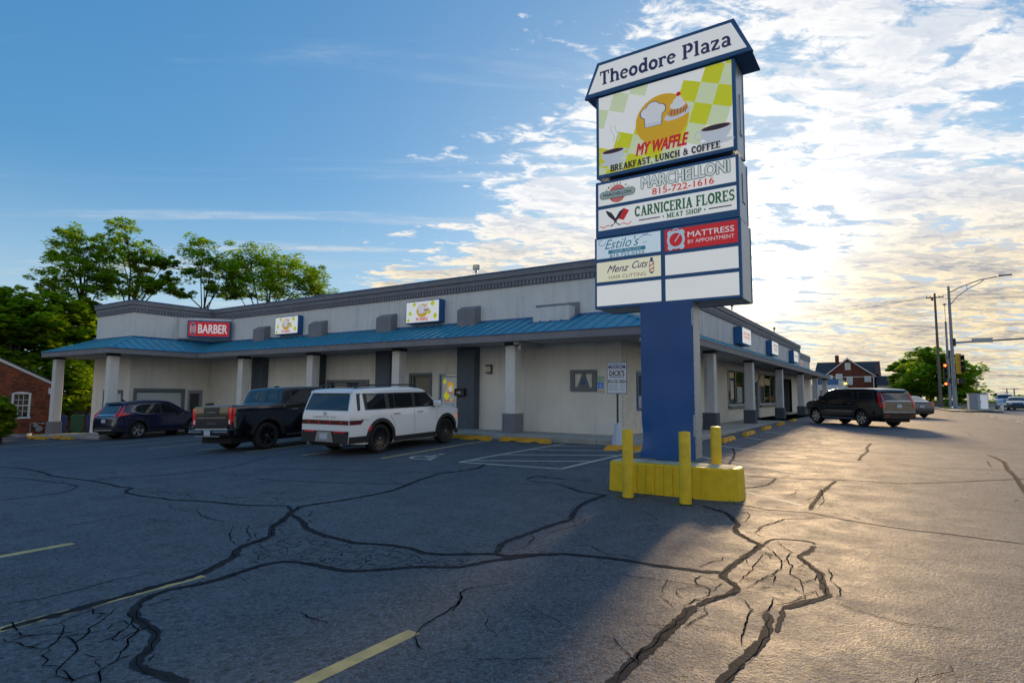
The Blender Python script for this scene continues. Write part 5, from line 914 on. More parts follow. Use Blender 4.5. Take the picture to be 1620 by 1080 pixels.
def waffle_plate(t, cx, cz, s, y):
    pr('plate_print', M['ink_pale'], t, lambda mb: disc(mb, cx, cz - .25 * s, .75 * s, .26 * s, y, rot=.2))
    pr('waffle_print', M['ink_tan'], t, lambda mb: disc(mb, cx, cz - .08 * s, .56 * s, .26 * s, y - .001, rot=.2))
    pr('waffle_lines', mat('waffle_line', (.30, .09, .02), .5), t, lambda mb: [mb.face([(cx + a * s, y - .0016, cz - .28 * s), (cx + (a + .04) * s, y - .0016, cz - .28 * s), (cx + (a + .10) * s, y - .0016, cz + .02 * s), (cx + (a + .06) * s, y - .0016, cz + .02 * s)]) for a in (-.38, -.22, -.06, .10, .26, .38)])
    pr('cream_print', M['ink_white'], t, lambda mb: (disc(mb, cx, cz + .22 * s, .42 * s, .22 * s, y - .002), disc(mb, cx + .02 * s, cz + .42 * s, .27 * s, .20 * s, y - .0024), disc(mb, cx + .04 * s, cz + .58 * s, .14 * s, .14 * s, y - .0028)))
    pr('cherry_print', M['ink_red'], t, lambda mb: disc(mb, cx + .05 * s, cz + .80 * s, .12 * s, .12 * s, y - .003))
t = box_sign('restaurant_sign', 'box sign with lime squares on the upper wall, the one nearer the pylon', 'sign', (-16.28, 17.90, 4.99), 0, 1.84, .93, .345, 'facew', 'restaurant box signs on the front wall', .04)
waffle_face(t, 1.84, .93)
t = box_sign('restaurant_sign', 'box sign with lime squares on the upper wall, next to the red barber sign', 'sign', (-25.27, 17.95, 4.97), 0, 1.84, .90, .295, 'facew', 'restaurant box signs on the front wall', .04)
waffle_face(t, 1.84, .90)
_c = Vector((-32.24, 16.35)).lerp(Vector((-30.45, 18.22)), .60); _d = Vector((1.79, 1.87)).normalized()
t = box_sign('barber_sign', 'red box sign reading BARBER with a striped pole, across the inner corner', 'sign', (_c.x + _d.y * .36, _c.y - _d.x * .36, 5.02), math.atan2(_d.y, _d.x), 2.12, .90, .23, 'facered', None, .07)
text('BARBER', -.52, .90, -.22, .24, -.014, M['ink_white'], t, bold=.035)
pr('pole_print', M['white'], t, lambda mb: disc(mb, -.78, .0, .15, .34, -.010))
pr('pole_stripes', M['ink_red'], t, lambda mb: [mb.face([(-.86, -.012, z_), (-.70, -.012, z_ + .10), (-.70, -.012, z_ + .15), (-.86, -.012, z_ + .05)]) for z_ in (-.22, -.10, .02, .12)])
pr('pole_ends', M['ink_navy'], t, lambda mb: (disc(mb, -.78, .24, .09, .05, -.013), disc(mb, -.78, -.26, .09, .05, -.013)))
SG = 'box signs along the side wall'
def side_sign(y, wd, ht, zc_, x, lab, lines):
    t = box_sign('wall_sign', lab, 'sign', (x, y, zc_), R(90), wd, ht, abs(x + 7.74), 'facew', SG, .05)
    for (tx, a, b, c, d, mm) in lines: text(tx, a, b, c, d, -.010, M[mm], t, bold=.02)
side_sign(35.0, 2.25, .95, 5.03, -7.28, 'white box sign with blue sides on the side wall, first from the pylon', [('MATTRESS', -.8, .8, .04, .2, 'ink_redo'), ('BY APPOINTMENT', -.8, .8, -.14, -.02, 'ink_redo')])
side_sign(44.3, 2.4, .95, 5.02, -7.36, 'white box sign with blue sides on the side wall, middle one of three', [('CARNICERIA', -.7, .9, .1, .28, 'ink_taupe'), ('FLORES', -.5, .7, -.2, .02, 'ink_taupe')])
side_sign(53.9, 2.4, .95, 5.0, -7.36, 'white box sign with blue sides on the side wall, farthest of three', [('PIZZERIA', -.8, .8, -.05, .12, 'ink_taupe')])
t = thing('wall_sign', 'small red and white sign on the low far end block of the plaza', 'sign', (-7.78, 60.3, 4.75), R(90))
mb = MB(); mb.box(-.8, .8, 0, .05, -.35, .35); mb.build('sign_board', M['white'], t); mb = MB(); disc(mb, 0, 0, .28, .28, -.01); mb.build('red_print', M['ink_redo'], t)
# small fittings
t = thing('wall_lamp', 'small dark wall lamp on the stucco wall beside the dark pilaster', 'lamp', (-13.1, 18.25, 2.6))
mb = MB(); mb.box(-.12, .12, -.03, -.002, -.16, .16); mb.box(-.12, .12, -.14, -.03, .10, .16); mb.box(-.12, .12, -.14, -.03, -.16, -.12); mb.build('lamp_case', M['black'], t)
mb = MB(); mb.box(-.09, .09, -.12, -.03, -.12, .10); mb.build('lamp_glass', mat('frosted', (.5, .48, .36), .4), t)
t = thing('mailbox', 'black mailbox with a white number on the dark pilaster by the door', 'mailbox', (-14.2, 17.9, 1.72))
mb = MB(); mb.prism([(-.13, -.14), (-.001, -.14), (-.001, .14), (-.10, .13), (-.13, .08)], -.24, .24, 'x'); mb.build('box', M['black'], t)
text('102', -.10, .08, -.06, .03, -.133, M['white'], t, bold=.02, name='number')
t = thing('security_camera', 'white dome camera under the canopy beam', 'camera', (-10.85, 16.85, 3.33))
mb = MB(); mb.lathe([(.03, 0), (.05, -.02), (.05, -.06), (.035, -.08)], k=12); mb.tube([(0, 0, -.09), (.02, -.06, -.15)], .04, 10); mb.build('body', M['white'], t, smooth=True, angle=R(40))
t = thing('security_camera', 'white camera under the canopy fascia near the pylon pole', 'camera', (-6.4, 16.7, 3.4))
mb = MB(); mb.tube([(0, 0, .03), (0, 0, -.08)], .03, 8); mb.tube([(-.08, -.05, -.12), (.10, .0, -.10)], .05, 10); mb.build('body', M['white'], t, smooth=True, angle=R(40))
t = thing('parking_sign', 'small green and white reserved parking sign with blue wheelchair symbol on the end wall', 'sign', (-8.5, 18.25, 2.0))
mb = MB(); mb.box(-.14, .14, -.012, -.002, -.30, .30); mb.build('sign_plate', mat('pale_sign', (.50, .62, .56), .5), t)
text('RESERVED', -.12, .12, .19, .25, -.014, M['ink_green'], t, bold=.02); text('PARKING', -.11, .11, .10, .16, -.014, M['ink_green'], t, bold=.02)
pr('blue_panel', M['ink_blue'], t, lambda mb: mb.face([(-.10, -.014, -.13), (.10, -.014, -.13), (.10, -.014, .07), (-.10, -.014, .07)]))
def isa_small(mb):
    for k, q_ in enumerate(ISA): mb.face([(u_ * .12, -.016 - k * .00005, v_ * .12 - .035) for u_, v_ in q_])
    disc(mb, -.014, .04, .012, .012, -.017, 10)
pr('wheelchair_print', M['white'], t, isa_small)
text('$250 FINE', -.10, .10, -.26, -.21, -.014, M['ink_red'], t, bold=.02)
def floodlight(lab, loc, rz, lit=False):
    t = thing('floodlight', lab, 'floodlight', loc, rz, 'floodlights on the parapet')
    mb = MB(); mb.box(-.06, .06, -.06, .06, 0, .03); mb.tube([(0, 0, 0), (0, 0, .16)], .022, 8); mb.lathe([(.0, .12), (.055, .14), (.055, .20), (.0, .22)], k=12); mb.build('bracket', M['galv'], t)
    mb = MB(); mb.bbox(-.13, .13, -.06, .05, .24, .44, .015); mb.build('lamp_head', M['galv'], t)
    mb = MB(); mb.box(-.10, .10, -.068, -.061, .265, .415); mb.build('lamp_glass', mat('lamp_lens', (.75, .72, .55), .2), t)
    return t
floodlight('floodlight standing on the parapet above the front wall', (-13.85, 18.3, 6.28), R(10))
floodlight('floodlight on the side parapet, the nearer one, just right of the pylon pole', (-7.7, 33.5, 6.28), R(110))
floodlight('floodlight on the side parapet, the farther one', (-7.7, 46.2, 6.28), R(110))

# ---------------------------------------------------------------- pylon sign
py_ = thing('pylon_sign', 'tall blue pylon sign with stacked tenant panels on a wide blue pole', 'sign', (-3.45, 10.3, gz(-3.45, 10.3)))
py_.location = (0, 0, 0)
YF = 10.1
# pole with a dented lower corner
mb = MB(); nxp, nzp = 14, 26; zt0, zt1 = .52, 3.27; dn = {}
for j in range(nzp + 1):
    for i in range(nxp + 1):
        x = -3.915 + .945 * i / nxp; z = zt0 + (zt1 - zt0) * j / nzp
        cr = math.exp(-((x + 3.86) / .10) ** 2 - ((z - .95) / .16) ** 2) * .035 - math.exp(-((x + 3.90) / .08) ** 2 - ((z - .60) / .10) ** 2) * .04
        wv = .004 * math.sin(x * 9 + z * 3) + .003 * math.sin(z * 7)
        dx_ = -.03 * math.exp(-((z - .55) / .10) ** 2) * max(0, 1 - (x + 3.915) / .25) + .02 * math.exp(-((z - .85) / .2) ** 2) * max(0, 1 - (x + 3.915) / .3)
        mb.v.append((x + dx_, YF + cr + wv, z + (.02 * math.sin(x * 6) if j == 0 else 0)))
for j in range(nzp):
    for i in range(nxp):
        a = j * (nxp + 1) + i; mb.f.append((a, a + 1, a + nxp + 2, a + nxp + 1)); mb.m.append(0)
po = mb.build('pole_front', M['bluepole'], py_, smooth=True)
mb = MB(); mb.box(-3.84, -2.985, YF + .07, YF + .40, .56, 3.27); mb.build('pole_side', M['alu'], py_); mb = MB(); mb.box(-3.0, -2.972, YF + .004, YF + .40, .56, 3.268); mb.build('side_flashing', M['alu'], py_)
mb = MB()
for i in range(22):
    for yy in (YF + .035, YF + .37): mb.box(-2.973, -2.966, yy - .006, yy + .006, .66 + i * .12, .672 + i * .12)
mb.build('rivets', M['capdark'], py_, kind='stuff')
mb = MB(); mb.box(-3.7, -3.5, 10.2, 10.4, 0, .6); mb.box(-3.35, -3.15, 10.2, 10.4, 0, .6); mb.split('steel_post', M['capdark'], py_)
def cabinet(x0, x1, z0, z1, dp, y=YF):
    mb = MB(); mb.bbox(x0, x1, y, y + .05, z0, z1, .008); c = mb.build('cabinet', M['blue'], py_)
    mb = MB(); mb.box(x0 + .012, x1 - .012, y + .052, y + dp, z0 + .01, z1 - .01); mb.build('case', M['alu'], c)
    mb = MB(); mb.bbox(x0, x1, y + dp, y + dp + .04, z0, z1, .008); mb.build('rear_frame', M['blue'], c)
    return c
def panel(c, x0, x1, z0, z1, m='facew'):
    mb = MB(); mb.box(x0, x1, YF - .004, YF + .002, z0, z1); return mb.build('panel', M[m], c)
def cyl(c, x0, x1, z0, z1): pass
# cap with the name of the plaza
mb = MB(); poly = [(-4.99, 7.40), (-1.86, 7.40), (-2.15, 8.06), (-4.71, 8.06)]; mb.prism(poly, YF - .06, YF + .02, 'y'); cap = mb.build('cabinet', M['blue'], py_)
mb = MB(); mb.prism([(-4.97, 7.41), (-1.88, 7.41), (-2.17, 8.05), (-4.69, 8.05)], YF + .022, YF + .70, 'y'); mb.build('case', M['blue'], cap)
mb = MB(); mb.prism([(-4.90, 7.475), (-1.955, 7.475), (-2.20, 7.995), (-4.665, 7.995)], YF - .068, YF - .058, 'y'); mb.build('panel', M['facew'], cap)
slab('Theodore Plaza', -4.66, -2.20, 7.585, 7.86, YF - .072, M['ink_navy'], cap, weight=1.02, track=.03)
mb = MB(); mb.tube([(-4.05, YF + .1, 8.05), (-4.05, YF + .1, 8.10)], .02, 6); mb.box(-4.10, -4.01, YF + .05, YF + .15, 8.09, 8.12); mb.tube([(-3.35, YF + .1, 8.05), (-3.32, YF + .1, 8.13)], .008, 5); mb.build('roof_fitting', M['capdark'], cap)
# big restaurant cabinet
c1 = cabinet(-4.77, -2.165, 5.76, 7.395, .58)
FX0, FX1, FZ0, FZ1 = -4.71, -2.225, 5.83, 7.37
panel(c1, FX0, FX1, FZ0, FZ1, 'facew')
def diamonds(mb_list):
    u1 = Vector((.305, -.125)); u2 = Vector((.115, .34)); o = Vector((-3.05, 7.25))
    def clipbox(pl):
        for ax, lim, ge in ((0, FX0, True), (0, FX1, False)): pl = clip(pl, lim, ge)
        pl = [(b, a) for a, b in pl]
        for lim, ge in ((FZ0, True), (FZ1, False)):
            if len(pl) >= 3: pl = clip(pl, lim, ge)
        return [(b, a) for a, b in pl]
    for i in range(-12, 13):
        for j in range(-12, 9):
            p = o + u1 * i + u2 * j; pl = clipbox([tuple(p), tuple(p + u1), tuple(p + u1 + u2), tuple(p + u2)])
            if len(pl) < 3: continue
            if (i + j) % 2 == 0: k = 0
            else: k = 2 if (i, j) in LIME else 1
            if (i + j) % 2 == 0: k = 1 if (i + 2 * j) % 3 else 0
            if (i + j) % 2 == 1: k = 2 if ((i - j) % 6 in (1, 3) and (i * 7 + j * 3) % 5 < 3) else 0
            if k: mb_list[k - 1].face([(a, YF - .0055, b) for a, b in pl])
LIME = set()
pg, lm = MB(), MB(); diamonds([pg, lm])
pg.split('pale_green_print', M['faceg'], c1); lm.split('lime_print', M['ink_lime'], c1)
pr('orange_print', M['ink_orange'], c1, lambda mb: disc(mb, -3.46, 6.63, .50, .47, YF - .008, 40))
chef_hat(c1, -3.62, 6.66, .36, YF - .011, True); waffle_plate(c1, -3.16, 6.74, .34, YF - .016)
def cup(cx, cz, s, flip):
    pr('cup_print', M['ink_pale'], c1, lambda mb: (disc(mb, cx, cz, .27 * s, .26 * s, YF - .009, 24, 0, 180, 360), disc(mb, cx, cz, .27 * s, .055 * s, YF - .0094), disc(mb, cx, cz - .25 * s, .30 * s, .05 * s, YF - .0085)))
    pr('cup_handle', M['ink_pale'], c1, lambda mb: [mb.face([(cx + flip * .27 * s + (a[0]) * s, YF - .0088, cz - .09 * s + a[1] * s) for a in q_]) for q_ in bandp([(.08 * math.cos(t * .4), .075 * math.sin(t * .4)) for t in range(17)], .03)])
    pr('coffee_print', M['ink_dark'], c1, lambda mb: disc(mb, cx, cz + .002, .235 * s, .043 * s, YF - .0102))
    pr('cup_rim', M['ink_tan'], c1, lambda mb: disc(mb, cx, cz + .004, .245 * s, .050 * s, YF - .0098))
cup(-4.42, 6.245, .90, 1); cup(-2.51, 6.235, 1.02, -1)
pr('steam_print', M['ink_pale'], c1, lambda mb: [mb.face([(x + a[0], YF - .0095, 6.42 + a[1]) for a in q_]) for x in (-4.42, -4.33) for q_ in bandp([(.04 * math.sin(t * .8), t * .045) for t in range(8)], .022)])
text('MY WAFFLE', -3.95, -2.98, 6.045, 6.26, YF - .020, M['ink_red'], c1, bold=.06, shear=.35)
slab('BREAKFAST, LUNCH & COFFEE', -4.47, -2.43, 5.85, 5.97, YF - .022, M['ink_dark'], c1, weight=1.35, track=.05)
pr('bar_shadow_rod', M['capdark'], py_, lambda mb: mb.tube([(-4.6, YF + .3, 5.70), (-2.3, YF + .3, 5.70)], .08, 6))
# access hatches on the cabinet sides
pr('side_hatch', M['capdark'], py_, lambda mb: [mb.box(-2.166, -2.158, a, b, c_, d) for a, b, c_, d in ((10.36, 10.38, 6.15, 6.85), (10.36, 10.52, 6.13, 6.15), (10.40, 10.42, 4.95, 5.45), (10.40, 10.56, 4.93, 4.95))])
c2 = cabinet(-4.79, -2.155, 4.60, 5.69, .66)
panel(c2, -4.73, -2.20, 5.215, 5.635); panel(c2, -4.73, -2.20, 4.735, 5.145)
text('MARCHELLONI', -3.86, -2.30, 5.40, 5.61, YF - .008, M['ink_green'], c2, bold=.115)
text('MARCHELLONI', -3.86, -2.30, 5.40, 5.61, YF - .012, M['ink_white'], c2, bold=.045)
text('815-722-1616', -3.66, -2.56, 5.25, 5.365, YF - .008, M['ink_redo'], c2, bold=.03)
pr('logo_disc', M['ink_redo'], c2, lambda mb: disc(mb, -4.34, 5.405, .17, .17, YF - .007))
pr('logo_check', M['white'], c2, lambda mb: [mb.face([(-4.34 + a * .05 - .012 + (b % 2) * .025, YF - .0078, 5.405 + b * .034 - .012), (-4.34 + a * .05 + .012 + (b % 2) * .025, YF - .0078, 5.405 + b * .034 - .012), (-4.34 + a * .05 + .012 + (b % 2) * .025, YF - .0078, 5.405 + b * .034 + .012), (-4.34 + a * .05 - .012 + (b % 2) * .025, YF - .0078, 5.405 + b * .034 + .012)]) for a in range(-3, 3) for b in range(-4, 5) if (a * .05) ** 2 + (b * .034) ** 2 < .021])
def pill(mb, x0, x1, zc_, r, y):
    pts = [(x0 + r + r * math.cos(R(90 + a * 18)), y, zc_ + r * math.sin(R(90 + a * 18))) for a in range(11)] + [(x1 - r + r * math.cos(R(-90 + a * 18)), y, zc_ + r * math.sin(R(-90 + a * 18))) for a in range(11)]
    mb.face(pts)
pr('logo_pill_edge', M['ink_green'], c2, lambda mb: pill(mb, -4.70, -3.98, 5.405, .078, YF - .009)); pr('logo_pill', M['white'], c2, lambda mb: pill(mb, -4.69, -3.99, 5.405, .068, YF - .0098))
text('MARCHELLONI', -4.62, -4.06, 5.375, 5.435, YF - .0125, M['ink_green'], c2, bold=.04)
for i, ch in enumerate('PIZZAS BY'):
    if ch != ' ':
        a = R(150 - i * 15); r0 = .195; me = text_mesh(ch, .02); fit(me, -.014, .014, -.018, .018, 0); me.materials.append(M['ink_green'])
        o = bpy.data.objects.new('lettering', me); link(o, c2); o.location = (-4.34 + r0 * 1.25 * math.cos(a), YF - .009, 5.405 + r0 * math.sin(a)); o.rotation_euler = (0, -(a - R(90)), 0)
slab('CARNICERIA FLORES', -4.0, -2.225, 4.895, 5.085, YF - .008, M['ink_green'], c2, weight=1.1, track=.03)
slab('MEAT SHOP', -3.40, -2.78, 4.775, 4.86, YF - .008, M['ink_green'], c2, weight=1.1, track=.04)
pr('rule_print', M['ink_dark'], c2, lambda mb: [mb.face([(a, YF - .008, 4.808), (b, YF - .008, 4.808), (b, YF - .008, 4.828), (a, YF - .008, 4.828)]) for a, b in ((-3.92, -3.52), (-2.66, -2.28))] + [mb.face([(a - .018, YF - .008, 4.818), (a, YF - .008, 4.80), (a + .018, YF - .008, 4.818), (a, YF - .008, 4.836)]) for a in (-3.46, -2.725)])
def knives(mb):
    y = YF - .008
    for fl, cx in ((1, -4.38), (-1, -4.38)):
        T = lambda u_, v_: (cx + fl * u_, y - (.0006 if fl > 0 else 0), 4.86 + v_)
        mb.face([T(-.03, -.03), T(.02, .02), T(.14, .13), T(.20, .23), T(.17, .24), T(.08, .19), T(-.02, .04)])
        mb.face([T(-.02, -.02), T(.02, -.0), T(-.08, -.075), T(-.11, -.06)])
pr('knife_print', M['ink_dark'], c2, knives)
pr('cleaver_print', M['ink_red'], c2, lambda mb: (mb.face([(-4.30, YF - .0095, 4.92), (-4.20, YF - .0095, 5.08), (-4.12, YF - .0095, 5.04), (-4.22, YF - .0095, 4.89)]), mb.face([(-4.315, YF - .009, 4.91), (-4.205, YF - .009, 5.095), (-4.105, YF - .009, 5.045), (-4.215, YF - .009, 4.875)])))
pr('flourish_print', M['ink_red'], c2, lambda mb: [mb.face([(a[0], YF - .0082, a[1]) for a in q_]) for s in (-1, 1) for q_ in bandp([(-4.38 + s * (.12 + t * .028), 4.80 + .02 * math.sin(t * 1.1) - s * 0.0) for t in range(8)], .014)])
c3 = cabinet(-4.815, -2.145, 3.235, 4.595, .76)
panel(c3, -4.77, -3.52, 4.19, 4.565, 'faceb'); panel(c3, -3.44, -2.195, 4.175, 4.56, 'facered'); panel(c3, -4.77, -3.52, 3.745, 4.12, 'facey'); panel(c3, -3.44, -2.195, 3.74, 4.105)
panel(c3, -4.77, -3.52, 3.29, 3.675); panel(c3, -3.44, -2.195, 3.285, 3.67)
text("Estilo's", -4.60, -3.92, 4.36, 4.545, YF - .008, M['ink_teal'], c3, bold=.0, shear=.4)
pr('curl_print', M['ink_teal'], c3, lambda mb: [mb.face([(a[0], YF - .008, a[1]) for a in q_]) for pts in ([(-4.66 + .07 * math.cos(t * .45 + 1.5), 4.49 + .05 * math.sin(t * .45 + 1.5)) for t in range(12)], [(-3.92 + t * .03, 4.49 + .012 * t) for t in range(7)], [(-3.86 + t * .03, 4.55 - .008 * t) for t in range(7)]) for q_ in bandp(pts, .010)])
text('INT', -3.85, -3.76, 4.385, 4.41, YF - .008, M['ink_teal'], c3)
pr('salon_bar', M['ink_teal'], c3, lambda mb: mb.face([(-4.53, YF - .0075, 4.265), (-3.80, YF - .0075, 4.265), (-3.80, YF - .0075, 4.335), (-4.53, YF - .0075, 4.335)]))
text('HAIR SALON', -4.44, -3.90, 4.28, 4.322, YF - .010, M['ink_skyblue'], c3); text('815.722.0333', -4.50, -3.83, 4.195, 4.25, YF - .008, M['ink_teal'], c3, bold=.03)
text('MATTRESS', -3.03, -2.25, 4.37, 4.47, YF - .008, M['ink_white'], c3, bold=.018); text('BY APPOINTMENT', -3.03, -2.25, 4.26, 4.325, YF - .008, M['ink_white'], c3, bold=.0)
def alarm(mb):
    cx, cz = -3.24, 4.36
    for x, z_, a, b in ((-.10, .12, .055, .055), (.10, .12, .055, .055), (-.10, -.13, .05, .05), (.10, -.13, .05, .05)): disc(mb, cx + x, cz + z_, a, b, YF - .0046)
    disc(mb, cx, cz, .160, .165, YF - .0076, 36)
pr('clock_print', M['ink_skyblue'], c3, alarm); pr('clock_dial', M['facered'], c3, lambda mb: disc(mb, -3.24, 4.36, .115, .120, YF - .0084, 36))
pr('clock_hand', M['ink_skyblue'], c3, lambda mb: (mb.face([(-3.265, YF - .009, 4.335), (-3.25, YF - .009, 4.32), (-3.165, YF - .009, 4.44), (-3.18, YF - .009, 4.45)]), [mb.face([(a[0], YF - .0079, a[1]) for a in q_]) for q_ in bandp([(-3.24 + .055 * math.cos(R(t * 22)), 4.52 + .038 * math.sin(R(t * 22))) for t in range(9)], .018)]))
text('Menz', -4.56, -4.12, 3.91, 4.04, YF - .008, M['ink_purple'], c3, bold=.015, shear=.5); text('Cuts', -4.06, -3.76, 3.94, 4.07, YF - .008, M['ink_purple'], c3, bold=.015, shear=.5)
text('HAIR CUTTING', -4.52, -3.80, 3.785, 3.85, YF - .008, M['ink_taupe'], c3)
def bpole(mb):
    mb.box(-3.735, -3.727, YF - .009, YF - .006, 3.84, 4.02); mb.box(-3.653, -3.645, YF - .009, YF - .006, 3.84, 4.02); disc(mb, -3.69, 4.075, .028, .028, YF - .008, 14)
    mb.face([(-3.74, YF - .008, 4.02), (-3.64, YF - .008, 4.02), (-3.67, YF - .008, 4.05), (-3.71, YF - .008, 4.05)]); mb.face([(-3.74, YF - .008, 3.84), (-3.64, YF - .008, 3.84), (-3.69, YF - .008, 3.80)])
pr('pole_print', M['ink_purple'], c3, bpole)
pr('pole_stripes', M['ink_red'], c3, lambda mb: [mb.face([(-3.725, YF - .0085, z_), (-3.655, YF - .0085, z_ + .05), (-3.655, YF - .0085, z_ + .075), (-3.725, YF - .0085, z_ + .025)]) for z_ in (3.85, 3.93)])
# ---------------------------------------------------------------- planter block and bollards
pl = thing('sign_base', 'yellow painted ribbed concrete block around the foot of the pylon sign', 'planter', (-3.27, 9.7, gz(-3.27, 9.7)))
pts = []
def ribs(x0, x1, y, n, flip=1):
    out = []; w_ = (x1 - x0) / n
    for i in range(n):
        s = x0 + i * w_
        for ds, dd in ((0, 0), (w_ * .86, 0), (w_ * .90, .014), (w_ * .97, .014)): out.append((s + ds, y + dd * flip))
    return out
outer = [(-4.30, 9.60), (-4.27, 9.48), (-4.05, 9.44)] + ribs(-4.05, -2.68, 9.44, 9) + [(-2.68, 9.45), (-2.30, 9.52), (-2.17, 9.60), (-2.14, 9.75), (-2.16, 10.0), (-2.3, 10.12), (-4.2, 10.12), (-4.3, 10.0)]
zb = .02
mb = MB(); n = len(outer)
for (dz, sc) in ((0, 1.0), (.49 , .985), (.515, .97)):
    for x, y in outer: mb.v.append(((x + 3.22) * sc + .05, (y - 9.7) * (1 - (1 - sc) * 3), dz - .03))
for k in range(2):
    for i in range(n): j = (i + 1) % n; mb.f.append((k * n + i, k * n + j, (k + 1) * n + j, (k + 1) * n + i)); mb.m.append(0)
mb.f.append(tuple(2 * n + i for i in range(n))); mb.m.append(0)
mb.build('ribbed_block', M['yellow'], pl)
mb = MB(); mb.box(-1.05 + .05, 1.0, -.12, .30, .4866, .4905); mb.build('worn_top', mat('worn_paint', (.62, .60, .45), .8, var=.4, scale=8), pl)
def bollard(lab, x, y, h=1.08):
    t = thing('bollard', lab, 'bollard', (x, y, gz(x, y)), rnd.uniform(0, 6), 'yellow bollards around the pylon sign')
    mb = MB(); mb.lathe([(.088, -.05), (.086, h - .025), (.080, h - .008), (.0, h + .004)], k=28); o = mb.build('sleeve', M['plastic_y'], t, smooth=True, angle=R(35))
    mb = MB(); mb.lathe([(.10, -.01), (.095, .012), (.086, .016)], k=20); mb.build('base_ring', M['seal'], t, smooth=True)
bollard('yellow bollard in front of the left part of the ribbed yellow block', -3.71, 8.95)
bollard('yellow bollard in front of the blue pole, nearest to the viewer', -2.79, 8.93)
bollard('yellow bollard behind the ribbed block, right of the pole side', -2.68, 10.28)
# towing sign on a post in a cone-shaped base
t = thing('towing_sign', 'white towing notice board on a dark post in a pale cone by the walk', 'sign', (-6.98, 16.12, gz(-6.98, 16.12)), R(4))
mb = MB(); mb.lathe([(.20, 0), (.195, .04), (.13, .40), (.085, .66), (.05, .68)], k=8); mb.build('cone_base', mat('pale_plastic', (.50, .56, .66), .5), t)
mb = MB(); mb.box(-.025, .025, -.015, .015, .1, 1.9); mb.build('post', mat('green_post', (.01, .04, .035), .5), t)
mb = MB(); mb.bbox(-.30, .30, -.03, -.018, 1.52, 2.44, .004); pn = mb.build('board', M['ink_navy'], t)
mb = MB(); mb.box(-.282, .282, -.036, -.031, 1.54, 2.42); mb.build('board_face', M['white'], pn)
mb = MB(); mb.box(-.265, .265, -.040, -.037, 2.265, 2.335); mb.box(-.275, .275, -.040, -.037, 2.22, 2.235); mb.build('header_bar', M['ink_navy'], pn)
text('UNAUTHORIZED VEHICLES', -.25, .25, 2.35, 2.40, -.041, M['ink_navy'], pn, bold=.02); text('WILL BE TOWED', -.17, .17, 2.277, 2.325, -.043, M['white'], pn, bold=.02)
text("DICK'S", -.23, .23, 2.05, 2.19, -.041, M['ink_dark'], pn, bold=.05); text('TOWING SERVICE', -.22, .22, 1.985, 2.03, -.041, M['ink_navy'], pn, bold=.02)
text('815-727-3024', -.265, .265, 1.83, 1.925, -.041, M['ink_dark'], pn, bold=.03)
for i, (a, b) in enumerate((('WITH TOW DOLLIES', '$50'), ('MON-FRI STORAGE', '$35 PER DAY'), ('SAT-SUN STORAGE', '$35 PER DAY'))):
    text(a, -.26, .03, 1.75 - i * .065, 1.78 - i * .065, -.041, M['ink_navy'], pn); text(b, .10, .26, 1.75 - i * .065, 1.78 - i * .065, -.041, M['ink_navy'], pn)
# wheel stops
def wheelstop_mesh(L=1.82):
    mb = MB(); h = .14; wb, wt = .085, .05
    def sec(x, zl): return [(x, -wb, zl), (x, -wt, h), (x, wt, h), (x, wb, zl)]
    L2 = L / 2; xs_ = [-L2, -L2 + .10, -.55, -.5, -.28, -.23, .23, .28, .5, .55, L2 - .10, L2]
    zl = [0, 0, 0, .035, .035, 0, 0, .035, .035, 0, 0, 0]
    S = []
    for i, (x, z_) in enumerate(zip(xs_, zl)):
        s_ = sec(x, z_)
        if i in (0, len(xs_) - 1): s_ = [(x, -wb, 0), (x, -wb * .95, .05), (x, wb * .95, .05), (x, wb, 0)]
        S.append(s_)
    for a, b in zip(S, S[1:]):
        for i in range(4): j = (i + 1) % 4; mb.face([a[i], b[i], b[j], a[j]])
    mb.face(S[0]); mb.face(S[-1][::-1]); me = mb.mesh('wheel_stop'); me.materials.append(M['yellowstop']); return me
wsm = wheelstop_mesh()
for lab, x, y, a in [('yellow wheel stop beside the nose of the white car', -12.05, 15.6, 3), ('yellow wheel stop in front of the single column, at the head of the hatched bays', -9.95, 15.78, 2),
    ('yellow wheel stop under the outermost left column', -35.6, 11.6, 4), ('yellow wheel stop between the outermost left column and the navy car', -33.3, 11.85, 4),
    ('yellow wheel stop just behind the foot of the blue pole', -4.9, 15.75, -66), ('yellow wheel stop beside the walk, first one right of the pole', -4.86, 20.1, 92), ('yellow wheel stop beside the walk, second one right of the pole', -4.9, 23.5, 92),
    ('yellow wheel stop beside the walk, third one right of the pole', -4.95, 27.2, 92), ('yellow wheel stop beside the walk, fourth one right of the pole', -5.0, 31.0, 92), ('yellow wheel stop under the nose of the black car at the side wall', -5.05, 35.2, 92),
    ('yellow wheel stop hidden mostly behind the planter block', -6.0, 15.2, 20)]:
    o = inst('wheel_stop', wsm, None, (x, y, gz(x, y) - .005), (0, 0, R(a))); tag(o, lab, 'wheel stop', 'yellow wheel stops')
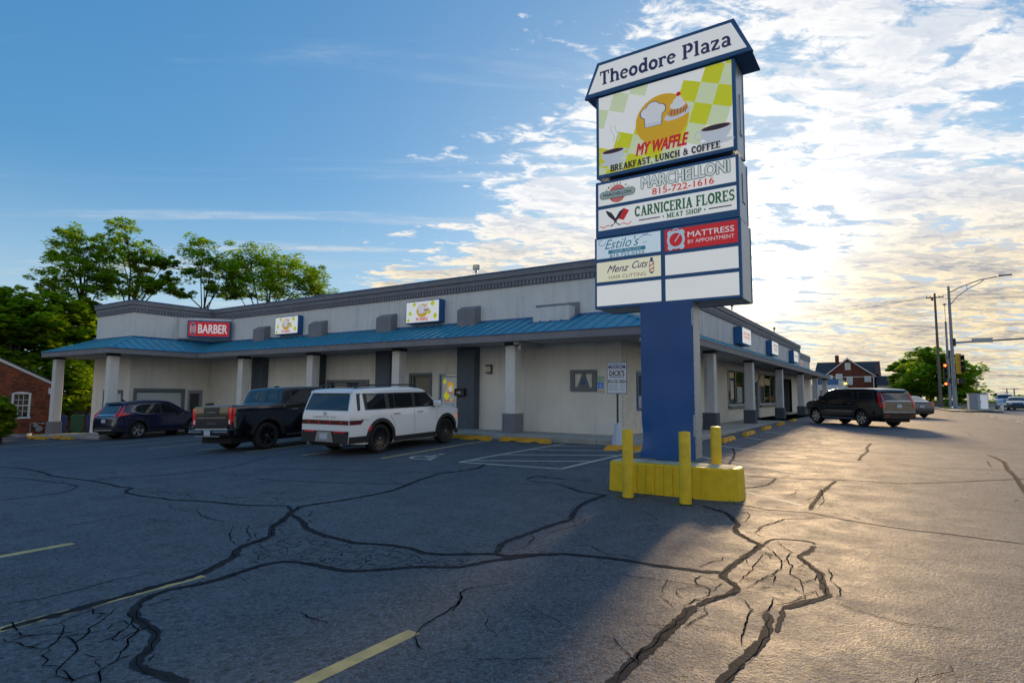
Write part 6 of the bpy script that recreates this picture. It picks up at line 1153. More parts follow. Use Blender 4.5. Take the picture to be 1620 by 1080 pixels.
# ================================================================ vehicles
def lerp_tab(tab, x):
    if x <= tab[0][0]: return tab[0][1]
    for (a, b), (c, d) in zip(tab, tab[1:]):
        if x <= c: return b + (d - b) * ((x - a) / (c - a) if c > a else 0)
    return tab[-1][1]
def smooth_tab(tab, n=3, k=.12):
    """round the corners of a polyline a little"""
    out = [tab[0]]
    for i in range(1, len(tab) - 1):
        p, q_, r_ = tab[i - 1], tab[i], tab[i + 1]
        la = min(k, (q_[0] - p[0]) * .45); lb = min(k, (r_[0] - q_[0]) * .45)
        ta = la / max(1e-6, q_[0] - p[0]); tb = lb / max(1e-6, r_[0] - q_[0])
        A = (q_[0] - la, q_[1] + (p[1] - q_[1]) * ta); B = (q_[0] + lb, q_[1] + (r_[1] - q_[1]) * tb)
        for j in range(n + 1):
            t = j / n; out.append(tuple((1 - t) ** 2 * a + 2 * t * (1 - t) * b + t * t * c for a, b, c in zip(A, q_, B)))
    out.append(tab[-1]); return out
def paint(name, col, metal=.0, rough=.22):
    m = mat(name, col, rough, metal=metal, coat=1.0, spec=.5); return m
class Car:
    def __init__(s, sp):
        s.__dict__.update(sp); s.top = smooth_tab(sp['top']); s.W = sp['W'] / 2
        s.plan = [(0, s.W * sp.get('rw', .86)), (.05, s.W * .93), (.14, s.W * .965), (.40, s.W * .99), (.9, s.W), (s.L - 1.0, s.W), (s.L - .45, s.W * .965), (s.L - .15, s.W * .86), (s.L, s.W * .66)]
        s.plan = smooth_tab(s.plan, 3, .1)
        s.belt = sp['belt']; s.tum = math.tan(R(sp.get('tumble', 17))); s.rc = sp.get('rc', .09)
    def bot(s, x):
        z = lerp_tab(s.low, x)
        for xw in (s.xr, s.xf):
            d = abs(x - xw)
            if d < s.Ra: z = max(z, s.r + math.sqrt(s.Ra ** 2 - d * d) * .98)
        return z
    def side_y(s, x, z):
        W = lerp_tab(s.plan, x); zt = lerp_tab(s.top, x); zb = lerp_tab(s.belt, x)
        y = W
        if z < zb: 
            t = (zb - z) / max(.1, zb - .35); y -= .035 * t * t + .012 * math.sin(min(1, t) * math.pi * 2) * .6
        else: y -= .022 + (z - zb) * s.tum
        if zb - .10 < z < zb: y -= .022 * (z - zb + .10) / .10 * .8
        return y
    def section(s, x):
        zt = lerp_tab(s.top, x); zl = min(s.bot(x), zt - .03); r = min(s.rc, (zt - zl) * .45); out = []
        zs = zt - r; n = 12; zb = lerp_tab(s.belt, x)
        for i in range(n + 1): z = zl + (zs - zl) * i / n; out.append((s.side_y(x, z), z))
        y0 = out[-1][0]
        for i in range(1, 6): a = R(18 * i); out.append((y0 - r * (1 - math.cos(a)), zs + r * math.sin(a)))
        y1 = out[-1][0]; cr = s.crown
        for i in range(1, 6): y = y1 * (1 - i / 5); out.append((y, zt + cr * (1 - (y / max(.01, y1)) ** 2)))
        return out
    def body(s, parent):
        X = set(frange(0, s.L, .08))
        for xw in (s.xr, s.xf):
            for i in range(17): X.add(xw - s.Ra * math.cos(math.pi * i / 16))
            X.add(xw - s.Ra - .004); X.add(xw + s.Ra + .004)
        for a, _ in s.top: X.add(a)
        X = sorted(x for x in X if 0 <= x <= s.L); Y2 = [X[0]]
        for x in X[1:]:
            if x - Y2[-1] > .0035: Y2.append(x)
        mb = MB(); secs = [s.section(x) for x in Y2]; n = len(secs[0])
        for x, sec in zip(Y2, secs):
            for y, z in sec: mb.v.append((x, y, z))
            for y, z in sec[-2::-1]: mb.v.append((x, -y, z))
        m = 2 * n - 1
        for i in range(len(Y2) - 1):
            for j in range(m - 1): mb.f.append((i * m + j, i * m + j + 1, (i + 1) * m + j + 1, (i + 1) * m + j)); mb.m.append(0)
        mb.f.append(tuple(range(m))); mb.f.append(tuple((len(Y2) - 1) * m + j for j in range(m))); mb.m += [0, 0]
        return mb.build('body', s.paint, parent, smooth=True, angle=R(38))
    def patch(s, name, m, parent, quads, off=.004, sides=(1, -1), nu=6, nv=4):
        """quads: four (x, z) corners on the flank, laid on the body surface"""
        mb = MB()
        for sd in sides:
            for q_ in quads:
                a, b, c, d = [Vector(p) for p in q_]; base = len(mb.v)
                for j in range(nv + 1):
                    for i in range(nu + 1):
                        u_, v_ = i / nu, j / nv; p = a.lerp(b, u_).lerp(d.lerp(c, u_), v_)
                        mb.v.append((p.x, sd * (s.side_y(p.x, p.y) + off), p.y))
                for j in range(nv):
                    for i in range(nu):
                        k = base + j * (nu + 1) + i; mb.f.append((k, k + 1, k + nu + 2, k + nu + 1)); mb.m.append(0)
        return mb.split(name, m, parent, smooth=True)
    def line(s, mb, pts, wd=.008, off=.003, sides=(1, -1)):
        for sd in sides:
            for (x0, z0), (x1, z1) in zip(pts, pts[1:]):
                L = math.hypot(x1 - x0, z1 - z0); k = max(1, int(L / .12)); nx_, nz_ = -(z1 - z0) / L * wd / 2, (x1 - x0) / L * wd / 2
                for i in range(k):
                    p = [(x0 + (x1 - x0) * t, z0 + (z1 - z0) * t) for t in (i / k, (i + 1) / k)]
                    q_ = [(p[0][0] - nx_, p[0][1] - nz_), (p[1][0] - nx_, p[1][1] - nz_), (p[1][0] + nx_, p[1][1] + nz_), (p[0][0] + nx_, p[0][1] + nz_)]
                    mb.face([(a, sd * (s.side_y(a, b) + off), b) for a, b in q_])
    def rear_x(s, y, z):
        W = lerp_tab(s.plan, .3); c = s.crown * max(0, 1 - (y / W) ** 2); zz = z - c
        if zz <= s.top[0][1]: return 0.0
        for (a, b), (c_, d) in zip(s.top, s.top[1:]):
            if b <= zz <= d and d > b: return a + (c_ - a) * (zz - b) / (d - b)
        return s.top[-1][0]
    def rear(s, name, m, parent, quads, off=.006, nu=8, nv=4):
        mb = MB()
        for q_ in quads:
            a, b, c, d = [Vector(p) for p in q_]; base = len(mb.v)
            for j in range(nv + 1):
                for i in range(nu + 1):
                    u_, v_ = i / nu, j / nv; p = a.lerp(b, u_).lerp(d.lerp(c, u_), v_)
                    mb.v.append((s.rear_x(p.x, p.y) - off, p.x, p.y))
            for j in range(nv):
                for i in range(nu):
                    k = base + j * (nu + 1) + i; mb.f.append((k, k + 1, k + nu + 2, k + nu + 1)); mb.m.append(0)
        return mb.split(name, m, parent, smooth=True)
    def arches(s, parent, m, wd=.07, off=.012, a0=-8, a1=188):
        mb = MB()
        for xw in (s.xr, s.xf):
            for sd in (1, -1):
                n = 22; prev = None
                for i in range(n + 1):
                    a = R(a0 + (a1 - a0) * i / n); co, si = math.cos(a), math.sin(a); P = []
                    for rr, o in ((s.Ra - .012, .0), (s.Ra - .005, off), (s.Ra + wd, off), (s.Ra + wd + .006, .0)):
                        x = xw + rr * co; z = max(s.r + rr * si, lerp_tab(s.low, x)); P.append((x, sd * (s.side_y(min(max(x, .02), s.L - .02), z) + o), z))
                    b0 = len(mb.v); mb.v += P
                    if prev is not None:
                        for k in range(3): mb.f.append((prev + k, b0 + k, b0 + k + 1, prev + k + 1)); mb.m.append(0)
                    prev = b0
        return mb.split('wheel_arch_trim', m, parent, smooth=True, angle=R(40))
    def under(s, parent):
        mb = MB(); W = s.W - .10
        mb.box(.15, s.L - .25, -W + .22, W - .22, s.r * .62, lerp_tab(s.low, s.L / 2) + .25)
        mb.box(s.xr + s.Ra, s.xf - s.Ra, -W, W, lerp_tab(s.low, s.L / 2) + .01, lerp_tab(s.low, s.L / 2) + .3)
        for xw in (s.xr, s.xf):
            mb.tube([(xw, -W + .1, s.r), (xw, W - .1, s.r)], .05, 8)
            for sd in (1, -1):      # dark liner inside each arch
                n = 14
                for i in range(n):
                    a, b = math.pi * i / n, math.pi * (i + 1) / n; q_ = []
                    for t, w_ in ((a, W + .03), (b, W + .03), (b, W - .34), (a, W - .34)): q_.append((xw + s.Ra * .99 * math.cos(t), sd * w_, s.r + s.Ra * .97 * math.sin(t)))
                    mb.face(q_)
                mb.face([(xw + s.Ra * math.cos(math.pi * i / n), sd * (W - .34), s.r + s.Ra * math.sin(math.pi * i / n)) for i in range(n + 1)])
        return mb.build('underbody', M['dark'], parent)
    def wheels(s, parent, rimmat, spokes, style='slim', tw=.235):
        r = s.r; rr = r * s.rimf
        ty = MB(); h = tw / 2
        ty.lathe([(rr, h - .02), (rr + .012, h - .004), (rr + (r - rr) * .5, h + .006), (r - .03, h - .004), (r - .008, h - .03), (r, h - .06), (r, -h + .06), (r - .008, -h + .03), (r - .03, -h), (rr, -h + .02)], axis='y', k=40)
        tm = ty.mesh('tyre'); tm.materials.append(M['rubber']); tm.polygons.foreach_set('use_smooth', [True] * len(tm.polygons))
        ri = MB(); ri.lathe([(rr, h - .012), (rr - .004, h - .002), (rr - .022, h - .006), (rr - .030, h - .03), (rr - .035, -h + .03)], axis='y', k=40)
        for i in range(spokes):
            a = 2 * math.pi * i / spokes
            specs = {'slim': [(0, .030, .020)], 'pair': [(-.12, .030, .022), (.12, .030, .022)], 'wide': [(0, .075, .055)], 'fork': [(0, .05, .035), (-.16, .018, .02), (.16, .018, .02)]}[style]
            for da, w1, w2 in specs:
                t = a + da; ux, uz = math.cos(t), math.sin(t); vx, vz = -uz, ux; r0, r1 = .055, rr - .018
                t0 = a + da * .3; u0x, u0z = math.cos(t0), math.sin(t0)
                P0 = Vector((u0x * r0, h - .035, u0z * r0)); P1 = Vector((ux * r1, h - .014, uz * r1)); n_ = Vector((vx, 0, vz)); dp = Vector((0, -.035, 0))
                A = [P0 - n_ * w2, P0 + n_ * w2, P1 + n_ * w1 * .9, P1 - n_ * w1 * .9]; B = [p + dp for p in A]; A2 = [p * .98 + Vector((0, .004, 0)) for p in A]
                ri.face(A); 
                for k in range(4): ri.face([A[k], B[k], B[(k + 1) % 4], A[(k + 1) % 4]])
        ri.lathe([(.0, h - .022), (.05, h - .024), (.062, h - .034), (.064, h - .07)], axis='y', k=20)
        rm = ri.mesh('rim'); rm.materials.append(rimmat)
        br = MB(); br.lathe([(.0, 0), (rr * .72, 0), (rr * .72, -.03)], c=(0, .02, 0), axis='y', k=24); br.lathe([(rr - .03, -h + .04), (0, -h + .05)], axis='y', k=24); bm_ = br.mesh('brake_disc'); bm_.materials.append(M['clad'])
        hb = MB(); hb.lathe([(0, h - .016), (.026, h - .017), (.028, h - .026)], axis='y', k=16); hm = hb.mesh('hub_cap'); hm.materials.append(M['chrome'])
        for xw in (s.xf, s.xr):
            for sd in (1, -1):
                wo = inst('wheel', tm, parent, (xw, sd * (s.W - tw / 2 - .035), r), (0, R(rnd.uniform(0, 50)), 0 if sd > 0 else math.pi))
                for nme, me in (('rim', rm), ('brake_disc', bm_), ('hub_cap', hm)): inst(nme, me, wo)
def quad(x0, x1, z0, z1, sl=0.0, sr=0.0): return ((x0, z0), (x1, z0), (x1 + sr, z1), (x0 + sl, z1))
def place(t, rear_contact, heading, s, zg=None):
    """put the car so that its near-side rear wheel stands at the given spot (right flank, y negative)"""
    hx, hy = math.cos(heading), math.sin(heading); off = Vector((s.xr, s.W - .14 if False else -(s.W - .15)))
    x = rear_contact[0] - (off.x * hx - off.y * hy); y = rear_contact[1] - (off.x * hy + off.y * hx)
    cx, cy = x + s.L / 2 * hx, y + s.L / 2 * hy
    zr = gz(x + s.xr * hx, y + s.xr * hy); zf = gz(x + s.xf * hx, y + s.xf * hy); pitch = math.atan2(zf - zr, s.xf - s.xr)
    mx, my = x + s.xr * hx, y + s.xr * hy
    zl = gz(mx - hy * .8, my + hx * .8); zrr = gz(mx + hy * .8, my - hx * .8); roll = math.atan2(zl - zrr, 1.6)
    t.rotation_euler = (roll, -pitch, heading); t.location = (x, y, zr - math.tan(pitch) * s.xr + (zg or 0))
def mirror(s, parent, x, z, m, sz=1.0):
    for sd in (1, -1):
        y = s.side_y(x, z); mb = MB(); mb.bbox(-.09 * sz, .07 * sz, -.12 * sz, .12 * sz, -.085 * sz, .10 * sz, .035 * sz)
        mb.v = [(a + x, sd * (abs(b + .0) if False else b) + sd * (y + .17), c + z + .06) for a, b, c in mb.v]
        o = mb.build('side_mirror', m, parent, smooth=True, angle=R(60))
        ar = MB(); ar.tube([(x + .02, sd * (y - .02), z - .03), (x, sd * (y + .12), z)], .025, 6); ar.build('mirror_arm', M['clad'], o)
def handles(s, parent, pts, m):
    for x, z in pts:
        for sd in (1, -1):
            mb = MB(); y = sd * (s.side_y(x, z) + .022); mb.box(x - .12, x + .10, min(y - .012, y + .012), max(y - .012, y + .012), z - .013, z + .013)
            for dx in (-.10, .08): yy = sorted((sd * (s.side_y(x, z) - .02), y)); mb.box(x + dx - .012, x + dx + .012, yy[0], yy[1], z - .01, z + .01)
            mb.build('door_handle', m, parent)
def rear_plate(s, parent, y, z, x=None):
    mb = MB(); x = s.rear_x(0, z) - .015 if x is None else x; mb.box(x - .006, x, y - .15, y + .15, z - .075, z + .075); o = mb.build('licence_plate', M['plate'], parent)
    return o

# ---- white suv (boxy)
white = paint('white_car_paint', (.84, .85, .86)); 
s = Car(dict(L=4.83, W=1.90, r=.385, Ra=.455, rimf=.74, xr=1.10, xf=3.915, paint=white, crown=.022, rc=.075, tumble=12, rw=.93,
    top=[(0, .60), (.012, .98), (.03, 1.10), (.10, 1.30), (.20, 1.56), (.26, 1.665), (.36, 1.70), (.8, 1.72), (1.7, 1.74), (2.5, 1.725), (2.9, 1.68), (3.02, 1.64), (3.60, 1.20), (3.72, 1.16), (4.3, 1.13), (4.66, 1.07), (4.76, .98), (4.82, .80), (4.83, .55)],
    belt=[(0, 1.10), (2, 1.13), (4.83, 1.10)], low=[(0, .33), (.3, .30), (1, .26), (3.9, .26), (4.5, .26), (4.83, .36)]))
suv = thing('parked_car', 'white boxy sport utility car with black wheels, parked nearest to the pylon sign', 'car')
s.body(suv); s.under(suv); s.arches(suv, M['clad'], .085, .018); s.wheels(suv, M['blackrim'], 16, 'slim')
s.patch('sill_cladding', M['clad'], suv, [quad(.02, .64, .33, .50), quad(1.58, 3.44, .27, .41), quad(4.40, 4.70, .28, .42)], .016)
gl = s.patch('side_glass', M['black'], suv, [quad(.27, 2.93, 1.155, 1.585, .03, .10), ((2.93, 1.155), (3.50, 1.155), (3.10, 1.53), (3.03, 1.585))], .004)
s.patch('pane', M['glasst'], gl, [quad(.62, 1.28, 1.18, 1.56, .0, .0), quad(1.44, 1.62, 1.18, 1.56), quad(1.66, 2.36, 1.18, 1.565), ((2.48, 1.18), (3.38, 1.18), (3.02, 1.53), (2.52, 1.56))], .009)
s.rear('rear_window', M['glasst'], suv, [((-.80, 1.16), (.80, 1.16), (.72, 1.55), (-.72, 1.55))], .008)
s.rear('rear_spoiler', white, suv, [((-.76, 1.60), (.76, 1.60), (.74, 1.66), (-.74, 1.66))], .05)
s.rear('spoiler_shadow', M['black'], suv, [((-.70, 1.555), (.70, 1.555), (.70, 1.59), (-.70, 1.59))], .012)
s.rear('tail_light', M['taildark'], suv, [((-.87, .80), (.87, .80), (.87, .91), (-.87, .91))], .010)
s.patch('tail_light', M['taildark'], suv, [((.03, .80), (.36, .80), (.48, .91), (.03, .91))], .008)
s.rear('tail_lamp_element', M['taillight'], suv, [quad(a, a + .035, .81, .90) for a in (-.62, -.22, .20, .58)], .014)
s.rear('rear_bumper', M['clad'], suv, [((-.86, .33), (.86, .33), (.90, .64), (-.90, .64))], .010)
s.rear('reflector', M['taillight'], suv, [quad(-.75, -.35, .60, .635), quad(.35, .75, .60, .635)], .018)
s.rear('plate_recess', M['silver'], suv, [((-.34, .36), (.34, .36), (.26, .62), (-.26, .62))], .020)
rear_plate(s, suv, 0, .50, -.028)
mb = MB(); 
for yy in (-.62, .62): mb.tube([(.0, yy, .31), (.25, yy, .31)], .045, 10)
mb.split('exhaust_tip', M['chrome'], suv)
mb = MB(); s.line(mb, [(.30, 1.14), (.38, .93), (.62, .90)], .008); s.line(mb, [(1.44, 1.14), (1.45, .98), (1.62, .72), (1.60, .44)], .008); s.line(mb, [(2.42, 1.14), (2.44, .42)], .008); s.line(mb, [(3.44, 1.10), (3.42, .70)], .008); s.line(mb, [(3.42, 1.11), (4.55, 1.06)], .007)
mb.build('panel_gaps', M['black'], suv, kind='stuff')
mb = MB(); 
for sd in (1, -1): mb.tube([(.35, sd * .70, 1.73), (.55, sd * .70, 1.80), (2.5, sd * .70, 1.80), (2.75, sd * .70, 1.74)], .022, 6)
mb.split('roof_rail', M['black'], suv)
mirror(s, suv, 3.28, 1.17, white); handles(s, suv, [(1.70, 1.02), (2.66, 1.03)], M['alu'])
s.patch('side_marker', M['amber'], suv, [quad(4.42, 4.50, .76, .88)], .02); s.patch('side_marker', M['taillight'], suv, [((.60, .62), (.68, .62), (.74, .74), (.66, .74))], .022)
s.patch('headlight', M['glasst'], suv, [quad(4.60, 4.74, .78, .94)], .006)
tx = text('S A N T A  F E', -.42, .42, .975, 1.01, 0, M['black'], suv, bold=.03); tx.data.transform(Matrix.Rotation(R(-90), 4, 'Z')); tx.location = (-.018, 0, 0)
mb = MB()
for q_ in bandp([(.055 * math.cos(t * .4), .035 * math.sin(t * .4)) for t in range(17)], .010) + bandp([(-.02, -.025), (-.012, .025)], .01) + bandp([(.012, -.025), (.02, .025)], .01) + bandp([(-.015, .0), (.015, .0)], .008): mb.face([(-.0, -a, b) for a, b in q_])
bd2 = mb.build('badge', M['chrome'], suv); bd2.location = (s.rear_x(0, 1.08) - .022, 0, 1.075)
place(suv, (-11.76, 11.3), R(90 + 2.0), s)

# ---- black pickup
blackp = paint('black_truck_paint', (.006, .006, .008), rough=.15)
s = Car(dict(L=5.88, W=2.06, r=.425, Ra=.52, rimf=.64, xr=1.22, xf=4.965, paint=blackp, crown=.02, rc=.07, tumble=14, rw=.95,
    top=[(0, .66), (.006, .9), (.016, 1.36), (.05, 1.40), (.5, 1.405), (1.70, 1.42), (1.76, 1.46), (1.90, 1.86), (1.98, 1.92), (2.3, 1.945), (3.3, 1.95), (3.6, 1.91), (4.30, 1.43), (4.42, 1.38), (5.3, 1.33), (5.66, 1.24), (5.80, 1.05), (5.88, .70)],
    belt=[(0, 1.34), (5.88, 1.34)], low=[(0, .52), (.6, .50), (1.8, .44), (4.4, .44), (5.88, .50)]))
tr = thing('pickup_truck', 'black crew cab pickup truck with black wheels between the navy car and the white car', 'pickup truck')
s.body(tr); s.under(tr); s.arches(tr, M['clad'], .10, .03); s.wheels(tr, M['blackrim'], 6, 'fork', .275)
gl = s.patch('side_glass', M['black'], tr, [((2.06, 1.42), (3.42, 1.42), (3.42, 1.86), (2.18, 1.86)), ((3.42, 1.42), (4.10, 1.42), (3.55, 1.83), (3.42, 1.86))], .004)
s.patch('pane', M['glasst'], gl, [((2.14, 1.45), (2.92, 1.45), (2.92, 1.83), (2.24, 1.83)), ((3.02, 1.45), (3.96, 1.45), (3.52, 1.79), (3.02, 1.83))], .009)
s.rear('rear_window', M['glasst'], tr, [((-.78, 1.49), (.78, 1.49), (.70, 1.84), (-.70, 1.84))], .008)
s.rear('rear_window_bar', M['black'], tr, [((-.22, 1.49), (-.20, 1.49), (-.19, 1.84), (-.21, 1.84)), ((.20, 1.49), (.22, 1.49), (.21, 1.84), (.19, 1.84))], .014)
s.rear('tailgate', blackp, tr, [((-.80, .72), (.80, .72), (.80, 1.37), (-.80, 1.37))], .022)
s.rear('tailgate_trim', M['silver'], tr, [((-.72, 1.04), (.72, 1.04), (.72, 1.055), (-.72, 1.055)), ((-.80, .70), (.80, .70), (.80, .725), (-.80, .725))], .030)
s.rear('tailgate_step', M['black'], tr, [((-.34, 1.10), (.34, 1.10), (.40, 1.36), (-.40, 1.36))], .027)
for sd in (1, -1):
    s.rear('tail_light', M['taillight'], tr, [((sd * .82, .82), (sd * .97, .86), (sd * .97, 1.34), (sd * .80, 1.34))], .012)
    s.rear('reverse_lamp', M['white'], tr, [((sd * .83, .86), (sd * .90, .86), (sd * .90, .98), (sd * .83, .98))], .018)
s.patch('tail_light', M['taillight'], tr, [((.012, .88), (.06, .92), (.11, 1.34), (.016, 1.34))], .012)
mb = MB(); mb.bbox(-.14, .10, -.98, .98, .52, .70, .03); rb = mb.build('rear_bumper', blackp, tr)
mb = MB(); mb.box(-.16, -.142, -.95, -.30, .62, .645); mb.box(-.16, -.142, .30, .95, .62, .645); mb.box(-.17, -.142, -.60, .60, .49, .515); mb.split('bumper_trim', M['alu'], rb)
rear_plate(s, tr, .0, .60, -.150)
tx = text('SIERRA', -.22, .22, 1.19, 1.235, 0, M['alu'], tr, bold=.03); tx.data.transform(Matrix.Rotation(R(-90), 4, 'Z')); tx.location = (-.024, 0, 0)
tx = text('ELEVATION', -.22, .22, .86, .885, 0, M['alu'], tr, bold=.03); tx.data.transform(Matrix.Rotation(R(-90), 4, 'Z')); tx.location = (-.024, 0, 0)
mb = MB(); s.line(mb, [(1.80, 1.40), (1.80, .52)], .03); s.line(mb, [(2.06, 1.40), (2.02, .95), (2.0, .55)], .009); s.line(mb, [(2.97, 1.40), (2.99, .55)], .009); s.line(mb, [(4.15, 1.36), (4.12, .7)], .009)
mb.build('panel_gaps', M['dark'], tr, kind='stuff')
mb = MB()
for sd in (1, -1): mb.tube([(1.9, sd * .98, .40), (4.2, sd * .98, .40)], .05, 8)
mb.split('running_board', M['clad'], tr)
mirror(s, tr, 3.86, 1.45, M['clad'], 1.35); handles(s, tr, [(2.25, 1.22), (3.15, 1.22)], M['chrome'])
mb = MB(); mb.box(.25, .45, .58, .72, 1.43, 1.50); mb.build('bed_clamp', M['black'], tr)
mb = MB(); mb.tube([(2.2, -.3, 1.97), (2.05, -.3, 1.97)], .02, 6); mb.lathe([(.05, 1.965), (.03, 1.99), (0, 2.0)], c=(2.3, 0, 0), k=10); mb.build('roof_antenna', M['black'], tr)
tr.scale = (.94, .94, .94); place(tr, (-15.72, 10.75), R(90 + 3.5), s)

# ---- navy crossover
navy = paint('navy_car_paint', (.008, .012, .055), metal=.3, rough=.2)
s = Car(dict(L=4.59, W=1.855, r=.36, Ra=.425, rimf=.66, xr=.98, xf=3.64, paint=navy, crown=.03, rc=.10, tumble=21, rw=.84,
    top=[(0, .60), (.02, .80), (.06, .98), (.16, 1.10), (.36, 1.38), (.46, 1.56), (.56, 1.62), (1.1, 1.675), (1.7, 1.69), (2.3, 1.66), (2.62, 1.59), (3.35, 1.12), (3.5, 1.07), (4.1, .98), (4.40, .84), (4.54, .62), (4.59, .48)],
    belt=[(0, 1.08), (1.0, 1.04), (3.0, .98), (4.59, .9)], low=[(0, .36), (.5, .26), (4.0, .24), (4.59, .30)]))
cr = thing('parked_car', 'dark navy crossover car with silver wheels parked at the far left bay', 'car')
s.body(cr); s.under(cr); s.arches(cr, M['clad'], .06, .012); s.wheels(cr, M['silver'], 5, 'pair', .225)
s.patch('sill_cladding', M['clad'], cr, [quad(.05, .56, .36, .48), quad(1.40, 3.2, .26, .38), quad(4.05, 4.4, .28, .38)], .012)
gl = s.patch('side_glass', M['black'], cr, [((.72, 1.24), (1.15, 1.09), (1.15, 1.50), (.95, 1.42)), ((1.15, 1.09), (2.05, 1.06), (2.05, 1.54), (1.15, 1.50)), ((2.05, 1.06), (3.12, 1.04), (2.62, 1.42), (2.05, 1.54))], .004)
s.patch('pane', M['glasst'], gl, [((.80, 1.24), (1.12, 1.13), (1.12, 1.46), (.98, 1.40)), ((1.22, 1.12), (1.98, 1.10), (1.98, 1.50), (1.22, 1.47)), ((2.12, 1.10), (2.95, 1.08), (2.58, 1.38), (2.12, 1.50))], .009)
mb = MB(); s.line(mb, [(.70, 1.24), (1.15, 1.075), (2.05, 1.045), (3.15, 1.02)], .022, .012); s.line(mb, [(.70, 1.24), (.93, 1.43), (1.15, 1.51), (2.05, 1.555), (2.62, 1.44)], .014, .012); mb.build('window_trim', M['chrome'], cr, kind='stuff')
s.rear('rear_window', M['glasst'], cr, [((-.66, 1.14), (.66, 1.14), (.56, 1.50), (-.56, 1.50))], .008)
s.rear('rear_spoiler', M['black'], cr, [((-.58, 1.54), (.58, 1.54), (.56, 1.62), (-.56, 1.62))], .09)
for sd in (1, -1):
    s.rear('tail_light', M['taillight'], cr, [((sd * .60, 1.0), (sd * .78, .98), (sd * .74, 1.14), (sd * .58, 1.10)), ((sd * .70, 1.12), (sd * .78, 1.10), (sd * .66, 1.46), (sd * .58, 1.46))], .014)
s.patch('tail_light', M['taillight'], cr, [((.10, .99), (.22, 1.00), (.26, 1.12), (.14, 1.14)), ((.22, 1.00), (.62, 1.10), (.60, 1.13), (.26, 1.13)), ((.16, 1.14), (.26, 1.12), (.47, 1.43), (.44, 1.45))], .010)
s.rear('chrome_bar', M['chrome'], cr, [((-.58, 1.06), (.58, 1.06), (.58, 1.10), (-.58, 1.10))], .012)
s.rear('rear_bumper', M['clad'], cr, [((-.76, .36), (.76, .36), (.78, .56), (-.78, .56))], .008); s.rear('bumper_trim', M['alu'], cr, [((-.60, .40), (.60, .40), (.64, .44), (-.64, .44))], .014)
rear_plate(s, cr, 0, .82)
mb = MB(); s.line(mb, [(1.18, 1.06), (1.20, .80), (1.42, .45)], .008); s.line(mb, [(2.08, 1.03), (2.10, .40)], .008); s.line(mb, [(3.12, 1.0), (3.16, .5)], .008); mb.build('panel_gaps', M['dark'], cr, kind='stuff')
mirror(s, cr, 2.88, 1.08, navy, .9); handles(s, cr, [(1.35, .98), (2.30, .97)], navy)
mb = MB(); mb.prism([(.75, 1.68), (.95, 1.68), (.78, 1.76)], -.02, .02, 'y'); mb.build('roof_antenna', navy, cr)
place(cr, (-28.55, 12.9), R(90 + 7.2), s)

# ---- long black suv at the side wall
blk = paint('black_suv_paint', (.005, .005, .006), rough=.12)
s = Car(dict(L=5.62, W=2.04, r=.415, Ra=.485, rimf=.70, xr=1.28, xf=4.52, paint=blk, crown=.025, rc=.085, tumble=13, rw=.90,
    top=[(0, .72), (.012, 1.05), (.03, 1.20), (.15, 1.42), (.30, 1.70), (.40, 1.80), (.55, 1.84), (1.2, 1.875), (2.4, 1.89), (3.3, 1.86), (3.66, 1.78), (4.28, 1.33), (4.42, 1.28), (5.1, 1.21), (5.42, 1.10), (5.56, .95), (5.62, .60)],
    belt=[(0, 1.25), (5.62, 1.23)], low=[(0, .42), (.5, .36), (4.0, .34), (5.62, .36)]))
es = thing('parked_car', 'long black sport utility car with chrome wheels parked nose-in at the side walk', 'car')
s.body(es); s.under(es); s.wheels(es, M['chrome'], 7, 'fork', .27)
gl = s.patch('side_glass', M['black'], es, [((.42, 1.30), (3.2, 1.30), (3.2, 1.74), (.55, 1.70)), ((3.2, 1.30), (4.15, 1.30), (3.62, 1.68), (3.2, 1.74))], .004)
s.patch('pane', M['glasst'], gl, [((.55, 1.33), (1.38, 1.33), (1.42, 1.68), (.66, 1.66)), ((1.52, 1.33), (1.78, 1.33), (1.78, 1.69), (1.56, 1.69)), ((1.88, 1.33), (2.75, 1.33), (2.75, 1.71), (1.90, 1.70)), ((2.86, 1.33), (3.96, 1.33), (3.54, 1.66), (2.86, 1.71))], .009)
mb = MB(); s.line(mb, [(.40, 1.285), (4.15, 1.285)], .018, .010); s.line(mb, [(1.83, 1.30), (1.85, 1.73), (3.2, 1.755), (3.62, 1.70)], .014, .012); s.line(mb, [(1.85, .74), (3.75, .74)], .035, .016); mb.build('window_trim', M['chrome'], es, kind='stuff')
s.rear('rear_window', M['glasst'], es, [((-.74, 1.30), (.74, 1.30), (.66, 1.66), (-.66, 1.66))], .008)
s.rear('rear_spoiler', blk, es, [((-.70, 1.72), (.70, 1.72), (.68, 1.80), (-.68, 1.80))], .10)
s.rear('chrome_bar', M['chrome'], es, [((-.72, 1.255), (.72, 1.255), (.72, 1.28), (-.72, 1.28))], .014)
for sd in (1, -1): s.rear('tail_light', M['taillight'], es, [((sd * .80, .95), (sd * .90, .93), (sd * .80, 1.62), (sd * .74, 1.66))], .014)
s.patch('tail_light', M['taillight'], es, [((.02, .95), (.10, .97), (.34, 1.66), (.27, 1.68))], .012)
s.rear('bumper_trim', M['alu'], es, [((-.86, .70), (.86, .70), (.86, .745), (-.86, .745))], .014); s.rear('reflector', M['taillight'], es, [quad(-.80, -.60, .55, .58), quad(.60, .80, .55, .58)], .012)
rear_plate(s, es, 0, 1.02)
mb = MB(); s.line(mb, [(1.83, 1.28), (1.84, .9), (1.80, .5)], .009); s.line(mb, [(2.80, 1.28), (2.82, .45)], .009); s.line(mb, [(3.98, 1.26), (3.98, .55)], .009); mb.build('panel_gaps', M['dark'], es, kind='stuff')
mirror(s, es, 3.86, 1.34, blk, 1.1); handles(s, es, [(2.05, 1.14), (3.02, 1.14)], M['chrome'])
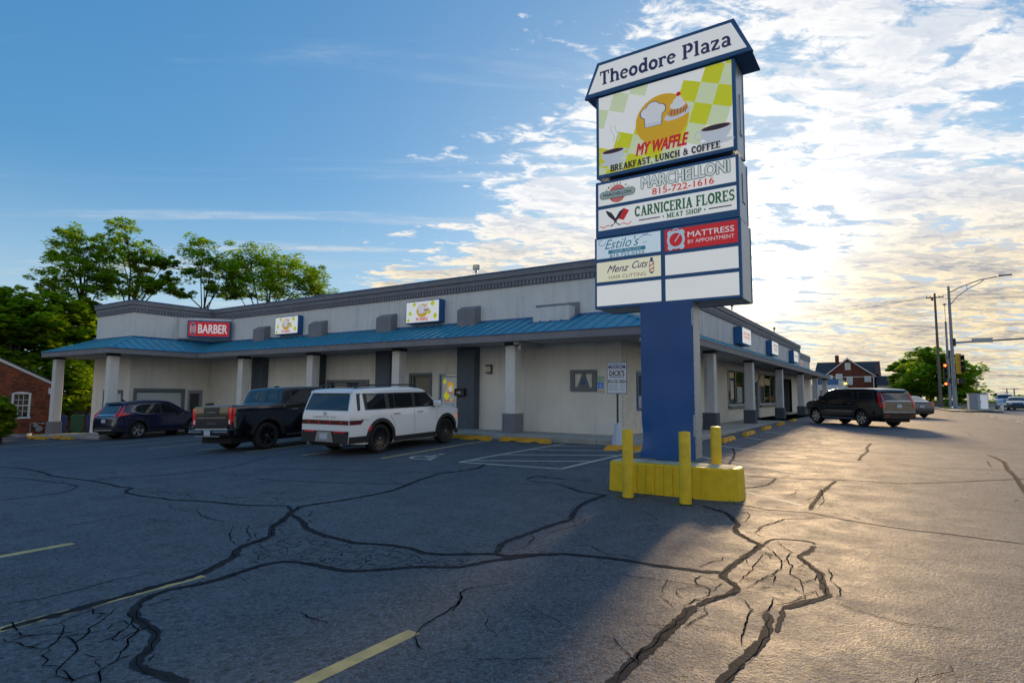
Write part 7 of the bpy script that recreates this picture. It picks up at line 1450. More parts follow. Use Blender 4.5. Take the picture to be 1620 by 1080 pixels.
mb = MB(); 
for sd in (1, -1): mb.box(1.8, 4.0, min(sd * .90, sd * 1.02), max(sd * .90, sd * 1.02), .35, .39)
mb.split('running_board', M['alu'], es)
hxy = R(90 + 44.8)
# the visible flank is the left one here, so the body is set from its left rear wheel
hx, hy = math.cos(hxy), math.sin(hxy); ox, oy = s.xr * .93, (s.W - .15) * .93; es.scale = (.93, .93, .93)
x0, y0 = -1.62 - (ox * hx - oy * hy), 31.9 - (ox * hy + oy * hx)
es.location = (x0, y0, gz(-2.5, 33) - .0); es.rotation_euler = (0, 0, hxy)

# ---- grey saloon behind it and two cars on the road
def sedan(name, lab, m, loc, heading, grp=None, H=1.45, suvlike=False, face=False):
    L = 4.85 if not suvlike else 4.7
    top = [(0, .62), (.03, .95), (.10, 1.04), (.55, 1.08), (.95, 1.26), (1.35, 1.41), (1.9, H), (2.5, H - .02), (2.9, 1.34), (3.6, 1.0), (3.8, .95), (4.5, .82), (4.75, .62), (4.85, .45)]
    if suvlike: top = [(0, .7), (.03, 1.0), (.2, 1.3), (.4, 1.62), (.6, 1.70), (2.2, 1.76), (2.6, 1.70), (3.2, 1.22), (3.4, 1.14), (4.3, 1.08), (4.6, .85), (4.7, .55)]
    s = Car(dict(L=L, W=1.86, r=.345, Ra=.41, rimf=.68, xr=1.0, xf=3.82 if not suvlike else 3.75, paint=m, crown=.03, rc=.09, tumble=22, rw=.86, top=top, belt=[(0, 1.02 if not suvlike else 1.1), (L, .92 if not suvlike else 1.08)], low=[(0, .30), (.5, .22), (L - .4, .22), (L, .28)]))
    t = thing(name, lab, 'car', loc, heading, grp); s.body(t); s.under(t); s.wheels(t, M['silver'], 5, 'wide', .22)
    zb = 1.06 if not suvlike else 1.16; ztp = H - .13 if not suvlike else 1.60
    gl = s.patch('side_glass', M['glasst'], t, [((1.15, zb), (3.2, zb - .04), (2.75, ztp - .07), (1.55, ztp))] if not suvlike else [((.5, zb), (3.0, zb - .02), (2.55, ztp), (.7, ztp))], .006)
    s.rear('rear_window', M['glasst'], t, [((-.62, 1.12), (.62, 1.12), (.5, 1.36), (-.5, 1.36))] if not suvlike else [((-.62, 1.18), (.62, 1.18), (.55, 1.55), (-.55, 1.55))], .008)
    for sd in (1, -1):
        s.rear('tail_light', M['taillight'], t, [((sd * .50, .84), (sd * .80, .84), (sd * .80, .96), (sd * .50, .94))], .012)
    s.rear('rear_bumper', M['clad'], t, [((-.76, .30), (.76, .30), (.78, .48), (-.78, .48))], .008); rear_plate(s, t, 0, .74)
    # front: windscreen, lamps and grille laid on the nose
    mb = MB(); a, b = (2.95, 3.55) if not suvlike else (2.66, 3.16)
    for i in range(6):
        for j in range(8):
            P = []
            for u_, v_ in ((i, j), (i + 1, j), (i + 1, j + 1), (i, j + 1)):
                x = a + (b - a) * u_ / 6; y = (-1 + 2 * v_ / 8) * (.56 + .12 * u_ / 6); P.append((x, y, lerp_tab(s.top, x) + s.crown * (1 - (y / .8) ** 2) + .008))
            mb.face(P)
    mb.build('windscreen', M['glasst'], t, smooth=True)
    mb = MB(); zl = .66 if not suvlike else .82
    for sd in (1, -1): mb.box(L - .16, L - .02, min(sd * .45, sd * .72), max(sd * .45, sd * .72), zl, zl + .11)
    mb.split('headlight', M['white'], t)
    mb = MB(); mb.box(L - .10, L + .004, -.55, .55, .32, .50); mb.build('grille', M['black'], t)
    mirror(s, t, 2.95, zb - .02, m, .8)
    return t
grey = paint('grey_car_paint', (.06, .066, .08), metal=.2)
sedan('parked_car', 'grey saloon car with only its tail showing beyond the long black car', grey, (.95, 47.6, gz(.9, 49)), R(90 + 34))
silver = paint('silver_car_paint', (.42, .45, .50), metal=.6)
sedan('road_car', 'silver sport utility car waiting on the road at the right, behind the dark saloon', silver, (10.05, 91.5, .46), R(-97), 'cars waiting on the road', suvlike=True)
dk = paint('slate_car_paint', (.035, .045, .06), metal=.4)
sedan('road_car', 'dark saloon car coming along the road at the right, in front of the silver car', dk, (10.3, 84.6, .46), R(-97), 'cars waiting on the road')
# ================================================================ trees and other planting
def leaves(n, clumps, sizes, rng, leaf, flat=.55):
    V = []; Fc = []
    for (cx, cy, cz, r) in clumps:
        for _ in range(n):
            while True:
                a, b, c = rng.uniform(-1, 1), rng.uniform(-1, 1), rng.uniform(-1, 1)
                if a * a + b * b + c * c < 1: break
            p = Vector((cx + a * r, cy + b * r, cz + c * r * flat - .25 * r * (a * a + b * b)))
            s = leaf * rng.uniform(.6, 1.3); t = rng.uniform(0, 6.283); u_ = Vector((math.cos(t), math.sin(t), rng.uniform(-.5, .35))).normalized()
            w_ = u_.cross(Vector((rng.uniform(-.5, .5), rng.uniform(-.5, .5), 1))).normalized() * s * .42; k = len(V)
            V += [tuple(p - u_ * s * .5), tuple(p + w_), tuple(p + u_ * s * .6), tuple(p - w_)]; Fc.append((k, k + 1, k + 2, k + 3))
    return V, Fc
def tree(name, lab, cat, base, blobs, top_z, leafm, seed, leaf=.16, per=46, nclump=13, trunk_r=.22, group=None, fork=.35, limb=True, stems=1, barkm='bark'):
    rng = random.Random(seed); bx, by, bz0 = base; bz = gz(bx, by) - .1
    t = thing(name, lab, cat, (bx, by, bz), 0, group); B = Vector((bx, by, bz))
    cz = sum(b[2] for b in blobs) / len(blobs); cx = sum(b[0] for b in blobs) / len(blobs); cy = sum(b[1] for b in blobs) / len(blobs)
    low = min(b[2] - b[4] for b in blobs); br = MB(); clumps = []
    hub = Vector(((bx + cx) / 2, (by + cy) / 2, bz + (cz - bz) * fork + (low - bz) * .25)); hub.z = min(hub.z, cz - .3)
    mid = B.lerp(hub, .5) + Vector((rng.uniform(-.2, .2), rng.uniform(-.2, .2), 0))
    tr = MB(); tr.tube([B, mid, hub, Vector((cx, cy, cz))], [trunk_r, trunk_r * .85, trunk_r * .62, trunk_r * .2], 9)
    for (x, y, z, rx, rz) in blobs:
        # bring the blobs to slightly different depths so the crown is round
        away = Vector((x, y, 0)).normalized(); c = Vector((x, y, z)) + away * rng.uniform(-1, 1) * rx * .9
        st = hub.lerp(Vector((cx, cy, cz)), rng.uniform(0, .5)); m1 = st.lerp(c, .5) + Vector((rng.uniform(-.3, .3), rng.uniform(-.3, .3), .12 * (c - st).length)) * min(1, rx)
        if limb: br.tube([st, m1, c], [trunk_r * .30, trunk_r * .20, trunk_r * .08], 6)
        for k in range(nclump):
            a = rng.uniform(0, 6.283); h = rng.uniform(-1, 1); q_ = math.sqrt(1 - h * h); rr = rng.uniform(.35, 1.28)
            p = c + Vector((math.cos(a) * q_ * rx * rr, math.sin(a) * q_ * rx * rr, h * rz * rr)); clumps.append((p.x, p.y, p.z, rx * rng.uniform(.20, .46)))
            if limb and k % 2 == 0: mm = c.lerp(p, .5) + Vector((0, 0, .06 * rx)); br.tube([c.lerp(m1, .3), mm, p], [trunk_r * .07, trunk_r * .045, trunk_r * .02], 4, cap=False)
    V, Fc = leaves(per, [(a - bx, b - by, c - bz, r) for a, b, c, r in clumps], None, rng, leaf)
    me = bpy.data.meshes.new('crown'); me.from_pydata(V, [], Fc); me.materials.append(leafm); o = bpy.data.objects.new('crown', me); link(o, t)
    for mb_, nm in ((tr, 'trunk'), (br, 'limbs')):
        if mb_.v: mb_.v = [(a - bx, b - by, c - bz) for a, b, c in mb_.v]; mb_.build(nm, M[barkm], t, smooth=True, kind='stuff' if nm == 'limbs' else None)
    return t
TG = 'tall trees behind the plaza'
tree('maple_tree', 'tall thin-crowned tree farthest left, leaning over the end of the plaza roof', 'tree', *TREES['a'], 0, M['leaf'], 1, .20, 62, 22, .22, TG)
tree('maple_tree', 'tall open tree with a long right branch, behind the plaza end wall, second from left', 'tree', *TREES['b'], 0, M['leaf'], 2, .20, 62, 22, .22, TG)
tree('maple_tree', 'slim tree behind the roof between the open tree and the broad tree', 'tree', *TREES['c'], 0, M['leaf'], 3, .20, 62, 22, .18, TG)
tree('maple_tree', 'broad dense tree behind the plaza roof, rightmost of the group', 'tree', *TREES['d'], 0, M['leaf'], 4, .21, 84, 28, .22, TG)
DG = 'dense dark trees at the left'
tree('shade_tree', 'dense dark green tree above the red brick house', 'tree', *TREES['m1'], 0, M['leafd'], 5, .34, 62, 40, .3, DG, limb=True)
tree('shade_tree', 'dense dark green tree seen behind the outermost column', 'tree', *TREES['m2'], 0, M['leafd'], 6, .34, 62, 40, .3, DG)
tree('shade_tree', 'dense dark tree just left of the plaza end wall', 'tree', *TREES['m3'], 0, M['leafd'], 7, .34, 62, 40, .25, DG)
tree('young_tree', 'small bright green tree above the board fence', 'tree', *TREES['s'], 0, M['leafl'], 8, .14, 40, 10, .08)
tree('round_tree', 'round dense green tree beyond the road, right of the far brick house', 'tree', *TREES['r'], 0, M['leaf'], 9, .44, 110, 34, .34, None, .1)
BG = 'bushes along the far road'
tree('bush', 'dark bush left of the grey roadside cabinet', 'bush', *TREES['b1'], 0, M['leafd'], 10, .25, 60, 14, .08, BG)
tree('bush', 'thin straggly bush right of the grey roadside cabinet', 'bush', *TREES['b2'], 0, M['leafd'], 11, .22, 36, 9, .08, BG)
tree('bush', 'low bushes behind the cars on the road', 'bush', *TREES['b3'], 0, M['leafd'], 12, .35, 60, 12, .1, BG)
tree('bush', 'low bush beyond the tail of the grey saloon', 'bush', *TREES['b4'], 0, M['leafd'], 13, .25, 40, 10, .06, BG)
tree('hedge_bush', 'clipped sunlit yellow-green bush at the left edge in front of the brick house', 'bush', *TREES['h'], 0, M['leafl'], 14, .10, 150, 44, .06)
# ---- grass and weeds
rg = random.Random(5)
def blades(name, spots, h0, m, lab=None):
    V = []; Fc = []
    for (x, y, r, n) in spots:
        for _ in range(n):
            a = rg.uniform(0, 6.28); d = r * math.sqrt(rg.random()); px_, py_ = x + math.cos(a) * d, y + math.sin(a) * d; z_ = gz(px_, py_); t = rg.uniform(0, 6.28); h = h0 * rg.uniform(.4, 1.2); w_ = h * .12 + .002
            k = len(V); V += [(px_ - math.cos(t) * w_, py_ - math.sin(t) * w_, z_), (px_ + math.cos(t) * w_, py_ + math.sin(t) * w_, z_), (px_ + rg.uniform(-.5, .5) * h, py_ + rg.uniform(-.5, .5) * h, z_ + h)]; Fc.append((k, k + 1, k + 2))
    me = bpy.data.meshes.new(name); me.from_pydata(V, [], Fc); me.materials.append(m); o = link(bpy.data.objects.new(name, me)); o['kind'] = 'stuff'; return o
blades('weeds', [(-3.80, 8.88, .10, 26), (-3.5, 9.3, .12, 20), (-2.9, 9.35, .10, 20), (-2.7, 8.9, .09, 26), (-2.85, 8.80, .12, 26), (-2.25, 9.45, .10, 16), (-4.2, 9.35, .06, 12), (-7.9, 13.2, .10, 10), (-7.3, 12.2, .14, 14), (-7.0, 11.9, .10, 12), (-8.5, 10.6, .12, 10), (-8.1, 10.3, .1, 8), (-6.7, 15.6, .1, 10), (-7.6, 14.6, .2, 12), (-7.8, 9.9, .1, 8)], .045, M['grass'])
blades('verge_grass', [(edge(y) + .25 + rg.uniform(-.12, .12), y, .16, 26) for y in frange(38, 78, .9)], .07, M['grass'])
mb = MB(); L = [(3.2, 79.5), (8.2, 79.5), (8.6, 81.5), (2.2, 81.5)]
mb.face([(x, y, gz(x, y) + .10) for x, y in ((3.4, 66), (7.4, 68.5), (8.2, 81.5), (2.6, 81.5))]); mb.build('island_pavement', M['concrete'], kind='structure')
blades('island_grass', [(rg.uniform(3.6, 7.8), rg.uniform(74, 81), .5, 60) for _ in range(26)], .22, M['grass'])
blades('house_lawn', [(-41.6 + rg.uniform(-.2, .3), y, .28, 46) for y in frange(8, 14.6, .35)], .10, M['grass'])
mb = MB()
for x0, x1 in zip(frange(-60, 60, 10), frange(-60, 60, 10)[1:]): mb.face([(x0, 106.2, 1.02), (x1, 106.2, 1.02), (x1, 140, 1.3), (x0, 140, 1.3)])
mb.build('raised_lawn', M['soil'], kind='structure')
blades('lawn_grass', [], .2, M['grass']) if False else None
V = []; Fc = []
for _ in range(9000):
    x = rg.uniform(-12, 22); y = 106.3 + rg.random() ** 2 * 25; h = rg.uniform(.12, .35); z_ = 1.02 + (y - 106.2) * .008; k = len(V); V += [(x - .05, y, z_), (x + .05, y, z_), (x + rg.uniform(-.1, .1), y, z_ + h)]; Fc.append((k, k + 1, k + 2))
me = bpy.data.meshes.new('lawn_grass'); me.from_pydata(V, [], Fc); me.materials.append(M['grass']); o = link(bpy.data.objects.new('lawn_grass', me)); o['kind'] = 'stuff'
t = thing('retaining_wall', 'low pale retaining wall with dark lettering below the round tree', 'wall', (3.4, 105, .45))
mb = MB(); mb.bbox(-40, 24, 0, .9, -.2, .60, .03); mb.build('wall_body', mat('pale_blockwork', (.36, .42, .50), .9, var=.2, scale=2), t)
text('STATEVILLE', -1.0, 1.6, .12, .40, -.012, M['ink_navy'], t, bold=.03)

# ================================================================ brick house at the left edge
h = thing('brick_house', 'red brick house with a white-framed arched window at the left edge', 'house', (-42, 11, -1.0)); h.location = (0, 0, 0)
GX = -42.0
def gable(y): return 1.95 + .50 * (14.35 - y) if y > 8 else 1.95 + .50 * (14.35 - 8) - .50 * (8 - y)
wy0, wy1, wz0, wz1 = 12.40, 13.08, .20, 1.46
mb = MB(); N = 40
ysb = sorted(set(frange(1.6, 14.4, .4) + [wy0 - .06, wy1 + .06, 8.0]))
for a, b in zip(ysb, ysb[1:]):
    c = (a + b) / 2; segs = [(-1.6, None)]
    if wy0 - .07 < c < wy1 + .07: segs = [(-1.6, wz0), (wz1, None)]
    for z0, z1 in segs: mb.face([(GX, a, z0), (GX, b, z0), (GX, b, gable(b) if z1 is None else z1), (GX, a, gable(a) if z1 is None else z1)])
mb.box(-54, GX, 14.36, 14.4, -1.6, 1.95); mb.build('wall', M['mortar'], h)
bk = MB(); bk2 = MB(); z = -1.05; i = 0
while z < 4.9:
    y = 9.2 + (.105 if i % 2 else 0)
    while y < 14.3:
        if z + .06 < gable(y + .1) - .04 and not (wy0 - .16 < y + .1 < wy1 + .16 and wz0 - .1 < z + .03 < wz1 + .16):
            (bk2 if rnd.random() < .22 else bk).box(GX - .002, GX + .012 + rnd.uniform(0, .005), y, y + .196, z, z + .057, skip='l')
        y += .208
    z += .068; i += 1
for k in range(9):
    a = wy0 - .08 + k * .094; bk2.box(GX, GX + .016, a, a + .083, wz1 + .06 - .04 * ((k - 4) / 4) ** 2, wz1 + .26)
bk.build('brick_courses', M['brickr'], h, kind='stuff'); bk2.build('brick_courses', M['brickr2'], h, kind='stuff')
f = MB(); X0, X1 = GX - .02, GX + .05
f.box(X0, X1, wy0 - .10, wy0, wz0 - .02, wz1 + .02); f.box(X0, X1, wy1, wy1 + .10, wz0 - .02, wz1 + .02); f.prism([(wy0 - .10, wz1 + .02), (wy1 + .10, wz1 + .02), (wy1 + .10, wz1 + .06), (wy1 - .10, wz1 + .13), ((wy0 + wy1) / 2, wz1 + .155), (wy0 + .10, wz1 + .13), (wy0 - .10, wz1 + .06)], X0, X1, 'x')
fo = f.build('window', M['white'], h)
mb = MB(); mb.bbox(X0, GX + .10, wy0 - .14, wy1 + .14, wz0 - .12, wz0 - .022, .01); mb.build('sill', M['white'], fo)
mb = MB(); mb.box(GX - .06, GX - .05, wy0, wy1, wz0, wz1 + .02); mb.build('pane', M['glass'], fo)
mb = MB(); zm = (wz0 + wz1) / 2; mb.box(GX - .05, GX - .0, wy0, wy1, zm - .03, zm + .03)
for a in (1, 2): y = wy0 + (wy1 - wy0) * a / 3; mb.box(GX - .048, GX - .01, y - .011, y + .011, wz0, zm - .03); mb.box(GX - .048, GX - .01, y - .011, y + .011, zm + .03, wz1 + .02)
for a in (.25, .75): zz = wz0 + (wz1 - wz0) * a; mb.box(GX - .046, GX - .012, wy0, wy1, zz - .011, zz + .011)
mb.build('glazing_bars', M['white'], fo)
for a, b in ((8.0, 14.55), (8.0, 1.4)):
    mb = MB(); mb.prism([(a, gable(a) - .02), (b, gable(b) - .02), (b, gable(b) + .13), (a, gable(a) + .13)], GX - .05, GX + .14, 'x'); mb.build('rake_board', M['white'], h)
    mb = MB(); mb.prism([(a, gable(a) + .132), (b + (.05 if b > a else -.05), gable(b) + .132), (b + (.05 if b > a else -.05), gable(b) + .18), (a, gable(a) + .18)], -54, GX + .20, 'x'); mb.build('roof', M['shingle'], h)
mb = MB(); mb.box(GX + .002, GX + .16, 13.98, 14.5, 1.48, 1.80); mb.box(GX + .0, GX + .18, 13.96, 14.54, 1.805, 1.84); mb.box(GX + .0, GX + .18, 13.96, 14.54, 1.62, 1.65); mb.build('eave_return', M['white'], h)
t = thing('gas_meter', 'grey gas meter with pipes at the foot of the brick house', 'gas meter', (GX + .25, 13.55, -.85))
mb = MB()
mb.tube([(0, -.36, 0), (0, -.36, .62), (0, -.30, .66), (0, -.1, .66)], .028, 8); mb.tube([(0, .40, 0), (0, .40, .66), (0, .1, .66)], .028, 8); mb.tube([(0, -.3, .66), (0, .4, .66)], .03, 8); mb.build('pipes', M['galv'], t)
for nm, y, z, r in (('meter_body', .05, .33, .17), ('regulator', -.12, .52, .12)):
    mb = MB(); mb.lathe([(0, -.10), (r * .8, -.09), (r, -.03), (r, .03), (r * .8, .09), (0, .10)], c=(0, y, z), axis='x', k=16); mb.build(nm, mat('meter_grey', (.30, .36, .40), .4), t, smooth=True, angle=R(40))
mb = MB(); mb.lathe([(0, 0), (.07, 0), (.07, .06), (0, .06)], c=(0, .22, .62), k=10); mb.lathe([(0, 0), (.06, 0), (.06, .06), (0, .06)], c=(0, -.2, .64), k=10); mb.build('valve', mat('valve_brass', (.45, .38, .25), .4), t)
t = thing('window_well', 'pale half-round window well in the lawn below the arched window', 'window well', (GX + .3, 12.7, -.95))
mb = MB(); mb.lathe([(.50, 0), (.52, .22), (.56, .22), (.56, 0)], k=20); mb.build('ring', M['galv'], t)
# board fence, boards one by one
fn = thing('board_fence', 'weathered grey board fence behind the wheeled bins', 'fence', (-43.5, 17, -1.1)); fn.location = (0, 0, 0)
for k in range(56):
    y = 14.0 + k * .142; x = -43.5; hgt = .90 + rnd.uniform(-.03, .03); mb = MB(); mb.prism([(y, -1.25), (y + .132, -1.25), (y + .132, hgt - .04), (y + .10, hgt), (y + .03, hgt), (y, hgt - .04)], x + rnd.uniform(-.008, .008), x + .022, 'x'); mb.build('board', M['fencewood'], fn)
mb = MB(); mb.box(-43.56, -43.51, 14, 22, .4, .5); mb.box(-43.56, -43.51, 14, 22, -.6, -.5); mb.build('rail', M['fencewood'], fn)
def bin_(lab, x, y, m, a, sc=1.0):
    t = thing('wheeled_bin', lab, 'bin', (x, y, gz(x, y)), a, 'wheeled bins beside the plaza')
    mb = MB(); b0 = (-.23, .23, -.26, .26); t0 = (-.30, .30, -.34, .34)
    v = [(b0[0], b0[2], .06), (b0[1], b0[2], .06), (b0[1], b0[3], .06), (b0[0], b0[3], .06), (t0[0], t0[2], .98), (t0[1], t0[2], .98), (t0[1], t0[3], .98), (t0[0], t0[3], .98)]
    for f_ in ((3, 2, 1, 0), (0, 1, 5, 4), (1, 2, 6, 5), (2, 3, 7, 6), (3, 0, 4, 7)): mb.face([v[i] for i in f_])
    mb.box(-.33, .33, -.36, .35, .94, 1.0); mb.box(-.20, .20, -.345, -.325, .70, .76); mb.build('tub', m, t)
    mb = MB(); mb.bbox(-.32, .32, -.37, .36, 1.0, 1.06, .02); mb.box(-.26, .26, -.30, .28, 1.06, 1.09); mb.build('lid', m, t)
    mb = MB(); mb.tube([(-.26, .40, 1.0), (.26, .40, 1.0)], .018, 8); mb.build('handle', m, t)
    for sx in (-1, 1): mb = MB(); mb.lathe([(0, -.03), (.11, -.03), (.11, .03), (0, .03)], c=(sx * .27, .26, .11), axis='x', k=14); mb.build('wheel', M['rubber'], t)
bin_('green wheeled bin between two blue bins, by the board fence', -39.4, 14.6, M['bin_green'], R(68))
bin_('blue wheeled bin left of the green bin, half behind the outermost column', -39.9, 13.95, M['bin_blue'], R(70))
bin_('blue wheeled bin right of the green bin, next to the plaza end wall', -39.15, 15.3, M['bin_blue'], R(64))

# ================================================================ beyond the road
h = thing('brick_house', 'two-storey red brick house with white-trimmed gable beyond the side wall', 'house', (-7.5, 112, .4)); h.location = (0, 0, 0)
HY = 112.0; ez = 5.45; az = 8.15; x0, x1, xm = -10.85, -4.0, -7.6
mb = MB(); mb.prism([(x0, .2), (x1, .2), (x1, ez), (xm, az - .15), (x0, ez)], HY, HY + 6, 'y'); mb.box(x1 - .002, x1 + .6, HY + 3, HY + 14, .2, 5.7, skip='l'); mb.prism([(HY + 3, 5.7), (HY + 14, 5.7), (HY + 8.5, 8.0)], x1 + .02, x1 + .6, 'x'); mb.box(-13, x0, HY + 3.2, HY + 14, .2, 5.6); hw_ = mb.build('wall', M['brickr2'], h)
for s0, s1 in (((x0 - .35, ez - .28), (xm, az)), ((x1 + .35, ez - .28), (xm, az))):
    mb = MB(); a, b = s0, s1; mb.prism([(a[0], a[1]), (b[0], b[1]), (b[0], b[1] + .12), (a[0], a[1] + .12)], HY - .3, HY + 8.5, 'y'); mb.build('roof', M['shingle'], h)
    mb = MB(); mb.prism([(a[0], a[1] - .12), (b[0], b[1] - .12), (b[0], b[1] + .05), (a[0], a[1] + .05)], HY - .38, HY - .305, 'y'); mb.build('gable_trim', M['white'], h)
mb = MB(); mb.prism([(HY + 3.0, 5.5), (HY + 8.5, 8.05), (HY + 14, 5.5), (HY + 14, 5.4), (HY + 3.0, 5.4)], -13.0, x1 + .7, 'x'); mb.build('roof', M['shingle'], h)
mb = MB(); mb.box(-9.9, -9.35, HY + 6, HY + 6.8, 6.5, 9.1); mb.build('chimney', M['brickr2'], h)
for wx0, wx1, wz0_, wz1_ in ((-7.9, -7.28, 6.35, 7.35), (-10.6, -9.95, 4.65, 5.35), (-9.3, -8.5, 4.75, 5.55), (-7.75, -7.05, 3.9, 5.1), (-5.2, -4.45, 4.35, 5.15)):
    mb = MB(); mb.box(wx0 - .08, wx1 + .08, HY - .06, HY - .002, wz0_ - .08, wz1_ + .08); fo = mb.build('window', M['white'], h)
    mb = MB(); mb.box(wx0, wx1, HY - .08, HY - .062, wz0_, wz1_); mb.build('pane', M['blind'], fo); mb = MB(); mb.box(wx0, wx1, HY - .095, HY - .082, (wz0_ + wz1_) / 2 - .02, (wz0_ + wz1_) / 2 + .02); mb.build('sash_bar', M['white'], fo)
mb = MB(); mb.box(x0 + .02, x1 - .02, HY - .02, HY - .003, 5.35 - .28, 5.35 - .20); mb.box(x1 - .06, x1 + .06, HY - .14, HY - .022, .3, 5.2); mb.build('downpipe', M['white'], h)
h = thing('outbuilding', 'low building with grey roof right of the far brick house', 'building', (-2.4, 112, .4))
mb = MB(); mb.box(-1.2, 1.0, 0, 5, 0, 3.4); mb.build('wall', M['stucco_side'], h); mb = MB(); mb.prism([(-.3, 3.35), (2.5, 4.9), (5.3, 3.35)], -1.35, 1.1, 'x'); mb.build('roof', M['shingle'], h)
h = thing('white_shed', 'white flat building with a dark blue roof block in front of the far brick house', 'building', (-9.4, 100, .5))
mb = MB(); mb.bbox(-4.5, 2.2, 0, 5, 0, 3.1, .02); mb.bbox(1.3, 2.0, -.05, 3, 3.1, 3.75, .02); mb.build('wall', mat('white_cladding', (.55, .62, .70), .6, var=.08), h)
mb = MB(); mb.bbox(-1.3, 1.25, .1, 3, 3.102, 3.95, .03); mb.build('roof_block', M['flash'], h); mb = MB(); mb.box(-3.8, -2.6, -.03, -.002, .0, 2.5); mb.box(-1.2, .6, -.03, -.002, .0, 2.3); mb.build('door', mat('shed_door', (.30, .20, .16), .7), h)
t = thing('shed_lamp', 'lit yellow lamp on the white building in front of the far house', 'lamp', (-7.15, 99.9, 3.75))
mb = MB(); mb.bbox(-.16, .16, -.10, .04, -.10, .14, .03); mb.build('lamp_glass', mat('lit_lamp', (.8, .65, .05), .4, emit=((1, .75, .05), 2.2)), t); mb = MB(); mb.box(-.02, .02, .04, .2, -.4, 0); mb.build('bracket', M['galv'], t)
# street furniture: poles and signals
t = thing('utility_pole', 'weathered wooden utility pole, tallest left one of the three by the signals', 'utility pole', (3.76, 91, .4))
mb = MB(); mb.tube([(0, 0, 0), (0, 0, 14.5)], .19, 10, r2=.12); mb.build('pole', M['wood_pole'], t, smooth=True, angle=R(50))
mb = MB(); mb.box(-.9, .9, -.06, .06, 13.9, 14.02); mb.build('crossarm', M['wood_pole'], t)
mb = MB()
for x in (-.85, -.45, .45, .85): mb.lathe([(.05, 0), (.06, .06), (.03, .14), (0, .15)], c=(x, 0, 14.02), k=8)
mb.lathe([(.12, 0), (.12, .3)], c=(-.28, 0, 13.6), k=10, cap=True); mb.build('insulators', M['capdark'], t)
def wire(lab, a, b, sag, r=.014):
    mb = MB(); a, b = Vector(a), Vector(b); P = [a.lerp(b, i / 16) - Vector((0, 0, 4 * sag * (i / 16) * (1 - i / 16))) for i in range(17)]; mb.tube(P, r, 5); o = mb.build('power_line', M['capdark']); tag(o, lab, 'power line', 'overhead power lines'); return o
wire('upper wire running left from the wooden pole over the roof', (3.0, 91, 14.55), (-60, 92, 12.5), 1.6); wire('second wire running left just below the upper wire', (3.3, 91, 14.5), (-60, 91, 12.0), 1.7)
wire('lower wire running left well below the pole top', (3.7, 91, 12.6), (-60, 90, 10.2), 1.3)
wire('upper wire running right from the wooden pole out of the picture', (4.6, 91, 14.6), (60, 90, 14.8), 1.0); wire('second wire running right below the upper wire', (4.2, 91, 14.2), (60, 90, 14.2), 1.1); wire('low wire running right behind the mast arm', (3.8, 91, 9.2), (60, 92, 9.0), .4, .012)
wire('faint wire crossing right of the pole under the lamp arm', (3.8, 91, 12.7), (60, 90, 12.4), .5, .011)
wire('low wire crossing the sky left of the round tree', (3.7, 91, 8.0), (-60, 96, 7.5), .5, .011)
t = thing('signal_pole', 'tall galvanised signal pole carrying a curved lamp arm and a long mast arm', 'traffic signal', (4.38, 76.7, .5))
mb = MB(); mb.tube([(0, 0, 0), (0, 0, 12.8)], .20, 14, r2=.12); mb.lathe([(.12, 12.8), (.13, 12.9), (0, 12.98)], k=12); mb.build('pole', M['galv'], t, smooth=True, angle=R(50))
mb = MB(); mb.lathe([(.42, -.1), (.42, .18), (.34, .28), (.24, .34)], k=8); mb.build('pole_base', M['galv'], t)
mb = MB(); mb.tube([(.1, 0, 12.3), (1.2, 0, 12.85), (2.6, 0, 13.35), (3.6, 0, 13.5), (4.6, 0, 13.62)], .05, 8); mb.tube([(.1, 0, 11.0), (.7, 0, 11.8), (1.6, 0, 12.5), (2.7, 0, 13.1), (3.0, 0, 13.4)], .04, 8); mb.tube([(1.55, 0, 12.95), (1.55, 0, 12.45)], .03, 6); mb.build('lamp_arm', M['galv'], t, smooth=True)
mb = MB(); mb.bbox(4.1, 5.25, -.14, .14, 13.58, 13.72, .04); mb.build('lamp_head', M['galv'], t)
mb = MB(); mb.tube([(.1, 0, 6.95), (6, 0, 7.15), (14, 0, 7.3)], .10, 10, r2=.07); mb.build('mast_arm', M['galv'], t, smooth=True, angle=R(50))
mb = MB(); mb.bbox(1.65, 3.35, -.16, -.10, 6.88, 7.32, .01); mb.build('street_sign_back', M['alu'], t); mb = MB(); mb.box(.15, .35, -.15, .15, 6.6, 7.4); mb.box(.02, .30, -.1, .1, 5.5, 5.7); mb.build('mast_bracket', M['capdark'], t)
def signal(lab, loc, rz, lit, n=3, back=True):
    s_ = thing('traffic_light', lab, 'traffic signal', loc, rz)
    if back: mb = MB(); mb.bbox(-.02, .45, .04, .10, -1.05, 1.05, .02) ; mb.build('backplate', mat('signal_yellow', (.62, .36, .02), .5), s_)
    for k in range(n):
        z_ = .62 - k * .62; mb = MB(); mb.bbox(-.17 + (.55 if back else 0), .17 + (.55 if back else 0), -.12, .10, z_ - .27, z_ + .27, .03); ho = mb.build('signal_housing', M['black'], s_)
        cx_ = .55 if back else 0
        mb = MB(); mb.lathe([(.15, -.14), (.16, -.34)], c=(cx_, 0, z_), axis='y', k=14); mb.build('visor', M['black'], ho)
        mb = MB(); disc(mb, cx_, z_, .13, .13, -.145, 18); on = (k == 0 and lit); mb.build('lens', mat('signal_red_lit', (.8, .05, .01), .3, emit=((1, .06, .01), 4.5)) if on else M['dark'], ho)
    return s_
signal('yellow-backed signal head hung on the right of the galvanised pole', (4.62, 76.4, 5.25), R(180) if False else 0, False, 3, True)
signal('signal head with a lit red lamp left of the slim grey pole', (4.15, 85.9, 4.9), 0, True, 3, False)
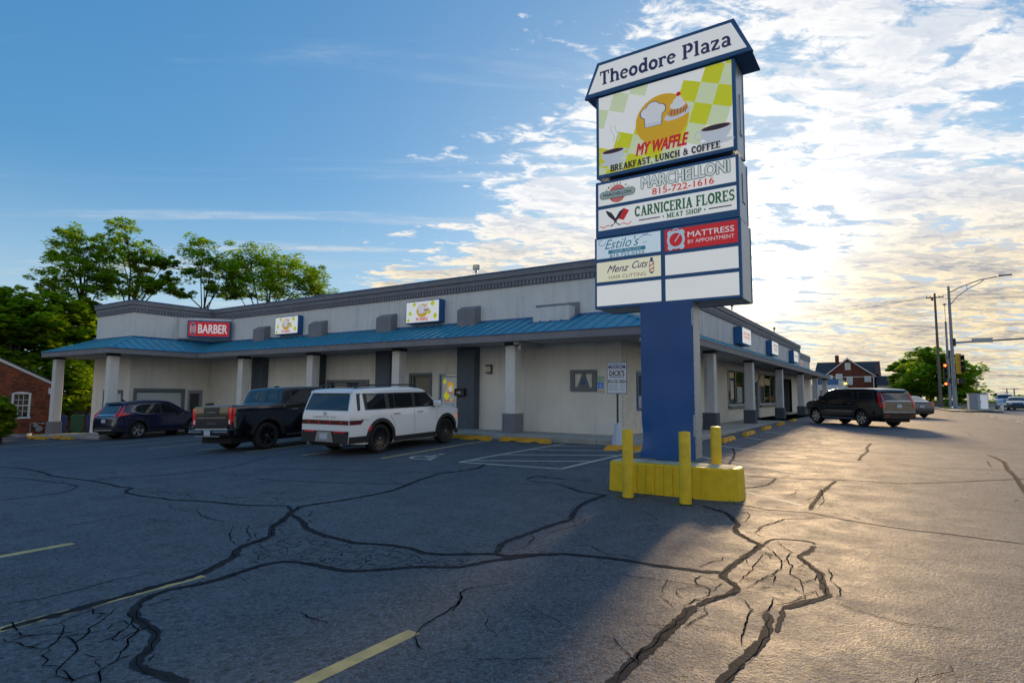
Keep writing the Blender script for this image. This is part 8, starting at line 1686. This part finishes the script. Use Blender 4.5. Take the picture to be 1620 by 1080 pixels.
s_ = signal('small signal head with a lit red lamp low on the slim grey pole', (4.12, 85.6, 2.75), 0, True, 1, False)
t = thing('control_box', 'small black box on the signal pole below the yellow-backed head', 'control box', (4.75, 76.5, 3.45)); mb = MB(); mb.bbox(-.05, .55, -.2, .2, -.28, .28, .03); mb.build('case', M['black'], t); mb = MB(); mb.box(-.35, -.05, -.03, .03, -.05, .05); mb.build('bracket', M['galv'], t)
t = thing('detector_pole', 'slim grey pole with a thin mast on top, next to the galvanised signal pole', 'pole', (4.45, 86, .5))
mb = MB(); mb.tube([(0, 0, 0), (0, 0, 10.2)], .16, 12, r2=.11); mb.build('pole', M['galv'], t, smooth=True, angle=R(50)); mb = MB(); mb.tube([(0, 0, 10.2), (0, 0, 12.2)], .035, 6); mb.lathe([(0, 12.15), (.2, 12.2), (.2, 12.3), (0, 12.38)], k=12); mb.build('mast', M['galv'], t)
mb = MB(); mb.box(-.2, .35, -.15, .15, 5.9, 6.0); mb.box(.1, .3, -.1, .1, 6.0, 6.8); mb.box(.0, .45, -.2, .1, 3.0, 3.5); mb.build('equipment', M['capdark'], t)
t = thing('control_cabinet', 'grey roadside control cabinet with two doors on a concrete pad', 'cabinet', (5.72, 70.6, gz(5.7, 70.6) + .1), R(8))
mb = MB(); mb.box(-1.0, 1.0, -.6, .6, -.12, .06); mb.build('pad', M['concrete'], t); mb = MB(); mb.bbox(-.72, .72, -.4, .4, .06, 1.5, .02); mb.box(-.76, .76, -.44, .44, 1.5, 1.56); mb.build('case', M['alu'], t)
mb = MB(); mb.box(-.68, -.1, -.42, -.402, .12, 1.45); mb.build('door', M['galv'], t); mb = MB(); mb.box(.12, .68, -.42, -.402, .12, 1.45); mb.build('door', M['ink_pale'], t); mb = MB(); mb.box(-.16, -.12, -.44, -.42, .7, .85); mb.box(.14, .18, -.44, -.42, .7, .85); mb.build('door_handle', M['capdark'], t)
t = thing('marker_post', 'short white plastic post between the cabinet and the cars on the road', 'post', (8.3, 78.5, .5)); mb = MB(); mb.lathe([(.14, 0), (.14, .75), (.1, .8), (0, .8)], k=14); mb.build('post', M['white'], t); mb = MB(); mb.lathe([(.143, .6), (.143, .68)], k=14); mb.build('band', M['galv'], t)
t = thing('yard_sign', 'yellow sign board with a red mark under the round tree', 'sign', (3.15, 107.5, 1.1)); mb = MB(); mb.box(-.55, .55, 0, .05, .1, .95); mb.build('board', mat('yard_yellow', (.80, .55, .03), .5), t); mb = MB(); mb.prism([(-.3, .3), (.3, .3), (0, .8)], -.012, -.004, 'y'); mb.build('red_print', M['ink_redo'], t); mb = MB(); mb.box(-.5, -.44, .01, .04, -.2, .1); mb.box(.44, .5, .01, .04, -.2, .1); mb.build('legs', M['galv'], t)
t = thing('blue_sign', 'small blue and white sign beside the foot of the wooden pole', 'sign', (4.15, 107.0, 1.0)); mb = MB(); mb.box(-.22, .22, 0, .04, .1, 1.0); mb.build('board', M['white'], t); mb = MB(); mb.box(-.14, .14, -.01, -.002, .3, .95); mb.build('blue_print', M['ink_blue'], t); mb = MB(); mb.box(-.03, .03, .01, .03, -.3, .1); mb.build('post', M['galv'], t)
for lab, x in (('far utility pole with crossarm above the dark saloon, left one', 24.6), ('far utility pole with crossarm above the dark saloon, right one', 26.2)):
    t = thing('utility_pole', lab, 'utility pole', (x, 220, .3)); mb = MB(); mb.tube([(0, 0, 0), (0, 0, 4.5)], .14, 7); mb.build('pole', M['wood_pole'], t); mb = MB(); mb.box(-1.1, 1.1, -.06, .06, 4.3, 4.42); mb.box(-.6, .6, -.06, .06, 3.3, 3.4); mb.build('crossarm', M['wood_pole'], t)
